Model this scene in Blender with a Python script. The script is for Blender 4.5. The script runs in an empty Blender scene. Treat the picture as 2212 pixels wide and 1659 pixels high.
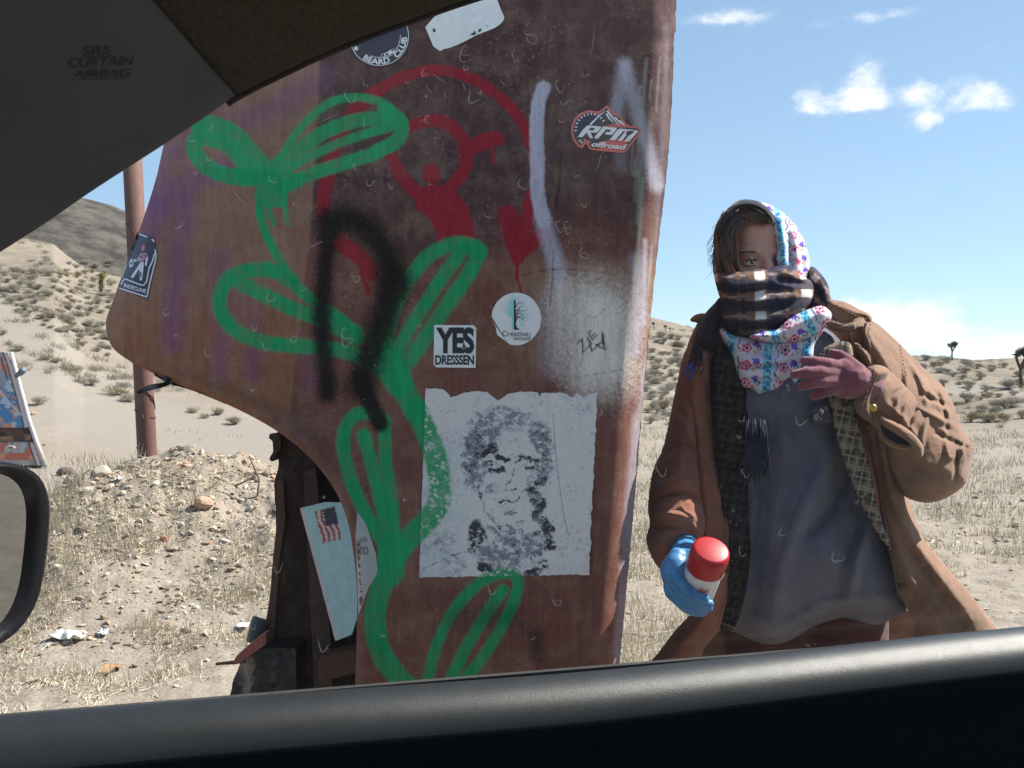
import bpy, bmesh, math, random
import numpy as np
from mathutils import Vector, Matrix
from mathutils.geometry import delaunay_2d_cdt, tessellate_polygon
random.seed(7); RNG = np.random.default_rng(7)
SC = bpy.context.scene
COL = SC.collection

# ------------------------------------------------------------------ camera, sky, sun, exposure
EYE = 1.25                       # eye height of the photographer in the front seat
FOC, CU, CV = 2150.0, 1106.0, 829.5   # survey scale of the site drawing (36 mm sensor, 35 mm lens)
cam_d = bpy.data.cameras.new('camera'); cam = bpy.data.objects.new('camera', cam_d); COL.objects.link(cam)
cam.location = (0, 0, EYE); cam.rotation_euler = (math.pi/2, 0, 0)
cam_d.sensor_width = 36; cam_d.lens = 35.0; cam_d.clip_start = 0.02; cam_d.clip_end = 5000
SC.camera = cam

SUN_AZ, SUN_EL = math.radians(75.5), math.radians(47)      # azimuth from +Y towards +X
world = bpy.data.worlds.new('World'); SC.world = world; world.use_nodes = True
wn, wl = world.node_tree.nodes, world.node_tree.links
wn.clear()
w_out = wn.new('ShaderNodeOutputWorld'); w_bg = wn.new('ShaderNodeBackground')
w_sky = wn.new('ShaderNodeTexSky'); w_sky.sky_type = 'NISHITA'; w_sky.sun_disc = False
w_sky.sun_elevation = SUN_EL; w_sky.sun_rotation = SUN_AZ
w_sky.altitude = 1700; w_sky.air_density = 1.0; w_sky.dust_density = 0.2; w_sky.ozone_density = 1.4
w_bg.inputs['Strength'].default_value = 0.075
wl.new(w_bg.outputs[0], w_out.inputs[0])
SKY_TINT = (0.85, 0.99, 1.07)

sun_d = bpy.data.lights.new('sun', 'SUN'); sun_d.energy = 5.0; sun_d.angle = math.radians(0.53)
sun_d.color = (1.0, 0.95, 0.87)
sun = bpy.data.objects.new('sun', sun_d); COL.objects.link(sun)
SUN_DIR = Vector((math.sin(SUN_AZ)*math.cos(SUN_EL), math.cos(SUN_AZ)*math.cos(SUN_EL), math.sin(SUN_EL)))
sun.rotation_euler = SUN_DIR.to_track_quat('Z', 'Y').to_euler()

SC.view_settings.view_transform = 'Standard'; SC.view_settings.look = 'None'
SC.view_settings.exposure = 1.05; SC.view_settings.gamma = 1.0
SC.view_settings.use_curve_mapping = False
SC.cycles.max_bounces = 8; SC.cycles.diffuse_bounces = 4; SC.cycles.glossy_bounces = 3
SC.cycles.transparent_max_bounces = 16; SC.cycles.caustics_reflective = False; SC.cycles.caustics_refractive = False
SC.cycles.use_denoising = True

# ------------------------------------------------------------------ helpers
def lin(c):
    c = np.asarray(c, float)/255.0
    return np.where(c <= 0.04045, c/12.92, ((c+0.055)/1.055)**2.4)
def sh(r, g, b, k=0.54):                     # paint colour read in open shade
    return tuple(np.clip(lin((r, g, b))/k, 0.004, 0.85))
def W(u, v, Y):                              # point of the site drawing (u, v) at distance Y
    return Vector(((u-CU)/FOC*Y, Y, EYE-(v-CV)/FOC*Y))
def hash2(ix, iy, seed=0):
    h = (ix.astype(np.int64)*374761393 + iy.astype(np.int64)*668265263 + seed*1442695041) & 0xFFFFFFFF
    h = ((h ^ (h >> 13))*1274126177) & 0xFFFFFFFF
    h = (h ^ (h >> 16)) & 0xFFFFFFFF
    return h/4294967295.0
def vnoise(x, y, seed=0):
    x = np.asarray(x, float); y = np.asarray(y, float)
    ix, iy = np.floor(x), np.floor(y); fx, fy = x-ix, y-iy
    ux, uy = fx*fx*fx*(fx*(fx*6-15)+10), fy*fy*fy*(fy*(fy*6-15)+10)
    a, b = hash2(ix, iy, seed), hash2(ix+1, iy, seed)
    c, d = hash2(ix, iy+1, seed), hash2(ix+1, iy+1, seed)
    return (a+(b-a)*ux)*(1-uy)+(c+(d-c)*ux)*uy
def fbm(x, y, octv=4, seed=0, gain=0.5):
    s, a, t = 0, 1.0, 0
    x = np.asarray(x, float); y = np.asarray(y, float)
    for k in range(octv):
        c, d = math.cos(.6+1.1*k)*2**k, math.sin(.6+1.1*k)*2**k
        s = s+a*vnoise(x*c-y*d+17.3*k, x*d+y*c-9.1*k, seed+k); t += a; a *= gain
    return s/t
def sstep(a, b, x):
    t = np.clip((np.asarray(x, float)-a)/(b-a), 0, 1); return t*t*(3-2*t)
def catmull(pts, n=8, closed=False):
    P = np.asarray(pts, float); m = len(P); out = []
    for i in range(m if closed else m-1):
        if closed: p0, p1, p2, p3 = P[(i-1) % m], P[i], P[(i+1) % m], P[(i+2) % m]
        else: p0, p1, p2, p3 = P[max(i-1, 0)], P[i], P[i+1], P[min(i+2, m-1)]
        for k in range(n):
            t = k/n
            out.append(0.5*((2*p1)+(p2-p0)*t+(2*p0-5*p1+4*p2-p3)*t*t+(3*p1-p0-3*p2+p3)*t**3))
    if not closed: out.append(P[-1])
    return np.array(out)
def csmooth(pts, n=6):                       # closed centripetal spline: no loops at uneven spacing
    P = np.asarray(pts, float); m = len(P); out = []
    for i in range(m):
        p = [P[(i+k-1) % m] for k in range(4)]; t = [0.0]
        for k in range(3): t.append(t[-1]+max(1e-3, np.hypot(*(p[k+1]-p[k]))**.5))
        for q in np.linspace(t[1], t[2], n, endpoint=False):
            a = [((t[k+1]-q)*p[k]+(q-t[k])*p[k+1])/(t[k+1]-t[k]) for k in range(3)]
            b = [((t[k+2]-q)*a[k]+(q-t[k])*a[k+1])/(t[k+2]-t[k]) for k in range(2)]
            out.append(((t[2]-q)*b[0]+(q-t[1])*b[1])/(t[2]-t[1]))
    return np.array(out)
def resample(P, step, closed=True):
    P = np.asarray(P, float)
    Q = np.vstack([P, P[:1]]) if closed else P
    s = np.concatenate([[0], np.cumsum(np.hypot(*(np.diff(Q, axis=0).T)))])
    n = max(3, int(round(s[-1]/step)))
    t = np.linspace(0, s[-1], n+1)
    R = np.stack([np.interp(t, s, Q[:, k]) for k in range(P.shape[1])], 1)
    return R[:-1] if closed else R
def seg_dist(X, Y, poly, closed=False):      # distance to a polyline and position along it (0..1)
    P = np.asarray(poly, float)
    if closed: P = np.vstack([P, P[:1]])
    best = np.full(X.shape, 1e9); par = np.zeros(X.shape)
    n = len(P)-1
    if n == 0: return np.hypot(X-P[0, 0], Y-P[0, 1]), par
    for i in range(n):
        ax, ay = P[i, :2]; dx, dy = P[i+1, :2]-P[i, :2]; L = dx*dx+dy*dy+1e-9
        t = np.clip(((X-ax)*dx+(Y-ay)*dy)/L, 0, 1)
        d = (X-ax-t*dx)**2+(Y-ay-t*dy)**2
        m = d < best; best = np.where(m, d, best); par = np.where(m, (i+t)/n, par)
    return np.sqrt(best), par
def inside(X, Y, poly):
    P = np.asarray(poly, float); r = np.zeros(X.shape, bool); j = len(P)-1
    for i in range(len(P)):
        yi, yj, xi, xj = P[i, 1], P[j, 1], P[i, 0], P[j, 0]
        c = ((yi > Y) != (yj > Y)) & (X < (xj-xi)*(Y-yi)/((yj-yi) if yj != yi else 1e-9)+xi)
        r ^= c; j = i
    return r

def mesh_np(name, verts, quads=None, tris=None, smooth=True):
    me = bpy.data.meshes.new(name)
    verts = np.asarray(verts, np.float32)
    fl = []
    if quads is not None and len(quads): fl.append((np.asarray(quads, np.int32), 4))
    if tris is not None and len(tris): fl.append((np.asarray(tris, np.int32), 3))
    nl = sum(f.size for f, _ in fl); nf = sum(len(f) for f, _ in fl)
    me.vertices.add(len(verts)); me.vertices.foreach_set('co', verts.ravel())
    me.loops.add(nl); me.loops.foreach_set('vertex_index', np.concatenate([f.ravel() for f, _ in fl]))
    me.polygons.add(nf)
    tot = np.concatenate([np.full(len(f), k, np.int32) for f, k in fl])
    me.polygons.foreach_set('loop_start', np.concatenate([[0], np.cumsum(tot)[:-1]]).astype(np.int32))
    me.polygons.foreach_set('loop_total', tot)
    me.polygons.foreach_set('use_smooth', np.full(nf, smooth, bool))
    me.update(calc_edges=True); me.validate()
    return me
def grid_quads(nr, nc):
    i = np.arange(nr*nc).reshape(nr, nc)
    return np.stack([i[:-1, :-1], i[:-1, 1:], i[1:, 1:], i[1:, :-1]], -1).reshape(-1, 4)
def set_paint(me, rgba, name='paint'):
    a = me.attributes.new(name, 'FLOAT_COLOR', 'POINT'); a.data.foreach_set('color', np.asarray(rgba, np.float32).ravel())
def set_float(me, val, name):
    a = me.attributes.new(name, 'FLOAT', 'POINT'); a.data.foreach_set('value', np.asarray(val, np.float32).ravel())
def link(name, me, mats=None, parent=None, kind=None, label=None, cat=None, group=None):
    o = bpy.data.objects.new(name, me); COL.objects.link(o)
    if mats is not None and me is not None:
        for m in (mats if isinstance(mats, (list, tuple)) else [mats]): me.materials.append(m)
    if parent is not None: o.parent = parent
    if kind: o['kind'] = kind
    if label: o['label'] = label
    if cat: o['category'] = cat
    if group: o['group'] = group
    return o
def thing(name, label, cat, loc=(0, 0, 0), rz=0.0, group=None):
    o = bpy.data.objects.new(name, None); COL.objects.link(o); o.location = loc; o.rotation_euler = (0, 0, rz)
    o.empty_display_size = 0.1
    o['label'] = label; o['category'] = cat
    if group: o['group'] = group
    bpy.context.view_layer.update()
    return o
def adopt(o, parent):                        # part built in world coordinates -> child of its thing
    bpy.context.view_layer.update()
    o.parent = parent; o.matrix_parent_inverse = parent.matrix_world.inverted(); return o
def bm_obj(name, bm, mats, parent=None, smooth=False, **kw):
    me = bpy.data.meshes.new(name); bm.normal_update(); bm.to_mesh(me); bm.free()
    if smooth: me.polygons.foreach_set('use_smooth', np.ones(len(me.polygons), bool))
    return link(name, me, mats, parent, **kw)
def tube(bm, pts, r, seg=8, cap=True):
    pts = [Vector(p) for p in pts]; n = len(pts)
    rr = r if hasattr(r, '__len__') else [r]*n
    rings = []; up = Vector((0, 0, 1))
    t0 = (pts[1]-pts[0]).normalized()
    if abs(t0.dot(up)) > 0.9: up = Vector((1, 0, 0))
    a = t0.cross(up).normalized()
    for i in range(n):
        t = (pts[min(i+1, n-1)]-pts[max(i-1, 0)]).normalized()
        a = (a-t*a.dot(t)).normalized(); b = t.cross(a)
        rings.append([bm.verts.new(pts[i]+(a*math.cos(2*math.pi*k/seg)+b*math.sin(2*math.pi*k/seg))*rr[i]) for k in range(seg)])
    for i in range(n-1):
        for k in range(seg):
            bm.faces.new((rings[i][k], rings[i][(k+1) % seg], rings[i+1][(k+1) % seg], rings[i+1][k]))
    if cap and seg > 2:
        bm.faces.new(rings[0][::-1]); bm.faces.new(rings[-1])
def box(bm, x0, x1, y0, y1, z0, z1):
    v = [bm.verts.new((x, y, z)) for z in (z0, z1) for y in (y0, y1) for x in (x0, x1)]
    for f in ((0, 2, 3, 1), (4, 5, 7, 6), (0, 1, 5, 4), (2, 6, 7, 3), (0, 4, 6, 2), (1, 3, 7, 5)): bm.faces.new([v[k] for k in f])
def cdt_fill(outline, step):                 # triangulated sheet of a closed 2D outline
    out = resample(outline, step)
    lo, hi = out.min(0), out.max(0)
    gx = np.arange(lo[0], hi[0], step); gy = np.arange(lo[1], hi[1], step*0.866)
    X, Yg = np.meshgrid(gx, gy); X = X+(np.arange(len(gy)) % 2)[:, None]*step*0.5
    X, Yg = X.ravel(), Yg.ravel()
    k = inside(X, Yg, out); X, Yg = X[k], Yg[k]
    if len(X):
        d, _ = seg_dist(X, Yg, out, True); k = d > step*0.45; X, Yg = X[k], Yg[k]
    n = len(out)
    pts = np.vstack([out, np.stack([X, Yg], 1)])
    r = delaunay_2d_cdt([Vector(p) for p in pts], [], [list(range(n))], 1, 1e-5, False)
    V = np.array([tuple(v) for v in r[0]]); T = [tuple(f) for f in r[2] if len(f) == 3]
    T = np.array(T); g = V[T].mean(1); T = T[inside(g[:, 0], g[:, 1], out)]
    a = V[T]; s = (a[:, 1, 0]-a[:, 0, 0])*(a[:, 2, 1]-a[:, 0, 1])-(a[:, 2, 0]-a[:, 0, 0])*(a[:, 1, 1]-a[:, 0, 1])
    T[s < 0] = T[s < 0][:, ::-1]
    return V, T, out
def voxel_merge(bm, voxel, smooth=2):        # overlapping volumes -> one continuous skin
    me = bpy.data.meshes.new('tmp'); bm.to_mesh(me); bm.free()
    o = bpy.data.objects.new('tmp', me); COL.objects.link(o)
    m = o.modifiers.new('r', 'REMESH'); m.mode = 'VOXEL'; m.voxel_size = voxel
    if smooth:
        s = o.modifiers.new('s', 'SMOOTH'); s.factor = 0.5; s.iterations = smooth
    dg = bpy.context.evaluated_depsgraph_get(); dg.update()
    r = bpy.data.meshes.new_from_object(o.evaluated_get(dg))
    bpy.data.objects.remove(o); bpy.data.meshes.remove(me)
    r.polygons.foreach_set('use_smooth', np.ones(len(r.polygons), bool))
    return r
def ball(bm, c, r, sx=1, sy=1, sz=1, seg=16, rot=None):
    M = Matrix.Translation(c) @ (rot.to_4x4() if rot else Matrix.Identity(4)) @ Matrix.Diagonal((r*sx, r*sy, r*sz, 1))
    bmesh.ops.create_uvsphere(bm, u_segments=seg, v_segments=max(6, seg//2), radius=1, matrix=M)
def capsule(bm, a, b, ra, rb, seg=14):
    a, b = Vector(a), Vector(b); n = 5
    tube(bm, [a.lerp(b, i/n) for i in range(n+1)], [ra+(rb-ra)*i/n for i in range(n+1)], seg)
    ball(bm, a, ra, seg=seg); ball(bm, b, rb, seg=seg)
def chain(bm, pts, rads, seg=12):
    for i in range(len(pts)-1): capsule(bm, pts[i], pts[i+1], rads[i], rads[i+1], seg)

# ------------------------------------------------------------------ materials
class NT:
    def __init__(s, name):
        s.m = bpy.data.materials.new(name); s.m.use_nodes = True
        s.n, s.l = s.m.node_tree.nodes, s.m.node_tree.links; s.n.clear()
        s.out = s.n.new('ShaderNodeOutputMaterial')
    def node(s, t, **kw):
        n = s.n.new('ShaderNode'+t)
        for k, v in kw.items():
            if k in n.inputs: s.put(n.inputs[k], v)
            else: setattr(n, k, v)
        return n
    def put(s, sock, v):
        if isinstance(v, bpy.types.NodeSocket): s.l.new(v, sock)
        elif isinstance(v, (tuple, list)) and len(v) == 3 and sock.type == 'RGBA': sock.default_value = (*v, 1)
        else: sock.default_value = v
    def coord(s, which='Object'):
        return s.node('TexCoord').outputs[which]
    def noise(s, scale, detail=4, rough=0.55, vec=None, dist=0.0):
        n = s.node('TexNoise', Scale=scale, Detail=detail, Roughness=rough, Distortion=dist)
        s.l.new(vec if vec is not None else s.coord(), n.inputs['Vector']); return n.outputs['Fac']
    def ramp(s, fac, stops):
        n = s.node('ValToRGB', Fac=fac); e = n.color_ramp.elements
        while len(e) < len(stops): e.new(0.5)
        for k, (p, c) in enumerate(stops):
            e[k].position = p; e[k].color = (*c, 1) if hasattr(c, '__len__') else (c, c, c, 1)
        return n.outputs['Color']
    def mix(s, fac, a, b, mode='MIX'):
        n = s.n.new('ShaderNodeMix'); n.data_type = 'RGBA'; n.blend_type = mode
        s.put(n.inputs[0], fac); s.put(n.inputs[6], a); s.put(n.inputs[7], b); return n.outputs[2]
    def math(s, op, a, b=0.0, clamp=False):
        n = s.n.new('ShaderNodeMath'); n.operation = op; n.use_clamp = clamp
        s.put(n.inputs[0], a); s.put(n.inputs[1], b); return n.outputs[0]
    def attr(s, name):
        return s.node('Attribute', attribute_name=name)
    def bump(s, h, strength=0.3, dist=0.002, normal=None):
        n = s.node('Bump', Height=h, Strength=strength, Distance=dist)
        if normal is not None: s.l.new(normal, n.inputs['Normal'])
        return n.outputs['Normal']
    def bsdf(s, color, rough=0.7, metal=0.0, normal=None, spec=0.5, **kw):
        b = s.node('BsdfPrincipled', Roughness=rough, Metallic=metal)
        s.put(b.inputs['Base Color'], color); s.put(b.inputs['Specular IOR Level'], spec)
        if normal is not None: s.l.new(normal, b.inputs['Normal'])
        for k, v in kw.items(): s.put(b.inputs[k], v)
        s.l.new(b.outputs[0], s.out.inputs[0]); return b
def plain(name, col, rough=0.6, metal=0.0, var=0.15, scale=30, bump=0.0, bscale=200, spec=0.4, bdist=0.001):
    t = NT(name); f = t.noise(scale, 5)
    d = tuple(max(0, c*(1-var)) for c in col); e = tuple(min(1, c*(1+var)) for c in col)
    c = t.ramp(f, [(0.3, d), (0.7, e)])
    n = t.bump(t.noise(bscale, 4), bump, bdist) if bump else None
    t.bsdf(c, rough, metal, n, spec); return t.m
def rusty(name, a, b, c, scale=6, rough=0.8, bump=0.4, stretch=(1, 1, 1)):
    t = NT(name); mp = t.node('Mapping', Vector=t.coord()); mp.inputs['Scale'].default_value = stretch
    f = t.noise(scale, 8, 0.65, mp.outputs[0], 0.6); g = t.noise(scale*9, 5, 0.6)
    col = t.mix(t.ramp(g, [(0.35, 0.0), (0.7, 0.6)]), t.ramp(f, [(0.3, a), (0.5, b), (0.72, c)]), a)
    t.bsdf(col, rough, 0, t.bump(t.noise(scale*25, 5), bump, 0.001), 0.3); return t.m
def painted(name, base=None, rough=0.55, spec=0.4, bumpscale=300, bump=0.15, weave=False, mottle=0.12):
    t = NT(name); a = t.attr('paint')
    col = a.outputs['Color']
    if base is not None: col = t.mix(a.outputs['Alpha'], base(t), col)
    f = t.noise(60, 6, 0.6)
    col = t.mix(1.0, col, t.ramp(f, [(0.3, 1-mottle), (0.7, 1.0)]), 'MULTIPLY')
    t.bsdf(col, rough, 0, t.bump(t.noise(bumpscale, 4), bump, 0.001), spec); return t.m
# ------------------------------------------------------------------ sky with scattered fair-weather clouds
def build_sky():
    tc = wn.new('ShaderNodeTexCoord'); D = tc.outputs['Generated']
    def m(op, a, b=0.0, c=None, clamp=False):
        n = wn.new('ShaderNodeMath'); n.operation = op; n.use_clamp = clamp
        for k, v in enumerate((a, b, c)):
            if v is None: continue
            if isinstance(v, bpy.types.NodeSocket): wl.new(v, n.inputs[k])
            else: n.inputs[k].default_value = v
        return n.outputs[0]
    sep = wn.new('ShaderNodeSeparateXYZ'); wl.new(D, sep.inputs[0])
    az = m('ARCTAN2', sep.outputs[0], sep.outputs[1])
    el = m('ARCSINE', sep.outputs[2])
    def noise(scale, detail, sx=1.0, sz=1.0, off=0.0, rough=0.6):
        mp = wn.new('ShaderNodeMapping'); wl.new(D, mp.inputs[0]); mp.inputs['Scale'].default_value = (sx, sx, sz)
        mp.inputs['Location'].default_value = (off, off*0.7, off*1.3)
        n = wn.new('ShaderNodeTexNoise'); n.inputs['Scale'].default_value = scale; n.inputs['Detail'].default_value = detail
        n.inputs['Roughness'].default_value = rough; wl.new(mp.outputs[0], n.inputs['Vector']); return n.outputs['Fac']
    # the clouds seen that day: azimuth, elevation, half sizes (radians), density
    def azel(u, v):
        x, z = (u-CU)/FOC, -(v-CV)/FOC
        return math.atan2(x, 1), math.atan2(z, math.hypot(x, 1))
    clouds = [(1575, 38, 90, 22, 0.6), (1620, 60, 40, 20, 0.35), (1880, 40, 95, 17, 0.5), (1872, 200, 46, 56, .95), (1840, 228, 60, 22, .7), (1992, 205, 36, 36, 0.8), (1745, 222, 34, 36, 0.7),
              (2122, 212, 52, 42, .95), (2000, 266, 38, 30, 0.72), (1975, 715, 120, 60, 1.1), (1850, 680, 60, 34, 0.8), (2200, 768, 90, 36, 1.1),
              (1480, 718, 60, 13, 0.8), (1700, 105, 90, 12, 0.15), (2060, 120, 90, 15, 0.15)]
    rng = random.Random(3)
    for k in range(36):                       # the rest of the sky, same kind of clouds
        a = rng.uniform(-math.pi, math.pi)
        if -0.62 < a < 0.62: continue
        clouds.append((a, rng.uniform(0.05, 0.85), rng.uniform(0.04, 0.13), rng.uniform(0.02, 0.05), rng.uniform(0.5, 1.1), 1))
    wob = m('SUBTRACT', noise(22, 5, 1, 1.4), 0.5); wob2 = m('SUBTRACT', noise(26, 5, 1, 1.4, 5.0), 0.5)
    azw = m('ADD', az, m('MULTIPLY', wob, 0.030)); elw = m('ADD', el, m('MULTIPLY', wob2, 0.022))
    tot = None
    for c in clouds:
        if len(c) == 5:
            a, e = azel(c[0], c[1]); sa, se = c[2]/FOC, c[3]/FOC
        else: a, e, sa, se = c[:4]
        dx = m('DIVIDE', m('SUBTRACT', azw, a), sa); dz = m('DIVIDE', m('SUBTRACT', elw, e), se)
        # flat bottoms: below the centre the falloff is quicker
        dz = m('MULTIPLY', dz, m('ADD', 1.0, m('MULTIPLY', m('LESS_THAN', dz, 0.0), 0.5)))
        r2 = m('ADD', m('MULTIPLY', dx, dx), m('MULTIPLY', dz, dz))
        g = m('MULTIPLY', m('EXPONENT', m('MULTIPLY', r2, -1.0)), c[4])
        tot = g if tot is None else m('ADD', tot, g)
    det = noise(34, 9, 1, 1.6, 2.0, 0.66)
    dens = m('ADD', tot, m('MULTIPLY', m('SUBTRACT', det, 0.5), 1.7))
    mask = wn.new('ShaderNodeMapRange'); mask.interpolation_type = 'SMOOTHSTEP'
    wl.new(dens, mask.inputs['Value']); mask.inputs['From Min'].default_value = 0.12; mask.inputs['From Max'].default_value = 1.15
    thin = m('MULTIPLY', mask.outputs[0], m('MULTIPLY', tot, 2.2, clamp=True))
    tint = wn.new('ShaderNodeMix'); tint.data_type = 'RGBA'; tint.blend_type = 'MULTIPLY'; tint.inputs[0].default_value = 1
    sc_ = wn.new('ShaderNodeVectorMath'); sc_.operation = 'SCALE'; sc_.inputs['Scale'].default_value = 1/6.0; wl.new(w_sky.outputs[0], sc_.inputs[0])
    gm = wn.new('ShaderNodeGamma'); gm.inputs['Gamma'].default_value = 0.62; wl.new(sc_.outputs[0], gm.inputs['Color'])
    s2 = wn.new('ShaderNodeVectorMath'); s2.operation = 'SCALE'; s2.inputs['Scale'].default_value = 6.0; wl.new(gm.outputs[0], s2.inputs[0])
    wl.new(s2.outputs[0], tint.inputs[6]); tint.inputs[7].default_value = (*SKY_TINT, 1)
    mixn = wn.new('ShaderNodeMix'); mixn.data_type = 'RGBA'
    wl.new(m('MULTIPLY', thin, 0.95, clamp=True), mixn.inputs[0]); wl.new(tint.outputs[2], mixn.inputs[6])
    mixn.inputs[7].default_value = (CLOUD, CLOUD*1.01, CLOUD*1.03, 1)
    wl.new(mixn.outputs[2], w_bg.inputs['Color'])
CLOUD = 8.0
build_sky()

# ------------------------------------------------------------------ desert ground: flat wash, spoil mound, hillsides
MOUND = (-2.30, 6.55)
def skyline(q):                               # elevation of the near hills against bearing q = x / y
    return np.interp(q, [-1.6, -0.75, -0.515, -0.46, -0.43, -0.38, -0.30, -0.1, 0.14, 0.18, 0.26, 0.36, 0.42, 0.52, 0.7, 1.6],
                        [0.06, 0.11, 0.127, 0.126, 0.108, 0.095, 0.085, 0.075, 0.060, 0.052, 0.036, 0.030, 0.026, 0.018, 0.02, 0.01])
def terrain(x, y, detail=True):
    x = np.asarray(x, float); y = np.asarray(y, float)
    r = np.hypot(x, y); yy = np.maximum(y, 1.0)
    q = np.clip(x/yy, -1.6, 1.6)
    front = sstep(-5, 12, y)
    far = np.where(q < 0.1, 58.0, 78.0)
    start = np.where(q < 0.1, 15.0, 17.0)
    crest = (EYE+skyline(q)*far)
    t = np.clip((r-start)/(far-start), 0, 1.0)
    z = crest*(t*t*(3-2*t))*front
    z = z*(1-0.75*sstep(far, far+60, r))
    z = z+(fbm(x*0.11, y*0.11, 3, 5)-0.5)*1.6*sstep(16, 45, r)
    # dark mesa far behind on the left
    mesa = np.interp(q, [-1.2, -0.62, -0.56, -0.50, -0.475, -0.445, -0.40, -0.35, -0.24, 0.0], [40, 58, 64, 67, 68, 67.5, 64, 58, 40, 8])
    z = z+mesa*1.0*sstep(240, 395, r)*front
    # spoil mound round the post
    dx, dy = x-MOUND[0], y-MOUND[1]
    g = np.exp(-((np.where(dx > 0, dx/1.75, dx/1.0))**2)*0.9-(np.where(dy > 0, dy/0.9, dy/1.35))**2)
    lump = fbm(x*2.3, y*2.3, 4, 11)-0.5
    z = z+g*0.78*(1+0.35*lump)
    if detail:
        near = 1-sstep(9, 16, r)
        z = z+near*((fbm(x*5, y*5, 4, 21)-0.5)*0.05+np.clip(g*1.6, 0, 1)*((fbm(x*11, y*11, 5, 31, 0.65)-0.5)*0.06))
        z = z-0.012*near
    return z
def ground_at(u, v, ymin=2.6, ymax=420.0):     # where the line of sight meets the ground
    ys = np.geomspace(ymin, ymax, 1400); dx, dz = (u-CU)/FOC, -(v-CV)/FOC
    below = EYE+dz*ys < terrain(dx*ys, ys)
    k = int(np.argmax(below)) if below.any() else len(ys)-1
    y = ys[k]; return Vector((dx*y, y, float(terrain(np.array([dx*y]), np.array([y]))[0])))
def build_ground():
    rr = np.concatenate([np.linspace(0.0, 2.6, 8)[:-1], np.linspace(2.6, 4.6, 60)[:-1], np.linspace(4.6, 8.6, 200)[:-1], np.geomspace(8.6, 80, 240)[:-1], np.geomspace(80, 1500, 90)])
    aa = np.radians(np.concatenate([np.linspace(-180, -36, 40)[:-1], np.linspace(-36, -8, 300)[:-1], np.linspace(-8, 4, 40)[:-1], np.linspace(4, 34, 210)[:-1], np.linspace(34, 180, 40)]))
    R, A = np.meshgrid(rr, aa, indexing='ij')
    X, Y = R*np.sin(A), R*np.cos(A)
    Z = terrain(X, Y)
    me = mesh_np('ground', np.stack([X, Y, Z], -1).reshape(-1, 3), grid_quads(len(rr), len(aa))[:, ::-1])
    # pale wheel tracks that climb the left hill and the road across the right
    x, y = X.ravel(), Y.ravel(); r = np.hypot(x, y); q = x/np.maximum(y, 1)
    track = np.zeros(len(x))
    gp = lambda L: [tuple(ground_at(u_, v_)[:2]) for u_, v_ in L]
    for pts, w in ((gp([(-60, 650), (0, 690), (60, 735), (140, 790), (230, 845), (330, 892), (450, 925), (600, 945)]), 1.1), (gp([(-40, 765), (30, 800), (90, 840), (170, 885), (260, 930), (360, 962), (500, 975)]), .8),
                   (gp([(1900, 842), (1960, 842), (2080, 844), (2212, 846), (2300, 848)]), 1.2), (gp([(1380, 850), (1440, 846), (1500, 842)]), 1.0)):
        d, _ = seg_dist(x, y, catmull(pts, 5)); track = np.maximum(track, np.exp(-(d/w)**2)*(.8+.4*fbm(x*.8, y*.8, 2, 3)))
    flat = sstep(8.5, 11, r)*(1-sstep(20, 26, r))*sstep(0.05, -0.1, q)
    set_float(me, np.clip(track*0.9+flat*0.35, 0, 1), 'track')
    dx, dy = x-MOUND[0], y-MOUND[1]
    set_float(me, np.exp(-(dx/1.9)**2-(dy/1.4)**2), 'mound')
    set_float(me, sstep(150, 230, r), 'mesa'); set_float(me, sstep(20, 36, r)*(1-np.clip(track, 0, 1)), 'slope')
    t = NT('desert_soil'); P = t.coord('Object')
    f1 = t.noise(0.6, 6, 0.6, P); f2 = t.noise(7, 6, 0.65, P); f3 = t.noise(60, 4, 0.7, P)
    f4 = t.noise(1.7, 7, 0.7, P); f5 = t.noise(.35, 6, .7, P)
    base = t.ramp(f1, [(0.3, (0.291, 0.251, 0.204)), (0.7, (0.357, 0.313, 0.264))])
    base = t.mix(t.ramp(f4, [(0.42, 0.0), (0.60, 0.5)]), base, (0.244, 0.206, 0.164))
    base = t.mix(t.ramp(f2, [(0.42, 0.0), (0.66, 0.6)]), base, (0.225, 0.182, 0.140))
    base = t.mix(t.math('MULTIPLY', t.attr('mound').outputs['Fac'], 0.6), base, (0.304, 0.247, 0.190))
    sl = t.mix(t.ramp(f4, [(0.38, 0.0), (0.58, 1.0)]), (0.243, 0.208, 0.161), (0.147, 0.123, 0.095)); sl = t.mix(t.ramp(f5, [(.40, 0.0), (.62, .6)]), sl, (0.284, 0.240, 0.190))
    base = t.mix(t.math('MULTIPLY', t.attr('slope').outputs['Fac'], 0.85), base, sl)
    base = t.mix(t.math('MULTIPLY', t.attr('track').outputs['Fac'], 0.85), base, (0.276, 0.250, 0.219))
    base = t.mix(t.ramp(f3, [(0.36, 0.45), (0.60, 0.0)]), base, (0.145, 0.117, 0.090))
    mes = t.mix(t.ramp(t.noise(0.09, 9, 0.75, P), [(0.42, 0.0), (0.60, 1.0)]), (0.105, 0.095, 0.082), (0.036, 0.033, 0.030))
    base = t.mix(t.attr('mesa').outputs['Fac'], base, mes)
    h = t.math('ADD', t.math('MULTIPLY', f2, 0.6), t.math('MULTIPLY', f3, 0.35))
    vor = t.node('TexVoronoi', Scale=38.0); t.l.new(P, vor.inputs['Vector'])
    h = t.math('SUBTRACT', h, t.math('MULTIPLY', vor.outputs['Distance'], 0.25))
    t.bsdf(base, 0.95, 0, t.bump(h, 0.7, 0.02), 0.15)
    link('ground', me, t.m, kind='structure', label='pale tan desert ground of gravel and dirt rising to scrubby hills')
build_ground()
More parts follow.
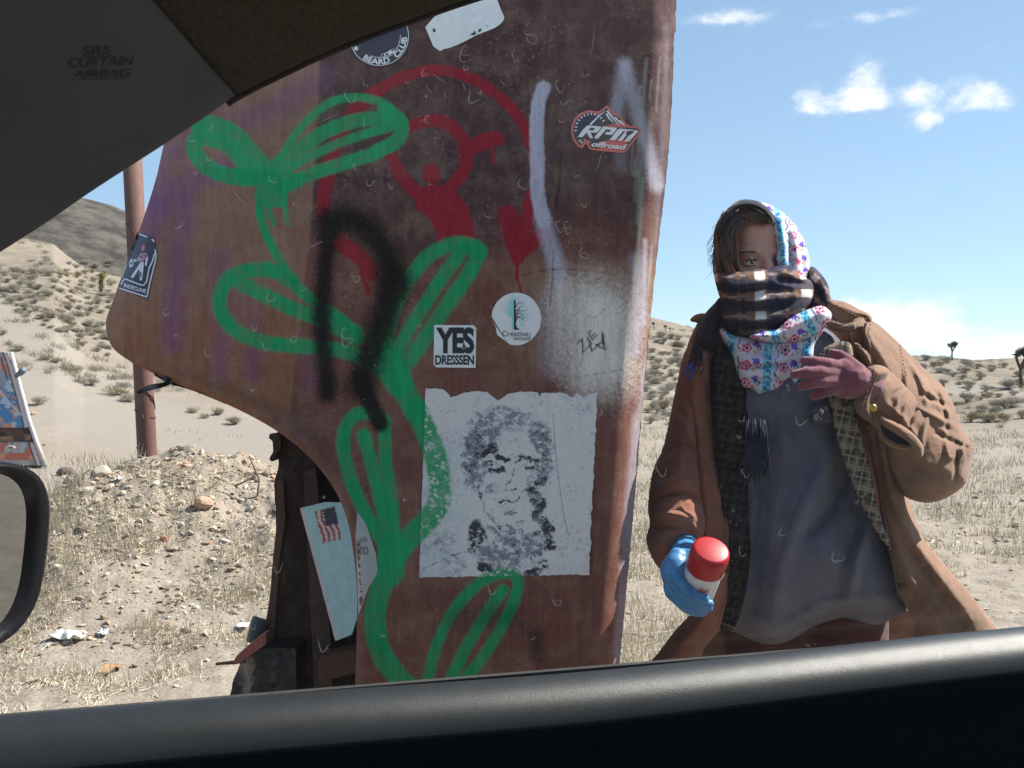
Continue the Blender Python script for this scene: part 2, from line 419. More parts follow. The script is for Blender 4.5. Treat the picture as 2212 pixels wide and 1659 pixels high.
# ------------------------------------------------------------------ things that stand or lie on the desert
def crest_at(u, y):                            # a point on the ground at bearing u and distance y
    x = (u-CU)/FOC*y; return Vector((x, y, float(terrain(np.array([x]), np.array([y]))[0])))
LEAFY = painted('sagebrush', rough=.9, spec=.1, mottle=.25)
def shrub_mesh(name, seed, twigs, cols, h=.8, spread=1.0, leaf=.05):
    rg = random.Random(seed); V, T, C = [], [], []
    def tri(a, b, c, col):
        n = len(V); V.extend((tuple(a), tuple(b), tuple(c))); T.append((n, n+1, n+2)); C.extend([(*col, 1)]*3)
    lob = [(rg.uniform(-.45, .45)*spread, rg.uniform(-.45, .45)*spread, rg.uniform(.35, .75)*h, rg.uniform(.3, .55)) for _ in range(7)]
    for k in range(twigs):
        lx, ly, lz, lr = rg.choice(lob)
        d = Vector((rg.gauss(0, 1), rg.gauss(0, 1), rg.gauss(0, .9))).normalized()*lr*rg.uniform(.5, .9)
        tip = Vector((lx, ly, lz))+Vector((d.x, d.y, abs(d.z)*.7 if d.z > 0 else d.z*.6)); tip.z = max(.04, tip.z)
        base = Vector((lx*.25+rg.uniform(-.06, .06), ly*.25+rg.uniform(-.06, .06), 0))
        mid = base.lerp(tip, .6)+Vector((rg.uniform(-.06, .06), rg.uniform(-.06, .06), .05))
        tw = (.28*rg.uniform(.7, 1.3), .24, .185); s = Vector((rg.uniform(-1, 1), rg.uniform(-1, 1), 0)).normalized()*.006
        if k % 3 == 0: tri(base-s, base+s, mid, tw)
        tri(mid-s*.8, mid+s*.8, tip, tw)
        c = rg.choice(cols); kk = rg.uniform(.7, 1.25); c = tuple(x*kk for x in c)
        for j in range(5):
            p = mid.lerp(tip, rg.uniform(.45, 1.05))+Vector((rg.gauss(0, .03), rg.gauss(0, .03), rg.gauss(0, .03)))
            a = Vector((rg.gauss(0, 1), rg.gauss(0, 1), rg.gauss(0, 1)+.6)).normalized()*leaf*rg.uniform(.6, 1.5); b = a.cross(Vector((rg.gauss(0, 1), rg.gauss(0, 1), rg.gauss(0, 1)))).normalized()*leaf*.35
            tri(p-b, p+b, p+a, c)
    me = mesh_np(name, np.array(V), None, np.array(T), smooth=False); set_paint(me, np.array(C)); me.materials.append(LEAFY); return me
SAGE = [(.42, .39, .33), (.37, .35, .295), (.46, .43, .36), (.33, .305, .255)]
TANB = [(.42, .35, .24), (.37, .305, .21), (.47, .40, .29)]
YELB = [(.33, .25, .09), (.28, .23, .10), (.24, .20, .11)]
SHRUBS = [shrub_mesh('sagebrush', s, 520, SAGE, .8, 1.0, .045) for s in range(5)]+[shrub_mesh('tan_bush', 30+s, 560, TANB, .7, 1.1, .05) for s in range(3)]+[shrub_mesh('yellow_bush', 40+s, 420, YELB, .85, 1.0, .045) for s in range(2)]
def build_shrubs():
    z7 = lambda x, y: (x*.3574, 424.7+y*.3574); r7 = lambda x, y: (1380.3+x*.376, 690.1+y*.376)
    A = [(450, 1070, 120, 1), (275, 985, 85, 1), (330, 1010, 70, 1), (120, 935, 75, 0), (410, 760, 85, 0), (320, 735, 80, 0), (555, 795, 80, 0), (650, 865, 50, 0), (660, 925, 46, 0), (460, 825, 50, 0), (150, 685, 90, 0), (280, 605, 80, 0), (420, 690, 60, 0), (540, 690, 70, 0), (100, 580, 80, 0), (220, 560, 70, 0), (90, 460, 66, 0),
         (210, 470, 60, 0), (460, 490, 60, 2), (555, 462, 44, 2), (340, 525, 60, 0), (30, 610, 50, 0), (20, 840, 60, 0), (600, 600, 44, 0), (545, 1140, 110, 0), (700, 1200, 110, 1), (785, 1245, 100, 0), (740, 1160, 60, 0), (1160, 1305, 70, 1), (1325, 1320, 76, 1), (1425, 1375, 100, 1), (1235, 1340, 60, 1), (230, 1265, 90, 0), (665, 520, 40, 0)]
    B = [(130, 105, 70, 0), (225, 155, 76, 0), (80, 190, 60, 0), (170, 205, 50, 0), (110, 370, 70, 0), (60, 460, 70, 0), (140, 512, 100, 1), (110, 255, 60, 0), (240, 258, 50, 0), (160, 430, 80, 0), (60, 600, 70, 0), (90, 320, 50, 0), (1655, 235, 60, 0), (1695, 275, 56, 2), (1765, 252, 70, 0), (1875, 250, 50, 0), (1735, 308, 70, 0), (1850, 345, 60, 0), (1960, 345, 70, 0), (1900, 392, 76, 0), (2130, 405, 100, 0),
         (2090, 275, 50, 0), (1890, 476, 86, 0), (2060, 512, 86, 0), (2150, 505, 120, 0), (1975, 532, 90, 0), (1995, 584, 110, 1), (1900, 590, 100, 2), (2115, 580, 100, 1), (2200, 570, 80, 0), (2065, 448, 50, 0), (2180, 330, 60, 0), (2030, 300, 50, 0)]
    rng = random.Random(5); P = []
    for x, y, w, t in A: P.append((*z7(x, y), w*.3574, t))
    for x, y, w, t in B: P.append((*r7(x, y), w*.376, t))
    n0 = len(P)
    for _ in range(1600):
        if len(P) > n0+225: break
        if rng.random() < .62: u, v = rng.uniform(-60, 245), rng.uniform(572, 800)
        else:
            u = rng.choice((rng.uniform(1385, 1490), rng.uniform(1960, 2260))); v = rng.uniform(728 if u < 1600 else 790, 900)
        if u < 300 and abs((v-690)-(u-20)*.55) < 26: continue
        if u < 300 and v > 640+u*.75: continue
        if any(abs(u-p[0]) < (8 if k < n0 else 11) and abs(v-p[1]) < 6 for k, p in enumerate(P)): continue
        P.append((u, v, rng.uniform(12, 26), rng.choice((0, 0, 0, 0, 1))))
    lab = {0: 'grey sagebrush growing', 1: 'tan dry bush growing', 2: 'yellow green bush growing'}
    special = {0: 'large tan bush beside the wheel tracks, left of the rusty post', 1: 'tan bush in the row above the painted wreck, nearer the track', 24: 'low grey bush just below the curved track end', 25: 'round tan bush right beside the rusty post', 30: 'round tan bush on flat dirt below the fender tip'}
    names = {0: 'sagebrush', 1: 'dry_bush', 2: 'yellow_bush'}
    for k, (u, v, w, t) in enumerate(P):
        g = ground_at(u, v); me = SHRUBS[rng.randrange(5) if t == 0 else 5+rng.randrange(3) if t == 1 else 8+rng.randrange(2)]
        o = bpy.data.objects.new(names[t], me); COL.objects.link(o)
        s = w/FOC*g.y/1.2; o.location = g-Vector((0, 0, .04*s)); o.rotation_euler = (0, 0, rng.uniform(0, 6.3)); o.scale = (s*rng.uniform(.9, 1.15), s*rng.uniform(.9, 1.15), s*rng.uniform(.75, 1.1))
        o['category'] = 'bush'
        if k in special: o['label'] = special[k]
        else:
            if u < 600: sd = 'on the flat below the fender' if u > 300 else 'near the crest of the left hill' if v < 605 else 'halfway up the left hill' if v < 690 else 'low on the left hill beside the wheel tracks'
            elif u < 1560: sd = 'near the skyline between wreck and person' if v < 745 else 'on the slope between wreck and person'
            else: sd = 'on the ridge behind the raised sleeve' if v < 800 else 'just above the pale road behind the person' if v < 842 else 'below the pale road behind the person'
            o['label'] = lab[t]+' '+sd; o['group'] = {0: 'sagebrush', 1: 'dry tan bushes', 2: 'yellow green bushes'}[t]+' '+sd
build_shrubs()

def build_joshua():
    BARK = rusty('joshua_bark', (.075, .06, .045), (.12, .10, .075), (.16, .14, .10), 14, .95, .8)
    GREEN = painted('joshua_leaves', rough=.7, spec=.2, mottle=.2)
    def tree(g, H, limbs, cols, label, seed, fat=1.0, blade=.16):
        rg = random.Random(seed); t = thing('joshua_tree', label, 'tree', tuple(g)); bm = bmesh.new(); heads = []
        def limb(a, d, L, r, lv):
            b = a+d*L; m = a.lerp(b, .5)+Vector((rg.uniform(-.05, .05), rg.uniform(-.05, .05), 0))*L
            tube(bm, [a, m, b], [r, r*.85, r*.75], 7)
            if lv == 0: heads.append((b, d, .20*H*fat)); return
            for k in range(2 if lv == 1 else limbs):
                dd = (d*.55+Vector((rg.uniform(-1, 1), rg.uniform(-1, 1), rg.uniform(.25, .9)))).normalized(); limb(b, dd, L*rg.uniform(.45, .7), r*.75, lv-1)
        base = g-Vector((0, 0, .03*H))
        if limbs: limb(base, Vector((rg.uniform(-.05, .05), 0, 1)).normalized(), H*.50, .055*H, 2 if limbs > 2 else 1)
        else: tube(bm, [base, base+Vector((0, 0, H*.5))], [.07*H, .06*H], 7); heads = [(base+Vector((0, 0, H*z)), Vector((rg.uniform(-.2, .2), 0, 1)), .30*H*fat) for z in (.35, .5, .65, .8)]
        adopt(bm_obj('trunk', bm, BARK, smooth=True), t)
        V, T, C = [], [], []
        for b, d, r in heads:
            for k in range(120):
                a = Vector((rg.gauss(0, 1), rg.gauss(0, 1), rg.gauss(0, 1)+.3)).normalized(); s = a.cross(Vector((rg.gauss(0, 1), rg.gauss(0, 1), rg.gauss(0, 1)))).normalized()*r*.07
                p = b+d*rg.uniform(-.35, .2)*r; n = len(V); V.extend((tuple(p-s), tuple(p+s), tuple(p+a*r*rg.uniform(.6, 1)))); T.append((n, n+1, n+2)); c = rg.choice(cols); q = rg.uniform(.7, 1.2); C.extend([(c[0]*q, c[1]*q, c[2]*q, 1)]*3)
        me = mesh_np('crown', np.array(V), None, np.array(T), smooth=False); set_paint(me, np.array(C)); adopt(link('crown', me, GREEN), t)
    gr = [(.085, .10, .055), (.11, .12, .07), (.14, .14, .08)]; yl = [(.30, .31, .07), (.25, .28, .08), (.20, .19, .08)]
    g = ground_at(2057, 778); tree(g, 38/FOC*g.y, 3, gr, 'joshua tree with one bare trunk standing on the skyline between two clouds', 4, 1.0)
    g = ground_at(2205, 838); tree(g, 88/FOC*g.y, 4, gr, 'large branching joshua tree cut by the right side of the view', 9, .9)
    g = ground_at(219, 638); tree(g, 54/FOC*g.y, 0, yl, 'small bright yellow green joshua tree on the hillside left of the rusty post', 12, .75)
    for u, v, h, s in ((1413, 712, 15, 1), (1437, 717, 14, 2), (1448, 719, 11, 3)):
        g = ground_at(u, v); tree(g, h/FOC*g.y, 3, gr, {1: 'tiny joshua tree on the far skyline, nearest to the wreck', 2: 'tiny joshua tree on the far skyline, middle of three by the wreck', 3: 'tiny joshua tree on the far skyline, farthest of three from the wreck'}[s], s, 1.0)
build_joshua()

def build_post():
    g = Vector((-2.62, 7.2, 0)); g.z = float(terrain(np.array([g.x]), np.array([g.y]))[0])
    POST = rusty('rusty_post_steel', (.115, .055, .045), (.16, .085, .07), (.095, .05, .045), 4, .75, .5, (1, 1, .3))
    t = thing('steel_post', 'tall rusty steel post leaning a little on top of the dirt mound', 'post', tuple(g))
    bm = bmesh.new(); top = g+Vector((-.17, .05, 3.0)); tube(bm, [g-Vector((0, 0, .25))+Vector((.02, 0, 0)), g, g.lerp(top, .5), top], .068, 24); adopt(bm_obj('pole', bm, POST, smooth=True), t)
    WIRE = plain('rusted_wire', (.10, .05, .04), .6, .3, .3, 60); rg = random.Random(2)
    for f, tilt in ((.12, .5), (.215, .35), (.40, .5), (.545, .45), (.575, -.4), (.66, .55)):
        bm = bmesh.new(); c = g.lerp(top, f); P = []
        for k in range(22):
            a = -.6+k/21*5.4; P.append(c+Vector((math.cos(a)*.0725, math.sin(a)*.0725, -math.cos(a)*tilt*.09)))
        P.append(P[-1]+Vector((rg.uniform(-.02, .02), -.02, -.03))); tube(bm, P, .0035, 6); adopt(bm_obj('wire', bm, WIRE, smooth=True), t)
    bm = bmesh.new(); c = g.lerp(top, .26); tube(bm, [c+Vector((.02, -.07, .05)), c+Vector((.075, -.03, -.02)), c+Vector((.07, .02, -.10))], .006, 6); adopt(bm_obj('wire', bm, WIRE, smooth=True), t)
build_post()

def build_far_wreck():
    zw = lambda x, y: (x*.1813, 725.5+y*.1813)
    g = ground_at(60, 1012); Y = g.y
    t = thing('painted_wreck', 'blue and orange graffiti painted car wreck stuck nose down, cut by the frame', 'wrecked car', tuple(g))
    nu, nv = 150, 170; s, q = np.meshgrid(np.linspace(0, 1, nu), np.linspace(0, 1, nv))
    V0, V1 = 762.0, 1006.0; v = V0+(V1-V0)*q; re = np.interp(v, [762, 790, 860, 920, 960, 1006], [22, 32, 52, 68, 80, 96]); le = -420.0
    u = le+(re-le)*s; x = (u/.1813); y = (v-725.5)/.1813
    n = fbm(u/22, v/16, 4, 7, .6); n2 = fbm(u/9, v/30, 3, 17); n3 = fbm(u/40, v/40, 3, 27)
    C = np.tile(np.array((.42, .40, .40)), (nv, nu, 1))
    def lay(m, c, k=1.0):
        nonlocal C
        m = (np.clip(m, 0, 1)*k)[..., None]; C = C*(1-m)+np.array(c)*m
    lay(sstep(.5, .6, n2)*(y < 600), (.30, .27, .29)); lay(sstep(420, 650, y+(n3-.5)*300)*(y < 1100), (.08, .22, .42)); lay(sstep(.50, .58, n)*(y > 560)*(y < 1090), (.58, .27, .17)); lay(sstep(.60, .66, fbm(u/14+5, v/12, 3, 37))*(y > 380), (.45, .50, .56)); lay(sstep(.55, .62, fbm(u/18+3, v/14, 3, 57))*(y > 250)*(y < 480)*(s > .9), (.62, .20, .16))
    lay((y > 1290)*(y < 1500), (.52, .15, .10)); lay((y > 1290)*(y < 1520)*sstep(.5, .58, n), (.60, .30, .18)); lay((y > 1290)*(y < 1400)*sstep(.58, .64, n2), (.35, .46, .46)); lay((y > 1490)*1.0, (.40, .38, .34)); lay((y > 1490)*sstep(.45, .6, n), (.22, .24, .20))
    lay(np.abs(s-.985) < .007, (.60, .52, .50)); lay(np.abs(s-.972) < .003, (.05, .04, .04))
    for x0, x1, ya, yb in ((30, 190, 250, 790), (-120, 40, 420, 830), (-300, -150, 300, 800)):
        xx = x0+(x1-x0)*(y-ya)/(yb-ya); lay((np.abs(x-xx) < 6)*(y > ya)*(y < yb), (.04, .035, .035))
    xx = 0+(y-650)*.9; lay((np.abs(x-xx) < 12)*(y > 620)*(y < 950), (.50, .54, .58))
    dark = (y > 1075)*(y < 1290); lay(dark*1.0, (.035, .028, .024)); lay(dark*(np.abs(y-1225-(x-200)*-.08) < 32)*(x < 400), (.42, .20, .10)); lay(dark*sstep(.55, .6, n)*.8, (.16, .11, .08))
    dep = Y+.9*(1-q)*.35+.10*dark*np.clip((re-u)/20, 0, 1)-.04*np.sin(s*3.1)
    P = np.stack([(u-CU)/FOC*dep, dep, EYE-(v-CV)/FOC*dep], -1)
    me = mesh_np('body_panel', P.reshape(-1, 3), grid_quads(nv, nu)); set_paint(me, np.concatenate([C, np.ones((nv, nu, 1))], -1).reshape(-1, 4))
    o = link('body_panel', me, painted('wreck_graffiti', rough=.6)); m = o.modifiers.new('depth', 'SOLIDIFY'); m.thickness = .05; m.offset = -1; adopt(o, t)
    bm = bmesh.new(); e = [P[k, -1]-np.array((.03, -.03, 0)) for k in range(0, nv, 12)]; f = [p+np.array((-.95, 1.5, -.05*i)) for i, p in enumerate(e)]; ef = [P[k, 0]-np.array((0, -.03, 0)) for k in range(0, nv, 12)]; ff = [p+np.array((.0, 1.5, 0)) for p in ef]
    R_ = [[bm.verts.new(p) for p in L] for L in (ef, e, f, ff)]
    for a in range(4):
        for k in range(len(e)-1): bm.faces.new((R_[a][k], R_[(a+1) % 4][k], R_[(a+1) % 4][k+1], R_[a][k+1]))
    bmesh.ops.recalc_face_normals(bm, faces=bm.faces); adopt(bm_obj('body_shell', bm, rusty('far_rust', (.10, .06, .045), (.15, .09, .07), (.08, .05, .04))), t)
    CH = plain('weathered_trim', (.48, .44, .43), .4, .2)
    bm = bmesh.new(); tube(bm, [W(24, 762, Y+.30), W(38, 815, Y+.22), W(62, 905, Y+.1), W(80, 958, Y), W(99, 1008, Y-.02)], .035, 8); adopt(bm_obj('trim_strip', bm, CH, smooth=True), t)
    bm = bmesh.new(); tube(bm, [W(36, 812, Y+.2), W(44, 806, Y+.1), W(51, 799, Y+.02)], [.03, .045, .05], 8); adopt(bm_obj('lamp_bracket', bm, plain('blue_grey_plastic', (.12, .15, .17), .5), smooth=True), t)
    bm = bmesh.new(); ring = [W(22+10*math.cos(a), 968+4.5*math.sin(a), Y-.06) for a in np.linspace(0, 6.283, 20)]; tube(bm, ring, .012, 6, False); adopt(bm_obj('tow_ring', bm, CH, smooth=True), t)
build_far_wreck()

# ---- stones, litter and dry grass
def stone_mesh(name, seed, size, mat, flat=.7, sub=2):
    bm = bmesh.new(); bmesh.ops.create_icosphere(bm, subdivisions=sub, radius=1); rg = random.Random(seed); pl = []
    for _ in range(9): pl.append((Vector((rg.gauss(0, 1), rg.gauss(0, 1), rg.gauss(0, 1))).normalized(), rg.uniform(.55, .92)))
    for v in bm.verts:
        for n, d in pl:
            k = v.co.dot(n)
            if k > d: v.co -= n*(k-d)
        v.co += Vector((rg.uniform(-.03, .03), rg.uniform(-.03, .03), rg.uniform(-.03, .03))); v.co.x *= size; v.co.y *= size*.8; v.co.z *= size*flat
    me = bpy.data.meshes.new(name); bm.to_mesh(me); bm.free(); me.materials.append(mat); return me
def build_stones():
    R1 = rusty('tan_rock', (.34, .22, .15), (.42, .29, .20), (.28, .19, .14), 9, .9, .6); R2 = rusty('pale_rock', (.42, .36, .28), (.48, .42, .34), (.34, .30, .25), 9, .9, .6); R3 = rusty('dark_rock', (.11, .085, .075), (.16, .12, .10), (.09, .07, .065), 9, .9, .6); R4 = rusty('red_rock', (.34, .16, .09), (.40, .20, .12), (.26, .13, .08), 9, .9, .6)
    for u, v, px, mat, fl, lab in ((442, 1098, 44, R1, .75, 'angular tan rock on the right side of the dirt mound'), (222, 1022, 50, R2, .55, 'flat pale rock with a shaded grey face near the mound top'), (142, 1027, 44, R3, .6, 'dark brown rock on the left shoulder of the mound'),
                                   (355, 1172, 17, R4, .9, 'small reddish brown rock halfway down the mound'), (180, 1150, 36, R3, .3, 'dark flat clod low on the left of the mound'), (595, 1112, 20, R3, .5, 'dark rock beside the wreck on the mound'), (375, 1188, 22, R1, .4, 'flat brown stone below the small reddish rock'), (72, 897, 15, R1, .7, 'lone brown stone on the smooth flat beyond the mound'), (95, 963, 9, R3, .7, 'small dark stone on the pale flat right of the painted wreck')):
        g = ground_at(u, v); s = px/FOC*g.y*.55; o = bpy.data.objects.new('rock', stone_mesh('rock', int(u), s, mat, fl)); COL.objects.link(o); o.location = g+Vector((0, 0, s*fl*.35)); o.rotation_euler = (random.uniform(-.3, .3), random.uniform(-.3, .3), random.uniform(0, 6)); o['label'] = lab; o['category'] = 'rock'
    rg = np.random.default_rng(4); V, T, C = [], [], []
    ico = bmesh.new(); bmesh.ops.create_icosphere(ico, subdivisions=1, radius=1); iv = np.array([v.co[:] for v in ico.verts]); it = np.array([[v.index for v in f.verts] for f in ico.faces]); ico.free()
    N = 15000; x = np.empty(N); y = np.empty(N)
    k1 = int(N*.62); a = rg.uniform(0, 2*np.pi, k1); r = np.sqrt(rg.uniform(0, 1, k1)); x[:k1] = MOUND[0]+.15+r*np.cos(a)*2.3; y[:k1] = MOUND[1]-.25+r*np.sin(a)*1.9
    yy = rg.uniform(3.4, 14, N-k1); qq = np.where(rg.uniform(0, 1, N-k1) < .6, rg.uniform(-.56, -.2, N-k1), rg.uniform(.1, .54, N-k1)); x[k1:] = qq*yy; y[k1:] = yy
    z = terrain(x, y); s = .004+.016*rg.uniform(0, 1, N)**5+.002*rg.uniform(0, 1, N); s = s*np.clip(y/6, .7, 1.6); s[:k1] *= 1.35
    c = np.array([(.44, .36, .27), (.50, .43, .34), (.36, .28, .20), (.28, .21, .15), (.55, .50, .42), (.40, .24, .16)])[rg.choice(6, N, p=[.34, .26, .2, .08, .08, .04])]*rg.uniform(.8, 1.15, (N, 1))
    M = rg.normal(0, 1, (N, 3, 3))*.28+np.eye(3)*.8; Vv = np.einsum('nij,vj->nvi', M, iv)*s[:, None, None]*np.array([1.1, 1, .7])+np.stack([x, y, z+s*.25], 1)[:, None, :]
    Tt = (it[None]+np.arange(N)[:, None, None]*len(iv)).reshape(-1, 3)
    # only the low-poly core: 42 vertices would be too many for tens of thousands of chips
    me = mesh_np('gravel', Vv.reshape(-1, 3), None, Tt, smooth=False); set_paint(me, np.concatenate([np.repeat(c, len(iv), 0), np.ones((N*len(iv), 1))], 1)); link('gravel', me, painted('stone_chips', rough=.95, spec=.1), kind='stuff', label='loose gravel and clods scattered over the mound and ground')
build_stones()
def build_litter():
    def crumple(name, u, v, w, h, mat, label, cat, seed):
        g = ground_at(u, v); sx, sy = w/FOC*g.y, h/FOC*g.y; n = 22; xs, ys = np.meshgrid(np.linspace(-.5, .5, n), np.linspace(-.5, .5, n)); r = fbm(xs*2.2+seed, ys*2.2, 3, seed, .45); edge = .75+.5*fbm(xs*3+9, ys*3+seed, 2, seed+3)
        P = np.stack([xs*sx*edge, ys*sx*.6*edge, .012+np.abs(r-.5)*sy*2.6*(1-1.6*np.maximum(np.abs(xs), np.abs(ys))**2)], -1); me = mesh_np(name, P.reshape(-1, 3), grid_quads(n, n))
        o = link(name, me, mat, label=label, cat=cat); m = o.modifiers.new('depth', 'SOLIDIFY'); m.thickness = .003; o.location = g; o.rotation_euler = (0, 0, seed)
    WT = plain('dirty_white_cloth', (.62, .60, .58), .8, 0, .15, 20); PL = plain('clear_plastic_scrap', (.50, .56, .58), .3, 0, .1, 20)
    crumple('rag', 146, 1384, 66, 22, WT, 'crumpled white rag lying on the dirt left of the wreck', 'rag', 3); crumple('plastic_scrap', 222, 1373, 34, 14, PL, 'small pale plastic scrap lying right of the white rag', 'litter', 5); crumple('paper_scrap_or_reflection', 524, 1360, 46, 7, WT, 'flat white paper scrap lying beside the bumper end', 'litter', 8); crumple('paper_scrap_or_reflection', 258, 1043, 24, 12, WT, 'white scrap with a red edge below the flat pale rock', 'litter', 11)
    crumple('cardboard_scrap', 236, 1452, 60, 8, plain('brown_cardboard', (.30, .19, .10), .9), 'torn brown cardboard lying on the dirt below the litter', 'litter', 14)
    TW = plain('grey_dead_wood', (.16, .13, .10), .9)
    for u, v, P, lab in ((555, 1078, [(0, 0, -.02), (.015, 0, .10), (-.02, .01, .18), (-.05, .0, .25)], 'bent grey twig sticking up from the mound beside the wreck'), (540, 1062, [(-.16, 0, .0), (-.05, .01, .05), (.06, .0, .11)], 'dead branch lying across the mound behind the bent twig'), (78, 1480, [(-.05, .0, .006), (0, .02, .012), (.06, -.01, .006)], 'short dark stick on the dirt near the door mirror')):
        g = ground_at(u, v); t = bmesh.new(); tube(t, [g+Vector(p) for p in P], [.006]*(len(P)-1)+[.003], 6); o = bm_obj('twig', t, TW, smooth=True); o['label'] = lab; o['category'] = 'twig'
build_litter()
def build_grass():
    rg = np.random.default_rng(9); V, C = [], []
    def blades(N, y0, y1, q0, q1, hmin, hmax, dens, lean=.35, flat=False, cols=((.62, .54, .40), (.54, .46, .33), (.70, .63, .50), (.44, .37, .26)), wid=.0016):
        y = (rg.uniform(y0**.5, y1**.5, N*4))**2; q = rg.uniform(q0, q1, N*4); x = q*y
        d = fbm(x*1.1, y*1.1, 3, 51)*.6+fbm(x*4.2, y*4.2, 3, 53)*.4; keep = dens(x, y)*sstep(.42, .60, d) > rg.uniform(0, 1, N*4); x, y = x[keep][:N], y[keep][:N]; n = len(x); z = terrain(x, y)
        h = rg.uniform(hmin, hmax, n)*(.5+.9*rg.uniform(0, 1, n)**2); a = rg.uniform(0, 6.283, n); l = h*rg.uniform(.1, lean*2, n)
        if flat: top = np.stack([x+np.cos(a)*h, y+np.sin(a)*h, z+.006+.02*rg.uniform(0, 1, n)], 1); z = z+.008
        else: top = np.stack([x+np.cos(a)*l, y+np.sin(a)*l, z+h], 1)
        b = a+rg.uniform(0, 3.14, n); w = wid*np.clip(y/4.5, .8, 4)*rg.uniform(.7, 1.5, n); s = np.stack([np.cos(b)*w, np.sin(b)*w*.3, np.zeros(n)], 1)
        if flat: s = np.stack([-np.sin(a)*w, np.cos(a)*w, w*.6], 1)
        B = np.stack([x, y, z-.006], 1); V.append(np.stack([B-s, B+s, top+s*.25, top-s*.25], 1).reshape(-1, 3)); c = np.array(cols)[rg.integers(0, len(cols), n)]*rg.uniform(.8, 1.1, (n, 1)); C.append(np.repeat(c, 4, 0))
    strip = lambda x, y: np.exp(-((y-5.0)/.75)**2)*np.where(x < -.2, 1, .6)
    blades(9000, 4.0, 6.4, -.53, -.2, .02, .085, strip)
    blades(1800, 4.0, 7.5, -.53, -.2, .02, .05, lambda x, y: np.exp(-((y-4.9)/.7)**2)*sstep(.55, .62, vnoise(x*3, y*3, 88)), cols=((.16, .20, .06), (.20, .23, .08)))
    blades(9000, 3.3, 6.4, -.54, -.2, .02, .07, lambda x, y: .75+0*x, flat=True)
    blades(20000, 3.0, 9.0, .08, .56, .03, .10, lambda x, y: .8+0*x); blades(14000, 9.0, 24.0, .10, .56, .05, .13, lambda x, y: .8+0*x); blades(9000, 3.0, 9.0, .08, .56, .03, .09, lambda x, y: .8+0*x, flat=True)
    blades(2600, 5.5, 8.0, -.5, -.22, .04, .12, lambda x, y: sstep(.60, .68, vnoise(x*2.2, y*2.2, 77)))
    blades(5000, 8.5, 20.0, -.52, -.2, .05, .12, lambda x, y: .5*sstep(.60, .70, vnoise(x*.9, y*.9, 79)))
    # knee-high dead tufts dotted over the slopes
    for k in range(1100):
        left = k % 2 == 0; y0 = 24+rg.uniform(0, 1)**1.2*42; q0 = rg.uniform(-.56, -.30) if left else rg.uniform(.11, .56)
        if vnoise(q0*40, y0*.4, 66) < .35: continue
        m = int(rg.integers(40, 60)); rr_ = rg.uniform(.05, .13); xx = q0*y0+rg.normal(0, rr_, m); yy = y0+rg.normal(0, rr_, m); zz = terrain(xx, yy); h = rg.uniform(.05, .16, m); a = rg.uniform(0, 6.283, m)
        B = np.stack([xx, yy, zz-.02], 1); top = B+np.stack([np.cos(a)*h*.7, np.sin(a)*h*.7, h], 1); s = np.stack([np.full(m, .007), np.zeros(m), np.zeros(m)], 1)
        V.append(np.stack([B-s, B+s, top+s*.3, top-s*.3], 1).reshape(-1, 3)); c = np.array([(.50, .43, .32), (.42, .37, .28), (.56, .49, .37), (.36, .33, .27)])[rg.integers(0, 4)]*rg.uniform(.8, 1.1, (m, 1)); C.append(np.repeat(c, 4, 0))
    V_ = np.vstack(V); n = len(V_)//4; me = mesh_np('dry_grass', V_, np.arange(n*4).reshape(n, 4), smooth=False); set_paint(me, np.concatenate([np.vstack(C), np.ones((len(V_), 1))], 1))
    link('dry_grass', me, painted('straw', rough=.8, spec=.2), kind='stuff', label='dry straw coloured grass and fallen stems on the ground')
build_grass()
# ------------------------------------------------------------------ upended wreck covered in graffiti
WY = 1.85
WRECK = thing('wrecked_car', 'brown rusty car body standing on end, covered in green, red and black graffiti', 'wrecked car', (-0.25, WY+0.35, 0.0))
LEDGE = np.array([(-900, 560), (-300, 455), (0, 420), (320, 352), (400, 333), (500, 300), (600, 262), (650, 244), (685, 231), (705, 229), (725, 232), (750, 243), (772, 268),
                  (800, 318), (835, 396), (868, 478), (900, 545), (935, 604), (975, 655), (1020, 697), (1070, 729), (1130, 752), (1200, 764), (1280, 771), (1400, 770), (1500, 767), (1800, 760), (2300, 752)], float)
REDGE = np.array([(-900, 1500), (-200, 1474), (0, 1461), (60, 1459), (90, 1455), (130, 1455), (330, 1444), (600, 1414), (850, 1390), (1080, 1371), (1290, 1352), (1415, 1340), (1600, 1323), (2300, 1285)], float)
_vv = np.arange(-900, 2301, 5.0)
def _smooth(ed):
    c = catmull(ed, 24); o = np.interp(_vv, c[:, 0], c[:, 1]); return o
_LV, _RV = _smooth(LEDGE), _smooth(REDGE)
def Lv(v): return np.interp(v, _vv, _LV)
def Rv(v): return np.interp(v, _vv, _RV)
LSEG = np.stack([_LV, _vv], 1)[::3]
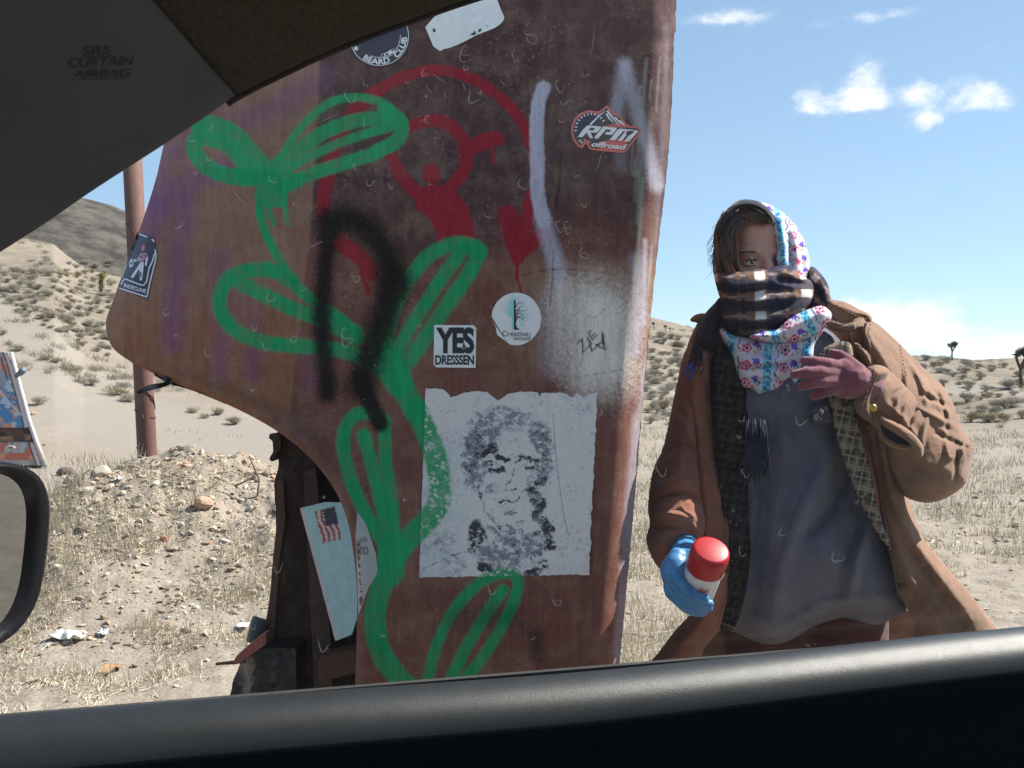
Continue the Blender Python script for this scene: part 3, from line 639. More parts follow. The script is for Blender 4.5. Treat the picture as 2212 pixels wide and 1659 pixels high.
def panel_disp(u, v):
    u = np.asarray(u, float); v = np.asarray(v, float)
    d = (fbm(u/310., v/330., 2, 41)-0.5)*0.012+(fbm(u/120., v/140., 2, 45)-0.5)*0.0022
    # rounded right-hand corner
    e = Rv(v)-u
    d = d+0.060*np.clip(1-e/62.0, 0, 1)**2.2+0.004*np.exp(-((e-85)/10)**2)
    # fender on the left leans back from a body crease
    cr = np.interp(v, [-900, 170, 500, 860, 905, 945, 1000, 2300], [700, 690, 672, 628, 640, 690, 745, 765])
    s = np.clip((cr-u)/420.0, -0.2, 1.2)
    up = 1-sstep(820, 930, v)
    d = d+up*(0.075*np.clip(s, 0, 1)**1.3+0.010*sstep(0, 0.03, s))
    # rolled outer edge and wheel arch lip
    dl, _ = seg_dist(u, v, LSEG)
    d = d+0.050*np.clip(1-dl/42.0, 0, 1)**2.0*sstep(760, 690, v)
    d = d-0.016*np.exp(-((dl-16)/20.0)**2)*sstep(770, 830, v)+0.012*np.clip(1-dl/9, 0, 1)*sstep(770, 830, v)
    # vertical pressed seam
    sm = np.interp(v, [-900, 150, 800, 2300], [1225, 1214, 1190, 1150])
    d = d+0.0035*np.exp(-((u-sm)/7.0)**2)
    return d
def PW(u, v, off=0.0):                        # point on the panel, off metres proud of it
    u = np.asarray(u, float); v = np.asarray(v, float)
    Y = WY+panel_disp(u, v)-off
    return np.stack([(u-CU)/FOC*Y, Y, EYE-(v-CV)/FOC*Y], -1)

# ---- paint sprayed on the panel, in order
G, RD, BK, WHT, PU, GY = sh(6, 122, 77), sh(116, 26, 38), (0.007, 0.007, 0.008), (.84, .78, .71), sh(92, 52, 104), sh(146, 144, 156)
STK = []
def st(col, pts, w, soft=3.0, op=1.0, n=8, g='', rag=0.0): STK.append(('s', col, catmull(pts, n) if len(pts) > 2 else np.array(pts, float), w, soft, op, g, rag))
def pg(col, pts, soft=3.0, op=1.0, g=''): STK.append(('p', col, catmull(pts, 6, True), None, soft, op, g, 0.0))
z4 = lambda P: [(221.2+x*.32, 177+y*.32) for x, y in P]
z1 = lambda P: [(x*.5013, y*.5013) for x, y in P]
z5 = lambda P: [(663.6+x*.304, 132.7+y*.304) for x, y in P]
# old purple; the stroke towards the roof pillar is a painted window reflection
for P, w, o in (([(352, 330), (338, 420), (330, 500)], 46, .75), ([(345, 445), (400, 402), (455, 372), (520, 348)], 46, .8), ([(402, 440), (388, 540), (378, 640), (372, 738)], 40, .8),
                ([(470, 560), (482, 640), (486, 700)], 44, .5), ([(478, 745), (476, 800)], 30, .75), ([(546, 640), (548, 710)], 34, .45), ([(549, 760), (546, 805)], 28, .75),
                ([(440, 275), (560, 250), (640, 205), (700, 165)], 46, .55), ([(672, 760), (668, 830)], 26, .45), ([(420, 250), (400, 330)], 50, .5)):
    st(PU, P, w, 20, o*.52)
# red ring with a small figure holding up its arms
for P, w in (([(708, 500), (699, 455), (703, 406), (712, 360), (735, 290), (770, 236), (816, 197)], 30), ([(816, 197), (846, 178), (892, 160), (937, 151), (983, 157), (1028, 175), (1074, 206), (1114, 245), (1135, 279), (1150, 321), (1163, 376), (1160, 421), (1144, 450)], 23),
             ([(889, 272), (922, 262), (952, 262), (983, 281), (1002, 305), (1008, 341), (998, 376), (966, 412)], 27), ([(1005, 328), (1028, 313), (1062, 300)], 32), ([(1071, 298), (1073, 302)], 30),
             ([(846, 339), (868, 382), (894, 412), (925, 432)], 28), ([(931, 372), (932, 380)], 37), ([(931, 424), (965, 432), (988, 462), (1000, 510)], 50), ([(922, 437), (940, 456), (962, 476)], 40), ([(935, 440), (960, 490)], 40),
             ([(1096, 462), (1102, 490), (1112, 530)], 40), ([(1150, 425), (1138, 482), (1120, 540)], 34), ([(1176, 497), (1150, 528), (1122, 548)], 26), ([(1112, 530), (1118, 560)], 26),
             ([(727, 518), (761, 542), (791, 569), (805, 590)], 34)):
    st(RD, P, w, 3.0, 0.95, rag=2.5)
for P, w in (([(1117, 558), (1117, 604)], 8), ([(1117, 600), (1126, 632)], 4), ([(947, 465), (949, 500), (952, 524)], 8), ([(779, 588), (790, 612), (795, 633)], 9), ([(1062, 312), (1066, 352)], 6), ([(900, 425), (902, 452)], 7), ([(962, 480), (966, 510)], 6)):
    st(RD, P, w, 1.5)
# grey drip, grey A, cream cloud
st(GY, [(1174, 190), (1163, 224), (1159, 285), (1161, 361), (1162, 421), (1174, 476)], 30, 3, .92, rag=2)
st(GY, [(1172, 470), (1187, 522), (1203, 575), (1208, 610)], 30, 11, .75)
st(GY, [(1347, 140), (1338, 200), (1328, 262)], 24, 11, .5); st(GY, [(1350, 140), (1370, 220), (1396, 310), (1418, 400)], 24, 11, .62); st(GY, [(1330, 262), (1345, 360)], 20, 14, .2)
st(GY, [(1196, 640), (1190, 720), (1192, 790)], 34, 26, .4)
st(WHT, [(1278, 668), (1304, 690), (1296, 740), (1300, 790)], 92, 66, 1.0); st(WHT, [(1286, 690), (1300, 760)], 70, 44, .8)
st(WHT, [(1215, 640), (1225, 720), (1240, 790), (1262, 830)], 40, 40, .35)
st(GY, [(1376, 560), (1378, 660), (1368, 760)], 22, 14, .55); st(GY, [(1394, 520), (1390, 700)], 8, 5, .6)
st(GY, [(1404, 780), (1388, 900), (1372, 1080), (1356, 1260), (1344, 1440)], 20, 12, .5); st(GY, [(1372, 900), (1352, 1120), (1330, 1420)], 10, 8, .3); st(GY, [(1440, 60), (1432, 300), (1412, 560)], 9, 8, .14)
# green plant
for P, w in ((z4([(1200, 520), (1290, 375), (1400, 245), (1550, 135), (1700, 105), (1850, 125), (1950, 175)]), 17), (z4([(1900, 190), (2000, 250), (2020, 330), (1970, 410), (1850, 470)]), 30), (z4([(1850, 480), (1600, 560), (1400, 625), (1280, 690), (1200, 720)]), 28),
             (z4([(1180, 560), (1350, 440), (1500, 340), (1700, 265), (1940, 240)]), 30), (z4([(1250, 590), (1450, 480), (1700, 375), (1960, 300)]), 19),
             (z4([(980, 655), (820, 625), (700, 565), (630, 480), (625, 400), (690, 320)]), 34), (z4([(680, 300), (800, 330), (900, 390), (990, 500), (1080, 600)]), 52), (z4([(660, 380), (760, 400), (860, 450), (960, 560)]), 30),
             (z4([(1060, 850), (1080, 950), (1115, 1050), (1180, 1180), (1230, 1260), (1300, 1340)]), 20)):
    st(G, P, w, 3.2)
pg(G, z4([(1000, 500), (1060, 545), (1130, 575), (1190, 510), (1300, 620), (1380, 640), (1255, 725), (1245, 815), (1190, 845), (1100, 845), (1042, 820), (1030, 760), (1040, 715), (960, 690), (880, 620)]), 2.5)
for P, w in ((z4([(1130, 835), (1135, 890), (1155, 962)]), 8), (z4([(1230, 800), (1238, 880), (1250, 962)]), 9), (z4([(1062, 820), (1060, 900)]), 14)): st(G, P, w, 1.5)
for P, w in ((z1([(1200, 1170), (1080, 1165), (990, 1195), (948, 1270), (955, 1350), (1010, 1420), (1110, 1468), (1240, 1488), (1400, 1500), (1530, 1530), (1620, 1580)]), 30),
             (z1([(1010, 1205), (1120, 1262), (1250, 1325), (1400, 1385), (1540, 1460)]), 30), (z1([(1150, 1150), (1240, 1210), (1330, 1280), (1420, 1345), (1540, 1430)]), 24),
             (z1([(1650, 1500), (1685, 1380), (1725, 1270), (1785, 1170), (1862, 1092), (1960, 1050), (2040, 1060), (2066, 1090)]), 29), (z1([(2066, 1080), (2020, 1180), (1930, 1310), (1850, 1430), (1790, 1520), (1730, 1600)]), 31),
             (z1([(1995, 1075), (1910, 1190), (1810, 1345), (1745, 1450), (1690, 1570)]), 27), (z1([(1640, 1480), (1670, 1570), (1720, 1650)]), 60),
             ([(838, 762), (866, 830), (900, 890)], 46), ([(895, 880), (928, 950), (948, 1020), (948, 1085), (918, 1130), (878, 1168), (846, 1212)], 46),
             ([(846, 1205), (826, 1262), (810, 1330), (820, 1400), (850, 1450), (885, 1490)], 44), ([(850, 1180), (842, 1235)], 62),
             ([(846, 1200), (800, 1128), (763, 1050), (744, 980), (745, 930), (766, 898), (800, 892), (830, 912)], 27), ([(786, 940), (815, 1050), (842, 1180)], 28), ([(830, 910), (834, 1000), (846, 1080), (852, 1160)], 25),
             ([(924, 1470), (944, 1392), (985, 1312), (1040, 1256), (1090, 1238), (1118, 1248), (1112, 1292), (1080, 1360), (1040, 1424), (1008, 1462)], 23), ([(972, 1470), (1010, 1392), (1060, 1312), (1086, 1275)], 25)):
    st(G, P, w, 5.0, g='green')
# black P
for P, w, s in (([(716, 478), (704, 560), (696, 650), (698, 740), (708, 850)], 36, 15), ([(712, 482), (752, 474), (800, 500), (836, 556), (852, 620)], 54, 26), ([(850, 606), (828, 690), (800, 765), (780, 835)], 58, 24), ([(778, 815), (798, 866), (822, 915)], 34, 7)):
    st(BK, P, w, s, 0.97)
st(BK, [(985, 1340), (1100, 1330), (1128, 1345)], 36, 22, .35); st(BK, [(1155, 1370), (1158, 1420)], 26, 12, .55)
# scratched tag and pencil lines
z3 = lambda P: [(911.3+x*.224, 601.7+y*.224) for x, y in P]
for P, w in (([(1495, 632), (1545, 580), (1556, 650), (1545, 720), (1620, 640)], 2.2), ([(1540, 580), (1555, 690)], 1.8), ([(1602, 520), (1632, 502), (1606, 520), (1640, 590), (1688, 550)], 2.2), ([(1625, 565), (1672, 528)], 1.8),
             ([(1600, 580), (1636, 630), (1620, 640), (1640, 700), (1725, 620)], 2.2), ([(1676, 640), (1730, 622), (1742, 520), (1768, 684), (1676, 640)], 2.4), ([(1600, 560), (1636, 700)], 1.8), ([(1745, 530), (1752, 680)], 1.8)):
    STK.append(('s', BK, np.array(z3(P)), w, 1.2, 0.95, '', 0))
for P in ([(1585, 265), (1530, 290), (1490, 345), (1440, 355), (1430, 400), (1380, 440), (1372, 490), (1390, 525)], [(1470, 520), (1485, 550), (1372, 620), (1450, 800)], [(1405, 815), (1405, 880), (1425, 960)], [(1425, 960), (1940, 880), (1930, 960)],
          [(1600, 365), (1665, 380), (1720, 340), (1750, 300), (1785, 295)], [(1850, 335), (1910, 335), (1960, 290)], [(1500, 120), (1450, 195)], [(1690, 0), (1652, 75)], [(1560, 700), (1545, 780)], [(1960, 150), (1930, 200)], [(1900, 495), (2005, 525)]):
    STK.append(('s', (0.05, 0.045, 0.04), np.array(z3(P)), 0.9, 1.0, 0.6, '', 0))
for P, w in (([(1125, 596), (1160, 586), (1215, 580), (1260, 584)], 1.2), ([(1212, 330), (1208, 400), (1200, 450)], 4.0), ([(1196, 540), (1193, 600), (1188, 660)], 1.6)):
    STK.append(('s', (0.03, 0.02, 0.02), np.array(P, float), w, 1.2, 0.8, '', 0))
# bare worn streaks down the right corner and faded thumb marks
SCR = np.random.default_rng(12)
for k in range(46):
    u0 = 1370+SCR.random()*66; v0 = 120+SCR.random()*1200; ln = 30+SCR.random()*160
    e = Rv(v0)-u0
    if e < 6 or e > 95: continue
    st(sh(128, 124, 118) if SCR.random() < .6 else sh(104, 112, 104), [(u0, v0), (u0-2-ln*.03, v0+ln*.5), (u0-ln*.075, v0+ln)], 1.5+SCR.random()*6, 3, .25+.4*SCR.random(), 4)
def spray(U, V, only=None):
    rgb = np.zeros(U.shape+(3,)); al = np.zeros(U.shape)
    nz = fbm(U/3.1, V/3.1, 2, 61)-0.5; nl = fbm(U/11., V/11., 3, 62)-0.5; stre = fbm(U/26.+V/40., V/26.-U/40., 4, 63, .6)
    for kind, col, P, w, soft, op, g, rag in STK:
        if only and g != only: continue
        m = 1.5*soft+(w or 0)/2+8
        lo, hi = P.min(0)-m, P.max(0)+m
        k = (U > lo[0]) & (U < hi[0]) & (V > lo[1]) & (V < hi[1])
        if not k.any(): continue
        u, v = U[k], V[k]
        if kind == 's':
            d, _ = seg_dist(u, v, P); d = d-w/2
        else:
            d, _ = seg_dist(u, v, P, True); d = np.where(inside(u, v, P), -d, d)
        d = d+nz[k]*soft*0.9+nl[k]*rag*2.2
        a = op*(1-sstep(-soft*0.75, soft*1.15, d))*(np.clip(.66+.46*stre[k], 0, .97) if col is G else 1)
        a0 = al[k]; an = a+a0*(1-a)
        rgb[k] = (np.array(col)*a[:, None]+rgb[k]*(a0*(1-a))[:, None])/np.maximum(an, 1e-6)[:, None]
        al[k] = an
    return rgb, al

def build_panel():
    rows = np.concatenate([np.arange(-900, -30, 45), np.arange(-30, 1520, 2.9), np.arange(1520, 2301, 40)])
    c = np.linspace(0, 1, 420)
    c = np.concatenate([c[:1], [0.0012], c[1:-1], [0.9988], c[-1:]])
    Vg, T = np.meshgrid(rows, c, indexing='ij')
    U = Lv(Vg)+(Rv(Vg)-Lv(Vg))*T
    # the metal edge itself is a little ragged
    rag = (fbm(Vg/9., Vg*0, 3, 71)-0.5)*3.0
    U = U+rag*np.clip((T-0.97)/0.03, 0, 1)
    P = PW(U, Vg)
    rgb, al = spray(U.ravel(), Vg.ravel())
    # brown primer; light and glass reflection painted in: tan fender, paler below, plum above
    u, v = U.ravel(), Vg.ravel()
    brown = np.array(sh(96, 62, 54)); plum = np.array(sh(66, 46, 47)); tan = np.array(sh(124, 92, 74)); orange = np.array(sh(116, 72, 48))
    cr = np.interp(v, [-900, 170, 500, 860, 2300], [700, 690, 672, 628, 628])
    fen = sstep(4, -4, u-cr)*sstep(930, 860, v)
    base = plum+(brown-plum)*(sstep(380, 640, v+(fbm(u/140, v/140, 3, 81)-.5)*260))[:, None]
    base = base+(tan-base)*(fen*0.9*(0.6+0.6*fbm(u/150, v/150, 3, 83)))[:, None]
    base = base+(orange-base)*(fen*sstep(560, 800, v)*0.75)[:, None]; base = base*np.array([.86, .88, .90])
    warm = sstep(540, 575, v)*sstep(860, 700, v)*sstep(1085, 1130, u)  # paler zone of the glass reflection, painted into the base
    base = base+(np.array(sh(118, 94, 78))-base)*(warm*0.55)[:, None]
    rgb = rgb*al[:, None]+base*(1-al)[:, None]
    # thin layer of dust, flaking and pinholes
    fl = sstep(0.70, 0.78, fbm(u/4.2, v/4.2, 3, 91))*0.5*sstep(0.5, 0.62, fbm(u/60, v/60, 2, 92))
    fl = fl*(1-.85*al)
    rgb = rgb*(1-fl)[:, None]+np.array(sh(120, 96, 84))*fl[:, None]
    st_ = 0.90+0.2*fbm(u/6.0, v/170.0, 3, 95)
    rgb = rgb*st_[:, None]
    nr, nc = U.shape
    V3 = P.reshape(-1, 3)
    quads = grid_quads(nr, nc)
    # returned flange round the whole edge gives the sheet its depth
    ring = np.concatenate([np.arange(nc), np.arange(1, nr)*nc+nc-1, (nr-1)*nc+np.arange(nc-2, -1, -1), np.arange(nr-2, 0, -1)*nc])
    back = V3[ring].copy(); back[:, 1] += 0.022
    cx = np.array([-0.2, 0, 1.0]); back[:, 0] += np.sign(cx[0]-back[:, 0])*0.004
    n0 = len(V3); m = len(ring); i = np.arange(m); j = (i+1) % m
    fl_q = np.stack([ring[i], ring[j], n0+j, n0+i], 1)
    V3 = np.vstack([V3, back])
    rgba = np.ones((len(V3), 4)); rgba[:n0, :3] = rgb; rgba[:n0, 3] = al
    rgba[n0:, :3] = np.array(sh(150, 118, 96)); rgba[n0:, 3] = 0
    rgba[ring, :3] = rgba[ring, :3]*0.4+np.array(sh(150, 120, 100))*0.6
    me = mesh_np('body_panel', V3, np.vstack([quads, fl_q]))
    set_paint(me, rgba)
    t = NT('weathered_body_paint'); a = t.attr('paint'); P_ = t.coord()
    mp = t.node('Mapping', Vector=P_); mp.inputs['Scale'].default_value = (30, 30, 5)
    g1 = t.noise(3.0, 7, 0.65, mp.outputs[0]); g2 = t.noise(22, 6, 0.7, P_); g3 = t.noise(190, 4, 0.6, P_)
    col = t.mix(1.0, a.outputs['Color'], t.ramp(g1, [(0.3, 0.80), (0.7, 1.12)]), 'MULTIPLY')
    dust = t.math('MULTIPLY', t.ramp(g2, [(0.45, 0.0), (0.75, 0.30)]), t.math('SUBTRACT', 1.0, t.math('MULTIPLY', a.outputs['Alpha'], 0.96)))
    col = t.mix(dust, col, sh(138, 116, 100))
    col = t.mix(t.ramp(g3, [(0.30, 0.35), (0.40, 0.0)]), col, (0.03, 0.018, 0.014))
    rg = t.math('ADD', 0.48, t.math('MULTIPLY', g2, 0.25))
    t.bsdf(col, rg, 0, t.bump(t.math('ADD', g3, t.math('MULTIPLY', g2, 2.0)), 0.22, 0.0012), 0.08)
    adopt(link('body_panel', me, t.m), WRECK)
build_panel()

RUST = rusty('rusted_steel', (0.07, 0.035, 0.022), (0.115, 0.06, 0.04), (0.05, 0.03, 0.026), 5)
DARKRUST = rusty('dark_rust', (0.045, 0.026, 0.02), (0.075, 0.045, 0.034), (0.03, 0.022, 0.02), 6)
RUBBER = plain('black_rubber', (0.014, 0.014, 0.016), 0.5, 0, 0.2, 40, 0.2)
def solid(name, outline, y0, y1, mats, parent, step=14, jitter=0.0, bend=None, paintfn=None, smooth=False):
    """plate cut to an outline at distance y0, with real thickness y1-y0"""
    V, T, out = cdt_fill(outline, step)
    n = len(V); no = len(out)
    yy = np.full(n, y0) + (bend(V[:, 0], V[:, 1]) if bend else 0) + (fbm(V[:, 0]/18, V[:, 1]/18, 3, 7)-0.5)*jitter
    def pt(y): return np.stack([(V[:, 0]-CU)/FOC*y0, y, EYE-(V[:, 1]-CV)/FOC*y0], 1)
    A, B = pt(yy), pt(yy+(y1-y0))
    i = np.arange(no); j = (i+1) % no
    # outline orientation
    s = np.sum(out[:, 0]*np.roll(out[:, 1], -1)-np.roll(out[:, 0], -1)*out[:, 1])
    T1 = T if True else T
    side = np.stack([i, j, n+j, n+i], 1)
    me = mesh_np(name, np.vstack([A, B]), side, np.vstack([T1, T1[:, ::-1]+n]), smooth)
    bm = bmesh.new(); bm.from_mesh(me); bmesh.ops.recalc_face_normals(bm, faces=bm.faces); bm.to_mesh(me); bm.free()
    if paintfn is not None:
        c = paintfn(V[:, 0], V[:, 1]); set_paint(me, np.vstack([c, c]))
    return adopt(link(name, me, mats), parent)
def build_wreck_rest():
    # inner wing behind the wheel arch
    solid('inner_wing', [(596, 905), (640, 900), (720, 960), (790, 1050), (830, 1300), (840, 1700), (836, 2190), (540, 2190), (556, 1700), (568, 1500), (576, 1340), (588, 1200), (598, 1120), (597, 1040), (606, 1010), (604, 960)], WY+0.20, WY+0.24, DARKRUST, WRECK, 16, 0.02,
          bend=lambda u, v: 0.05*sstep(620, 760, u)+0.02*np.sin(v/60.0))
    solid('wing_flange', [(597, 1040), (612, 1032), (616, 1120), (604, 1200), (594, 1340), (586, 1500), (578, 1700), (560, 2180), (548, 2180), (562, 1700), (571, 1500), (579, 1340), (590, 1200), (599, 1120)], WY+0.165, WY+0.2, RUST, WRECK, 12, 0.006)
    solid('strut', [(655, 1020), (682, 1012), (700, 1180), (716, 1420), (722, 2190), (680, 2190), (676, 1420)], WY+0.13, WY+0.19, DARKRUST, WRECK, 14, 0.006)
    solid('cross_member', [(684, 1420), (772, 1400), (778, 1450), (690, 1475)], WY+0.10, WY+0.15, RUST, WRECK, 12, 0.006)
    solid('arch_bracket', [(583, 937), (607, 934), (606, 968), (597, 980), (596, 994), (585, 998), (582, 990), (590, 976), (588, 952), (580, 946)], WY+0.16, WY+0.185, DARKRUST, WRECK, 5, 0.012)
    # window reflection of a flag-stamped envelope, built as a solid pale sheet
    def reflection_paint(u, v):
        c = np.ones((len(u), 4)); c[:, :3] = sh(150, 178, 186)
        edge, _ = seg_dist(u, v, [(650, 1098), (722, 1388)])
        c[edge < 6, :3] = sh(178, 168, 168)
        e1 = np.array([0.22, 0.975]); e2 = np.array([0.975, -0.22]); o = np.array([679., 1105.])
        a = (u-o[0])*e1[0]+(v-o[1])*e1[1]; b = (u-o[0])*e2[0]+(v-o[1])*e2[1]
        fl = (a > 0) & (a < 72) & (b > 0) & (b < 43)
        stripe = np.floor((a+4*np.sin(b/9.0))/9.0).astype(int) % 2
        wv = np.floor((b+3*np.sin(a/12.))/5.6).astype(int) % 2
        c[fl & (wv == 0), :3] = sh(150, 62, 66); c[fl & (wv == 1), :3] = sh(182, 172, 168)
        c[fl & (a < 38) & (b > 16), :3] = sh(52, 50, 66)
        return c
    solid('flag_reflection', [(648, 1098), (700, 1086), (770, 1088), (800, 1130), (800, 1260), (772, 1330), (758, 1374), (722, 1388), (690, 1262)], WY+0.085, WY+0.089, painted('flag_reflection_print', rough=0.45), WRECK, 3.2, 0.002,
          bend=lambda u, v: 0.012*np.sin((u-650)/55.0), paintfn=reflection_paint)['label'] = 'pale blue window reflection with a printed flag, built as a sheet inside the wheel arch'
    # loose weatherstrip hanging below the fender
    bm = bmesh.new()
    def strap(P, w, y, t=0.006):
        P = catmull(P, 6); n = len(P); T_ = np.gradient(P, axis=0); N = np.stack([-T_[:, 1], T_[:, 0]], 1); N /= np.linalg.norm(N, axis=1)[:, None]
        wid = np.interp(np.linspace(0, 1, n), np.linspace(0, 1, len(w)), w)
        loops = []
        for i in range(n):
            a, b = P[i]+N[i]*wid[i]/2, P[i]-N[i]*wid[i]/2
            yo = y+0.015*math.sin(i*0.5)
            loops.append([bm.verts.new(W(a[0], a[1], yo)), bm.verts.new(W(b[0], b[1], yo+0.004)), bm.verts.new(W(b[0], b[1], yo+t+0.004)), bm.verts.new(W(a[0], a[1], yo+t))])
        for i in range(n-1):
            for k in range(4): bm.faces.new((loops[i][k], loops[i][(k+1) % 4], loops[i+1][(k+1) % 4], loops[i+1][k]))
        bm.faces.new(loops[0]); bm.faces.new(loops[-1][::-1])
    strap([(334, 808), (352, 817), (366, 823), (410, 836), (448, 850), (478, 862), (490, 870)], [4, 9, 13, 11, 12, 13, 8], WY+0.05)
    strap([(296, 849), (322, 838), (350, 832), (366, 826)], [5, 13, 10, 9], WY+0.045)
    strap([(340, 800), (352, 806)], [6, 6], WY+0.05)
    bm.normal_update(); bmesh.ops.recalc_face_normals(bm, faces=bm.faces)
    adopt(bm_obj('weatherstrip', bm, RUBBER), WRECK)
    # crushed bumper end at the foot
    tear = NT('scuffed_plastic'); f = tear.noise(9, 6, 0.7)
    tear.bsdf(tear.ramp(f, [(0.55, (0.016, 0.016, 0.017)), (0.66, (0.03, 0.03, 0.03)), (0.70, (0.20, 0.19, 0.18))]), 0.45, 0, None, 0.4)
    solid('bumper_end', [(574, 1400), (560, 1404), (536, 1418), (512, 1436), (497, 1452), (486, 1474), (474, 1500), (462, 1560), (452, 1680), (450, 1900), (470, 2250), (640, 2250), (640, 1400)], WY+0.10, WY+0.30, tear.m, WRECK, 14, 0.02, bend=lambda u, v: 0.10*sstep(560, 470, u), smooth=False)
    solid('bumper_lip', [(574, 1368), (560, 1376), (530, 1400), (510, 1418), (500, 1436), (516, 1434), (546, 1412), (574, 1392)], WY+0.085, WY+0.12, plain('red_brown_paint', sh(112, 62, 52), 0.5), WRECK, 7, 0.004)
    bm = bmesh.new(); tube(bm, [W(566, 1336, WY+.17), W(560, 1352, WY+.165), W(556, 1372, WY+.16), W(552, 1386, WY+.16)], 0.019, 14); bmesh.ops.recalc_face_normals(bm, faces=bm.faces)
    adopt(bm_obj('bumper_mount', bm, plain('grey_tube', (0.06, 0.06, 0.062), 0.4, 0.3, .2, 30), smooth=False), WRECK)
    bm = bmesh.new(); tube(bm, [W(468, 1434, WY+.2), W(500, 1431, WY+.17), W(530, 1428, WY+.15)], [.003, .004, .004], 6); adopt(bm_obj('trim_wire', bm, RUST), WRECK)
    # rest of the shell behind the panel: far side, floor pan and roof skin
    bm = bmesh.new()
    Y1 = 3.25
    def px(u, z_v): return ((u-CU)/FOC*WY, EYE-(z_v-CV)/FOC*WY)
    prof = [(445, -860), (1465, -860), (1420, -100), (1395, 300), (1360, 700), (1330, 1100), (1300, 1500), (1262, 2265), (850, 2265), (850, 1000), (700, 900), (420, 760), (350, 700), (400, 500), (440, 200)]
    a = [bm.verts.new((px(u, v)[0], WY+0.34, px(u, v)[1])) for u, v in prof]; b = [bm.verts.new((px(u, v)[0]*0.97, Y1, px(u, v)[1])) for u, v in prof]
    n = len(prof)
    for i in range(n): bm.faces.new((a[i], a[(i+1) % n], b[(i+1) % n], b[i]))
    bm.faces.new(a); bm.faces.new(b); bmesh.ops.recalc_face_normals(bm, faces=bm.faces)
    adopt(bm_obj('body_shell', bm, RUST), WRECK)
    # strip joining the panel's right corner to the shell
    bm = bmesh.new(); vs = np.arange(-860, 2270, 40); la, lb = [], []
    for v in vs:
        p = PW(float(Rv(v))-2, v); la.append(bm.verts.new((p[0], p[1]+0.012, p[2]))); lb.append(bm.verts.new((p[0]-0.05-0.06*max(0, (v-300)/2000), WY+0.36, p[2])))
    for i in range(len(vs)-1): bm.faces.new((la[i], la[i+1], lb[i+1], lb[i]))
    adopt(bm_obj('corner_skin', bm, RUST, smooth=True), WRECK)
build_wreck_rest()
# ------------------------------------------------------------------ stickers and the pasted portrait, all glued to the wreck
class Decal:
    """flat print laid on the panel: layers of shapes, each a hair proud of the one below"""
    def __init__(s): s.v, s.f, s.mi, s.mats = [], [], [], []
    def _m(s, m):
        if m not in s.mats: s.mats.append(m)
        return s.mats.index(m)
    def add(s, V, F, mat, layer):
        V = np.asarray(V, float); b = len(s.v)
        P = PW(V[:, 0], V[:, 1], 0.0016+0.0007*layer)
        s.v.extend(P.tolist()); k = s._m(mat)
        for f in F: s.f.append([b+i for i in f]); s.mi.append(k)
    def poly(s, pts, mat, layer=0, step=None):
        if step:
            V, T, _ = cdt_fill(np.array(pts, float), step); s.add(V, T, mat, layer); return
        T = tessellate_polygon([[Vector((x, y, 0)) for x, y in pts]]); s.add(pts, T, mat, layer)
    def line(s, pts, w, mat, layer=1, closed=False):
        P = np.asarray(pts, float); n = len(P)
        if closed: T_ = np.roll(P, -1, 0)-np.roll(P, 1, 0)
        else: T_ = np.gradient(P, axis=0)
        N = np.stack([-T_[:, 1], T_[:, 0]], 1); N /= np.maximum(np.linalg.norm(N, axis=1), 1e-6)[:, None]
        wa = np.atleast_1d(np.asarray(w, float)); ww = np.interp(np.linspace(0, 1, n), np.linspace(0, 1, len(wa)), wa)[:, None]/2
        V = np.vstack([P+N*ww, P-N*ww]); F = [(i, (i+1) % n, n+(i+1) % n, n+i) for i in range(n if closed else n-1)]
        s.add(V, F, mat, layer)
    def disc(s, c, r, mat, layer=1, n=24, sx=1.0): s.poly([(c[0]+sx*r*math.cos(2*math.pi*k/n), c[1]+r*math.sin(2*math.pi*k/n)) for k in range(n)], mat, layer)
    def ring(s, c, r, w, mat, layer, a0=0, a1=360, n=48):
        s.line([(c[0]+r*math.cos(math.radians(a0+(a1-a0)*k/n)), c[1]+r*math.sin(math.radians(a0+(a1-a0)*k/n))) for k in range(n+1)], w, mat, layer)
    def text(s, txt, place, mat, layer=2, bold=0.0, shear=0.0, spacing=1.0):
        V, F = glyphs(txt, bold, shear, spacing); s.add([place(x, y) for x, y in V], F, mat, layer)
    def build(s, name, label=None, parent=None):
        me = bpy.data.meshes.new(name); me.from_pydata(s.v, [], s.f); me.update()
        o = link(name, me, s.mats); me.polygons.foreach_set('material_index', s.mi)
        if label: o['label'] = label
        return adopt(o, parent or WRECK)
def glyphs(txt, bold=0.0, shear=0.0, spacing=1.0):
    """outline of a line of lettering, normalised: baseline at y=0, cap height 1, x from 0"""
    c = bpy.data.curves.new('t', 'FONT'); c.body = txt; c.size = 1.0; c.offset = bold; c.shear = shear; c.space_character = spacing; c.resolution_u = 4
    o = bpy.data.objects.new('t', c); COL.objects.link(o)
    dg = bpy.context.evaluated_depsgraph_get(); dg.update()
    me = bpy.data.meshes.new_from_object(o.evaluated_get(dg))
    V = np.array([v.co[:2] for v in me.vertices]); F = [tuple(p.vertices) for p in me.polygons]
    bpy.data.objects.remove(o); bpy.data.curves.remove(c); bpy.data.meshes.remove(me)
    V[:, 0] -= V[:, 0].min(); V /= 0.72
    return V, F
def fit(x0, x1, ytop, ybase, V=None, skew=(0, 0)):
    """placer: stretch lettering of width w (set on first use) into a box"""
    def mk(w): return lambda x, y: (x0+(x1-x0)*x/w+skew[0]*y, ybase+(ytop-ybase)*y+skew[1]*x/w)
    return mk
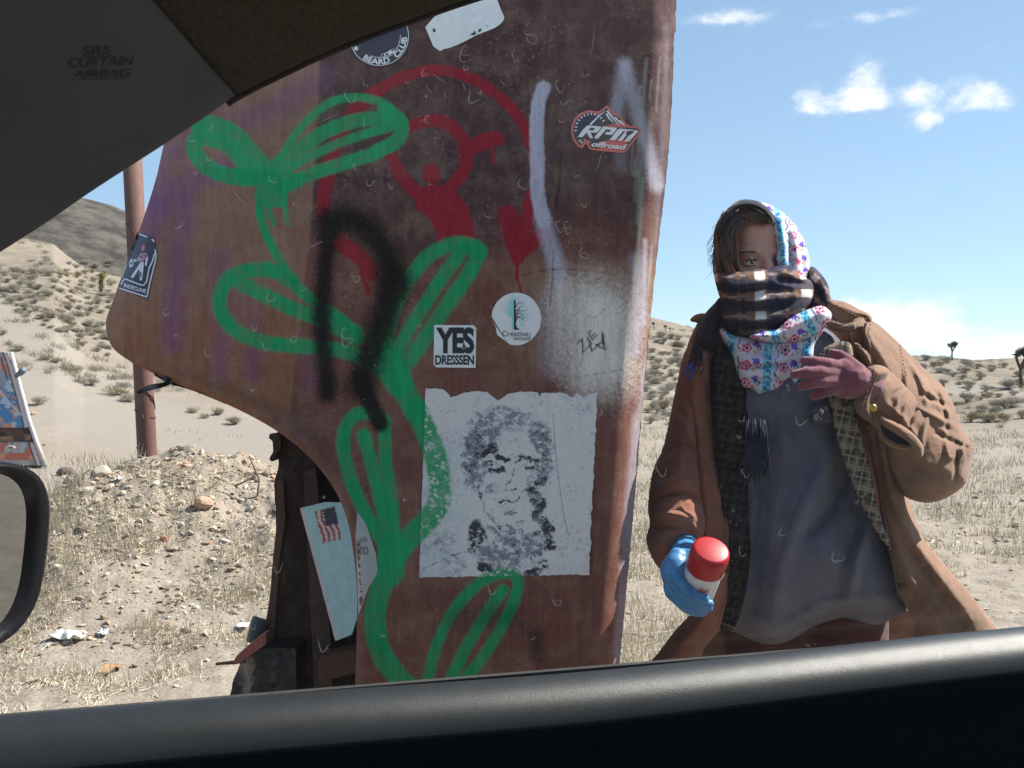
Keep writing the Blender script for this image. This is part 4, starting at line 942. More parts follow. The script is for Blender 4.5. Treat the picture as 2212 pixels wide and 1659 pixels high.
def txtbox(d, txt, x0, x1, ytop, ybase, mat, layer=2, bold=0.0, shear=0.0, skew=(0, 0), spacing=1.0, mirror=False):
    V, F = glyphs(txt, bold, shear, spacing); w = V[:, 0].max()
    P = [((x1-(x1-x0)*x/w if mirror else x0+(x1-x0)*x/w)+skew[0]*y, ybase+(ytop-ybase)*y+skew[1]*x/w) for x, y in V]
    d.add(P, F, mat, layer)
def vinyl(name, c, rough=0.45, var=0.06): return plain(name, c, rough, 0, var, 60)
INK = vinyl('black_print', (0.018, 0.02, 0.03)); PAPER = vinyl('white_vinyl', sh(178, 184, 190), 0.5); NAVY = vinyl('navy_vinyl', (0.035, 0.038, 0.062)); SILV = vinyl('silver_print', sh(168, 170, 182))
CORAL = vinyl('coral_vinyl', sh(168, 88, 78)); TEAL = vinyl('teal_print', sh(110, 180, 180)); PINK = vinyl('pink_overspray', sh(150, 72, 112)); CHAR = vinyl('charcoal_vinyl', (0.075, 0.07, 0.07)); PALE = vinyl('pale_print', sh(186, 186, 190))

# YES sticker
d = Decal(); d.poly([(938, 702), (1029, 702.5), (1027.6, 794.5), (936.5, 793.5)], PAPER, 0, 12)
txtbox(d, 'YES', 941.5, 1024.5, 708, 760, INK, 1, 0.045, spacing=0.92); txtbox(d, 'DRESSSEN', 940, 1024, 767, 787, INK, 1, 0.03, spacing=0.95)
d.build('square_sticker', 'square white sticker with bold black YES lettering')
# round white sticker with half a tree
d = Decal(); c0 = (1115, 689)
pts = [(c0[0]+54*math.cos(a)+random.uniform(-.6, .6), c0[1]+57*math.sin(a)) for a in np.radians(np.arange(0, 360, 6)) if not (math.radians(108) < a < math.radians(182))]
pts.insert(18, (1102, 745)); pts.insert(19, (1090, 735)); pts.insert(20, (1073, 723)); pts.insert(21, (1071, 706)); pts.insert(22, (1061, 690))
d.poly(pts, PAPER, 0, 9)
d.poly([(1110, 712), (1110, 650), (1113.5, 646), (1114, 700), (1117, 708), (1124, 712.5)], INK, 1)
for P in ([(1113, 664), (1119, 656), (1126, 654), (1128, 657)], [(1113, 672), (1120, 668), (1124, 662), (1128, 662)], [(1113, 680), (1121, 671), (1132, 672), (1139, 667)], [(1113, 686), (1121, 676), (1131, 682), (1132, 688)], [(1113, 690), (1124, 684), (1130, 690), (1133, 695)], [(1114, 698), (1116, 686), (1121, 683)]):
    d.line(catmull(P, 5), [2.2-1.5*k/15 for k in range(16)], INK, 1)
rt = random.Random(5)
for k in range(46):
    a = rt.uniform(-1.7, 1.1); rr_ = rt.uniform(16, 31); x, y = 1113+rr_*math.cos(a)*.85, 676+rr_*math.sin(a); b = a+rt.uniform(-.7, .7)
    d.poly([(x, y), (x+2.6*math.cos(b)+1.0*math.sin(b), y+2.6*math.sin(b)-1.0*math.cos(b)), (x+5.2*math.cos(b), y+5.2*math.sin(b)), (x+2.6*math.cos(b)-1.0*math.sin(b), y+2.6*math.sin(b)+1.0*math.cos(b))], TEAL, 1)
for k in range(16):
    a = math.radians(195+k*5+rt.uniform(-3, 3)); d.line([(1108, 690-k*2.0), (1108+10*math.cos(a), 684-k*2.0+8*math.sin(a)), (1108+rt.uniform(14, 24)*math.cos(a), 680-k*1.8+17*math.sin(a))], [1.1, .9, .5], TEAL, 1)
d.line([(1107.5, 712), (1107.5, 652)], 3, TEAL, 1)
txtbox(d, 'Creative', 1085, 1141, 714, 726.5, INK, 1, 0.0); txtbox(d, 'wood', 1109, 1145, 725.5, 735, INK, 1, 0.0); d.line([(1144.5, 719), (1144, 735)], 1.2, INK, 1)
d.build('round_sticker', 'round white sticker with a half black half teal tree and torn lower edge')
# gauge and mountain sticker
d = Decal(); zr = lambda P: [(1212.2+x*.092, 212.4+y*.092) for x, y in P]
outer = [(1070, 165), (1120, 185), (1225, 330), (1270, 335), (1400, 430), (1570, 640), (1800, 655), (1870, 700), (1880, 790), (1840, 860), (1610, 1130), (1510, 1275), (1460, 1285), (700, 1215), (645, 1180), (620, 1110), (600, 1040), (570, 1050), (490, 1190), (460, 1190), (370, 1110), (280, 980), (230, 830), (235, 660), (300, 490), (410, 370), (540, 300), (700, 275), (860, 325), (930, 280)]
inner = [(1070, 225), (1180, 350), (1230, 420), (1275, 385), (1350, 460), (1385, 470), (1560, 690), (1790, 705), (1835, 750), (1815, 820), (1580, 1080), (1500, 1220), (1440, 1228), (720, 1160), (670, 1120), (660, 1060), (700, 1000), (600, 985), (545, 930), (515, 965), (535, 1010), (465, 1120), (400, 1060), (320, 950), (280, 820), (290, 660), (350, 520), (450, 410), (580, 345), (720, 335), (880, 390), (950, 320)]
d.poly(zr(outer), CORAL, 0, 10); d.poly(zr(inner), CHAR, 1)
d.poly(zr([(330, 800), (340, 650), (420, 500), (560, 400), (700, 385), (830, 420), (640, 620), (390, 890)]), NAVY, 2)
for k in range(14):
    a = math.radians(150+k*13.5) if k > 1 else math.radians(128+k*9)
    c, s_ = math.cos(a), math.sin(a); cx, cy = 700, 740
    d.line(zr([(cx+330*c, cy+345*s_), (cx+385*c, cy+400*s_)]), 2.6, PALE, 3)
for P, w in (([(680, 620), (830, 470), (1035, 295)], [4, 3, 1]), ([(1080, 290), (1180, 420), (1360, 640)], [4.5, 4, .6]), ([(1060, 360), (1120, 460), (1245, 590)], [4, 4, .6]), ([(1260, 440), (1330, 520), (1410, 610)], [4, 3, .6]), ([(1375, 520), (1430, 580), (1500, 665)], [3.5, 3, .6])):
    d.line(zr(P), w, PALE, 3)
for lay, m, w in ((3, CORAL, 16), (4, PALE, 0)):
    for P in ([(390, 905), (510, 740), (600, 650), (650, 635), (945, 668), (900, 740), (830, 810), (690, 800), (745, 935), (680, 935), (600, 800), (500, 910)], [(770, 930), (985, 665), (1300, 695), (1305, 730), (1190, 860), (1030, 845), (1060, 790), (1130, 795), (1180, 735), (1060, 730), (860, 950)],
              [(1140, 975), (1300, 770), (1370, 710), (1790, 755), (1800, 790), (1590, 1020), (1480, 1010), (1650, 795), (1610, 770), (1420, 1000), (1330, 995), (1500, 775), (1460, 765), (1270, 985)]):
        c = np.mean(P, 0); d.poly(zr([(x-w*.8, y+w*.6) for x, y in P]), m, lay)
d.poly(zr([(650, 750), (690, 690), (795, 700), (760, 755)]), CHAR, 5)
txtbox(d, 'offroad', 1212.2+690*.092, 1212.2+1480*.092, 212.4+1010*.092, 212.4+1125*.092, PALE, 3, 0.03, 0.0, skew=(6, 7))
d.build('logo_sticker', 'coral edged sticker with a mountain, dial ticks and RPM offroad lettering')
# round black club sticker
d = Decal(); c0 = (819, 78); d.disc(c0, 67, NAVY, 0, 60)
d.ring(c0, 63.5, 1.3, PALE, 1, 0, 360, 80); d.ring(c0, 46, 1.2, PALE, 1, 0, 360, 64)
def arc(txt, r, deg0, deg1, h, bottom=True, bold=0.03):
    V, F = glyphs(txt, bold, 0, 1.0); w = V[:, 0].max(); P = []
    for x, y in V:
        a = math.radians(deg0+(deg1-deg0)*x/w); q = r-y*h if bottom else r+y*h
        P.append((c0[0]+q*math.cos(a), c0[1]+q*math.sin(a)))
    d.add(P, F, PALE, 1)
arc('BEARD', 61, 126, 66, 12.5); arc('CLUB', 61, 52, 2, 12.5)
def star(c, r, m, lay, n=6, q=.45): d.poly([(c[0]+(r if k % 2 == 0 else r*q)*math.cos(math.pi*k/n+.3), c[1]+(r if k % 2 == 0 else r*q)*math.sin(math.pi*k/n+.3)) for k in range(2*n)], m, lay)
star((769, 105), 7, PALE, 1); star((795, 110), 2.6, PALE, 1, 4); star((859.5, 78.5), 2.6, PALE, 1, 4)
d.poly([(803, 83), (812, 79), (832, 74), (834, 66), (820, 55), (808, 62)], PALE, 1)
def pistol(o, ang, flip):
    ca, sa = math.cos(ang), math.sin(ang)
    T_ = lambda P: [(o[0]+1.15*(x*ca-y*flip*sa), o[1]+1.15*(x*sa+y*flip*ca)) for x, y in P]
    d.poly(T_([(0, -2), (24, -2), (24, 1), (12, 1.4), (0, 2)]), PALE, 1); d.poly(T_([(-9, -4), (1, -4), (1, 4), (-9, 4)]), PALE, 1); d.poly(T_([(-9, -3), (-15, 0), (-19, 9), (-13, 11), (-8, 3)]), PALE, 1); d.line(T_([(-7, 5), (-4, 9), (1, 8), (1, 4)]), 1, PALE, 1); d.line(T_([(-8, 0), (0, 0)]), 1, NAVY, 2)
pistol((811, 101), math.radians(196), -1); pistol((841, 92), math.radians(-66), 1)
zx_ = glyphs('AZ', .04); wz_ = zx_[0][:, 0].max(); ca_, sa_ = math.cos(math.radians(-21)), math.sin(math.radians(-21))
d.add([(830+(25*x/wz_)*ca_+17*y*sa_, 121+(25*x/wz_)*sa_-17*y*ca_) for x, y in zx_[0]], zx_[1], PALE, 1)
for c, r, a in (((797, 101), 4, 60), ((801, 106), 3, 200), ((852, 76), 4, 250), ((855, 82), 3, 30)): d.ring(c, r, 1, PALE, 1, a, a+200, 10)
d.line(catmull([(823, 108), (826, 124), (840, 122), (853, 113), (847, 104)], 4), 1, PALE, 1)
d.build('round_sticker', 'round black club sticker with white ring lettering, half hidden by the roof trim')
# torn blank sticker
d = Decal(); zb = lambda P: [(743.2+x*.168, y*.168) for x, y in P]
d.poly(zb([(1045, 350), (1110, 275), (1180, 195), (1600, 50), (1800, -10), (1965, -20), (2010, 110), (2070, 240), (2000, 320), (1940, 360), (1700, 455), (1500, 560), (1345, 622), (1280, 632), (1235, 660), (1195, 630), (1150, 600), (1095, 470)]), PAPER, 0, 9)
for P in ([(1140, 375), (1160, 360), (1182, 400), (1160, 420), (1138, 400)], [(1620, 445), (1660, 420), (1680, 390), (1700, 440), (1660, 455)], [(1718, 405), (1740, 372), (1780, 370), (1745, 415)], [(1822, 345), (1852, 322), (1838, 348)], [(1545, 78), (1565, 70), (1560, 82)]): d.poly(zb(P), CHAR, 1)
d.build('blank_sticker', 'torn blank white sticker near the top of the panel')
# walking man sticker on the rounded fender edge
d = Decal(); zi = lambda P: [(230+x*.1173, 477.8+y*.1173) for x, y in P]
d.poly(zi([(565, 205), (760, 265), (870, 285), (905, 430), (920, 640), (885, 800), (760, 1435), (225, 1240), (330, 900), (480, 450)]), NAVY, 0, 5)
for P, w in (([(235, 1232), (480, 1310), (745, 1395)], 3.0), ([(745, 1395), (800, 1130), (900, 740), (915, 620), (895, 520)], 2.8), ([(890, 590), (840, 760), (790, 850), (740, 1110), (690, 1180), (620, 1170), (340, 1062), (300, 1100), (275, 1170)], 2.8), ([(575, 230), (750, 290)], 3.0), ([(555, 270), (400, 720), (290, 1050)], 1.4), ([(840, 330), (880, 380)], 3)):
    d.line(resample(np.array(zi(P)), 3, False), w, SILV, 1)
d.poly(zi([(690, 420), (720, 470), (700, 540), (660, 560), (640, 520), (655, 450)]), PINK, 2)
d.poly(zi([(645, 590), (730, 590), (770, 660), (740, 825), (705, 810), (728, 690), (700, 690), (690, 790), (610, 790), (640, 690), (600, 735), (515, 740), (510, 705), (580, 680)]), SILV, 1); d.poly(zi([(650, 600), (725, 600), (715, 690), (690, 760), (625, 760), (645, 690)]), PINK, 2)
d.poly(zi([(610, 785), (690, 785), (680, 900), (655, 1085), (615, 1100), (610, 890), (590, 900), (490, 1055), (450, 1025), (560, 860)]), SILV, 1)
d.poly(zi([(470, 688), (495, 820), (430, 860), (412, 735)]), SILV, 1); d.line(zi([(478, 720), (508, 712), (510, 755), (490, 765)]), 1.2, SILV, 1)
zz = zi([(318, 1205), (722, 1320)])
txtbox(d, 'INDECLINE', zz[0][0], zz[1][0], zz[0][1]-7.5, zz[0][1]+0.5, SILV, 1, 0.03, skew=(1.5, zz[1][1]-zz[0][1]))
d.build('walking_man_sticker', 'dark sticker of a walking man with a briefcase, curled round the fender edge')
# rest of the window reflection laid on as colour: pale shape, mirrored lettering
d = Decal(); SM = vinyl('pale_reflection', sh(132, 134, 132), 0.5)
d.poly([(772, 1106), (790, 1130), (812, 1196), (816, 1236), (796, 1270), (774, 1330), (772, 1250), (768, 1160)], SM, 0, 9)
INKG = vinyl('reflected_print', sh(84, 74, 74))
txtbox(d, "O'S", 774, 796, 1180, 1198, INKG, 1, 0.02, mirror=True)
for k in range(9): d.line([(771+k*2.6, 1167-k*.9+random.uniform(-1, 1)), (771.5+k*2.6, 1176-k*.9)], 1, INKG, 1)
d.build('paper_scrap_or_reflection', 'pale triangular window reflection with faint mirrored letters beside the wheel arch')

# ---- pasted portrait, weathered to flakes
def build_poster():
    nu, nv = 300, 336
    s, t = np.meshgrid(np.linspace(0, 1, nu), np.linspace(0, 1, nv))
    TL, TR, BR, BL = np.array([919.5, 840.]), np.array([1290., 843.]), np.array([1272., 1241.]), np.array([905.6, 1247.])
    zp = lambda x, y: (884.8+x*.2774, 814+y*.2774)
    top = np.interp(s, [0, .05, .10, .135, .145, .16, .22, .30, .36, .40, .42, .44, .48, .55, .62, .655, .664, .675, .70, .78, .82, .84, .86, .88, .92, .95, .97, 1], [0, -1, 0, 12, 19, 16, 8, 4, 6, 18, 23, 20, 10, 4, 5, 6, 16, 7, 6, 6, 8, 15, 16, 6, 15, 10, 8, 3])
    jag = (fbm(s*40, t*0, 3, 3)-.5)*3
    L = TL+(BL-TL)*t[..., None]; R = TR+(BR-TR)*t[..., None]
    P = L+(R-L)*s[..., None]
    P[..., 1] += (top+jag)*(1-t)**2.0*(t < 1)
    P[..., 0] += (fbm(t*34, s*0, 3, 5)-.5)*np.where(s > .5, 7, 3)*np.abs(2*s-1)**8
    P[..., 1] += (fbm(s*34, s*0, 3, 8)-.5)*5*np.where(t > .5, 1, 0)*np.abs(2*t-1)**8
    U, V = P[..., 0].ravel(), P[..., 1].ravel()
    X, Y = (U-884.8)/.2774, (V-814)/.2774        # print coordinates
    def ell(cx, cy, a, b, rot=0.0, soft=.18):
        c, s_ = math.cos(rot), math.sin(rot); x, y = X-cx, Y-cy
        q = np.hypot((x*c+y*s_)/a, (-x*s_+y*c)/b); return 1-sstep(1-soft, 1+soft, q+(fbm(X/38, Y/30, 4, 140, .65)-.5)*.9)
    n1 = fbm(X/46, Y/34, 5, 101, .6); n2 = fbm(X/90, Y/90, 4, 102, .6); n3 = fbm(X/32, Y/24, 4, 103, .62)
    paper = np.array(sh(172, 169, 168)); g1 = np.array(sh(108, 110, 116)); blk = np.array(sh(40, 40, 46)); teal = np.array(sh(136, 150, 150))
    C = np.tile(paper, (len(U), 1))*(0.95+.1*n2)[:, None]
    def lay(m, col, k=1.0):
        nonlocal C
        m = np.clip(m*k, 0, 1)[:, None]; C = C*(1-m)+np.array(col)*m
    # grey-green tint of the left half, faint block print
    lay(sstep(520, 250, X)*sstep(330, 600, Y)*(.35+.5*sstep(.45, .6, n2)), teal, .8)
    for x0, y0, w, h in ((340, 620, 80, 110), (360, 740, 40, 150), (290, 940, 70, 90), (200, 1080, 60, 90), (290, 1080, 80, 60), (220, 1320, 160, 70), (340, 900, 60, 120)):
        e = np.maximum(np.abs(X-x0-w/2)-w/2, np.abs(Y-y0-h/2)-h/2); lay((np.abs(e) < 3.0)*1.0, sh(178, 186, 184), .5)
    # smooth tonal portrait first, then broken up as a worn two-tone print
    def sm(cx, cy, a_, b_, rot=0.0, soft=.3):
        c, s_ = math.cos(rot), math.sin(rot); x, y = X-cx, Y-cy
        q = np.hypot((x*c+y*s_)/a_, (-x*s_+y*c)/b_); return 1-sstep(1-soft, 1+soft, q)
    def ln(pts, w):
        dd, _ = seg_dist(X, Y, catmull(pts, 6)); return 1-sstep(w*.35, w*1.0, dd)
    X0, Y0_ = X, Y; X = X+(fbm(X0/52, Y0_/52, 4, 171, .6)-.5)*70+(fbm(X0/14, Y0_/14, 3, 173)-.5)*22; Y = Y+(fbm(X0/52+7, Y0_/52, 4, 172, .6)-.5)*70+(fbm(X0/14+5, Y0_/14, 3, 174)-.5)*22
    D = np.zeros(len(U))
    def dark(m, k):
        nonlocal D
        D = np.maximum(D, m*k)
    def light(m, k=1.0):
        nonlocal D
        D = D*(1-np.clip(m*k, 0, 1))
    dark(sm(750, 470, 350, 240), .44); dark(sm(515, 605, 118, 265, .08), .52); dark(sm(1010, 560, 110, 260, -.15), .50); dark(sm(610, 560, 150, 190, .3), .62)
    light(np.maximum(sm(815, 770, 205, 350, 0, .16), sm(720, 960, 165, 190, 0, .16)))
    dark(ln([(560, 760), (545, 900), (590, 1040), (690, 1130), (800, 1155), (900, 1120)], 9), .55)
    dark(sm(620, 600, 60, 90, .35), .95)
    dark(ln([(635, 665), (690, 632), (765, 652)], 26), .98); dark(ln([(840, 652), (905, 628), (985, 668)], 22), .98)
    dark(sm(672, 722, 62, 24, .05), .96); light(sm(715, 690, 26, 9), .9); dark(sm(955, 712, 56, 26, .25), .96); light(sm(950, 684, 34, 9), .9)
    dark(sm(1020, 770, 44, 110, -.1), .70); dark(sm(1000, 830, 40, 40), .95); dark(sm(935, 800, 30, 60), .4)
    dark(ln([(800, 700), (788, 800), (745, 850)], 12), .42); dark(ln([(735, 870), (770, 885), (820, 870)], 13), .85); dark(sm(640, 870, 70, 50, .3, .5), .38)
    dark(ln([(680, 968), (745, 958), (800, 972), (850, 955)], 13), .95); dark(ln([(705, 1010), (770, 1022), (820, 1008)], 12), .5); dark(sm(770, 1060, 60, 18), .5)
    dark(sm(955, 900, 70, 36, .4), .74); dark(sm(975, 960, 60, 46, .3), .80); dark(sm(1010, 1020, 36, 90, .35), .90); dark(sm(975, 1090, 50, 34, .7), .60)
    dark(sm(740, 1195, 140, 46, .1), .48); light(ln([(600, 1110), (690, 1190), (800, 1235), (850, 1210)], 14), .9)
    dark(sm(720, 1370, 190, 150, 0, .4), .46); dark(sm(960, 1300, 90, 110, .2), .50); dark(ln([(860, 1200), (890, 1320), (960, 1440), (1020, 1500)], 7), .7)
    dark(sm(1060, 1160, 50, 100, -.35), .92); dark(sm(1090, 1290, 48, 60, -.2), .97); dark(sm(520, 1250, 62, 130, .05, .4), .97); dark(sm(580, 1480, 70, 34, .4), .9); dark(sm(960, 1530, 70, 40, -.4), .9); dark(sm(1040, 1460, 46, 26), .85); dark(sm(350, 1470, 110, 90, 0, .5), .34); dark(ln([(80, 1530), (200, 1440), (470, 1345)], 9), .5); dark(sm(230, 1290, 160, 90, -.3, .6), .30)
    wear = (fbm(X0/44, Y0_/32, 5, 151, .66)-.5)*1.9; fine = (fbm(X0/12, Y0_/10, 3, 152, .6)-.5)*.9
    T_ = D+wear*np.clip(D*1.6, .0, .8)+fine*.5*np.clip(D*2, 0, 1)
    X, Y = X0, Y0_
    lay(sstep(.20, .30, T_)*(D > .12), sh(140, 142, 148), .75); lay(sstep(.40, .46, T_), sh(100, 102, 108), .95); lay(sstep(.78, .83, T_), blk)
    lay(sstep(.30, .33, -wear-fine*.35)*(D > .2), paper, .95)
    # flakes and freckles in the blank paper, two creases
    lay(sstep(.66, .69, fbm(X/19, Y/19, 3, 111, .6))*sstep(.45, .62, fbm(X/120, Y/120, 2, 112)), sh(132, 134, 142), .75)
    lay(np.maximum(ell(1330, 690, 24, 30, 0, .4), ell(1360, 260, 50, 70, .8, .5))*sstep(.46, .54, n3), sh(136, 138, 146), .8)
    for pts, w in (([(1115, 290), (1135, 560), (1160, 800), (1200, 1080), (1240, 1240)], 5), ([(275, 292), (305, 265), (362, 274)], 3)):
        dd, _ = seg_dist(X, Y, np.array(pts, float)); lay(1-sstep(w*.4, w, dd), sh(112, 110, 116), .8)
    # the white showing through everything as lost chips
    # green overspray crosses the paper
    rgb, al = spray(U, V, 'green'); al = al*(1-.85*sstep(.60, .63, fbm(X/30, Y/22, 4, 131, .6)))
    rgb[:] = sh(22, 118, 72)
    C = C*(1-al)[:, None]+rgb*al[:, None]
    # torn bits missing near the top edge and corner
    P3 = PW(U, V, 0.0016)
    P3[:, 1] -= 0.0015*np.abs(2*s.ravel()-1)**20
    me = mesh_np('portrait_poster', P3, grid_quads(nv, nu)); rgba = np.ones((len(U), 4)); rgba[:, :3] = C; set_paint(me, rgba)
    o = link('portrait_poster', me, painted('poster_paper', rough=0.7, mottle=.06)); o['label'] = 'large weathered black and white portrait poster pasted low on the panel'
    adopt(o, WRECK)
build_poster()
# ------------------------------------------------------------------ the car the photographer sits in (door, roof rail, pillar, mirror)
CA = math.atan2(0.307, 1.094)                 # heading of the door against the view
AX = Vector((math.cos(CA), math.sin(CA), 0)); NX = Vector((-math.sin(CA), math.cos(CA), 0)); UZ = Vector((0, 0, 1))
CAR = thing('parked_car', 'dark car interior framing the view with black door top, pillar trim and mirror', 'car', (0, 0, 0), CA)
def car(x, y, z): return AX*x+NX*y+UZ*z       # car frame: x rearwards, y outwards, z up
EYEV = Vector((0, 0, EYE))
GL0, GL1, GZ0, GZ1 = 1.005, 0.845, 0.95, 1.62  # window glass leans inwards towards the roof
GN = Vector(NX*(GZ1-GZ0)+UZ*(GL0-GL1)).normalized(); GP = car(0, GL0, GZ0)
def ray(u, v): return Vector(((u-CU)/FOC, 1.0, -(v-CV)/FOC))
def on_glass(u, v, off=0.0):                  # off > 0: towards the cabin
    d = ray(u, v); return EYEV+d*((GP-GN*off-EYEV).dot(GN)/d.dot(GN))
def leather(name, col, rough, bump, scale=900, spec=.5):
    t = NT(name); P = t.coord(); v = t.node('TexVoronoi', Scale=scale); t.l.new(P, v.inputs['Vector'])
    n = t.noise(scale*.5, 4, .6, P); h = t.math('ADD', v.outputs['Distance'], n)
    f = t.noise(9, 5, .6, P)
    c = t.ramp(f, [(.3, tuple(x*.85 for x in col)), (.7, tuple(x*1.15 for x in col))])
    r = t.math('ADD', rough-.06, t.math('MULTIPLY', t.noise(35, 4, .6, P), .14))
    t.bsdf(c, r, 0, t.bump(h, bump, .0012), spec); return t.m
TRIM = leather('black_door_trim', (0.020, 0.022, 0.0235), .40, .2, 1500, .65)
PILL = leather('grey_pillar_plastic', (0.17, 0.167, 0.185), .75, .15, 1200, .25)
HEAD = plain('brown_headliner_cloth', (0.105, 0.092, 0.072), .95, 0, .22, 260, .5, 700, .1, .001)
SEAL = plain('dark_rubber_seal', (0.05, 0.047, 0.046), .65, 0, .2, 60, .1)
BLKP = plain('gloss_black_plastic', (0.008, 0.0075, 0.010), .34, 0, .2, 30, 0.05, 300, .22)
CABIN = plain('dark_cabin_trim', (0.018, 0.018, 0.018), .9, 0, .2, 20)
OUTP = plain('white_bounce_paint', (0.78, 0.78, 0.76), .3, 0, .03, 10); DOOR_SHADE = plain('shaded_door_lower', (0.007, 0.007, 0.008), .9, 0, .2, 60)  # car paint: unseen exterior kept white to bounce fill onto the wreck

def build_door():
    # rounded door top: profile (y outward, z), swept along the car
    prof = [(1.012, .60), (1.012, .925), (1.008, .940), (1.000, .9475), (.993, .9498), (.985, .9486), (.976, .9458), (.967, .9408), (.959, .9335), (.953, .9240), (.950, .912), (.951, .899), (.957, .885), (.966, .86), (.970, .80), (.970, .60), (.970, .35), (1.012, .35)]
    xs = np.linspace(-.95, 1.9, 70); V = []
    for x in xs:
        dz = 0.010*sstep(.3, 1.3, x)-.004*np.exp(-((x-.35)/.25)**2)
        for y, z in prof: V.append(car(x, y, z+(dz if z > .8 else 0)))
    n = len(prof); q = grid_quads(len(xs), n)[:, ::-1]
    i = np.arange(len(xs)-1); close = np.stack([i*n+n-1, i*n, (i+1)*n, (i+1)*n+n-1], 1)[:, ::-1]
    me = mesh_np('door_panel', np.array([tuple(v) for v in V]), np.vstack([q, close]))
    op = link('door_panel', me, [TRIM, DOOR_SHADE]); me.polygons.foreach_set('material_index', [int(min(v % n for v in p.vertices) >= 10 or max(v % n for v in p.vertices)-min(v % n for v in p.vertices) > 3) for p in me.polygons]); adopt(op, CAR)  # lower door faces blackened: cabin shade put into the colour
    # sealing strip where the glass drops into the door
    bm = bmesh.new()
    for x0, x1, y0, y1, z0, z1 in ((-.95, 1.9, 1.013, 1.021, .90, .943),):
        vs = [bm.verts.new(car(x, y, z)) for z in (z0, z1) for y in (y0, y1) for x in (x0, x1)]
        for f in ((0, 2, 3, 1), (4, 5, 7, 6), (0, 1, 5, 4), (2, 6, 7, 3), (0, 4, 6, 2), (1, 3, 7, 5)): bm.faces.new([vs[k] for k in f])
    bmesh.ops.recalc_face_normals(bm, faces=bm.faces); adopt(bm_obj('window_seal', bm, SEAL), CAR)
    bm = bmesh.new()                          # outer skin of the door
    pr = [(1.06, .900), (1.09, .85), (1.10, .6), (1.08, .35), (1.03, .35), (1.03, .900)]
    rings = [[bm.verts.new(car(x, y, z)) for y, z in pr] for x in (-.95, 1.9)]
    for k in range(6): bm.faces.new((rings[0][k], rings[0][(k+1) % 6], rings[1][(k+1) % 6], rings[1][k]))
    for r in rings: bm.faces.new(r)
    bmesh.ops.recalc_face_normals(bm, faces=bm.faces); adopt(bm_obj('door_skin', bm, OUTP), CAR)
build_door()

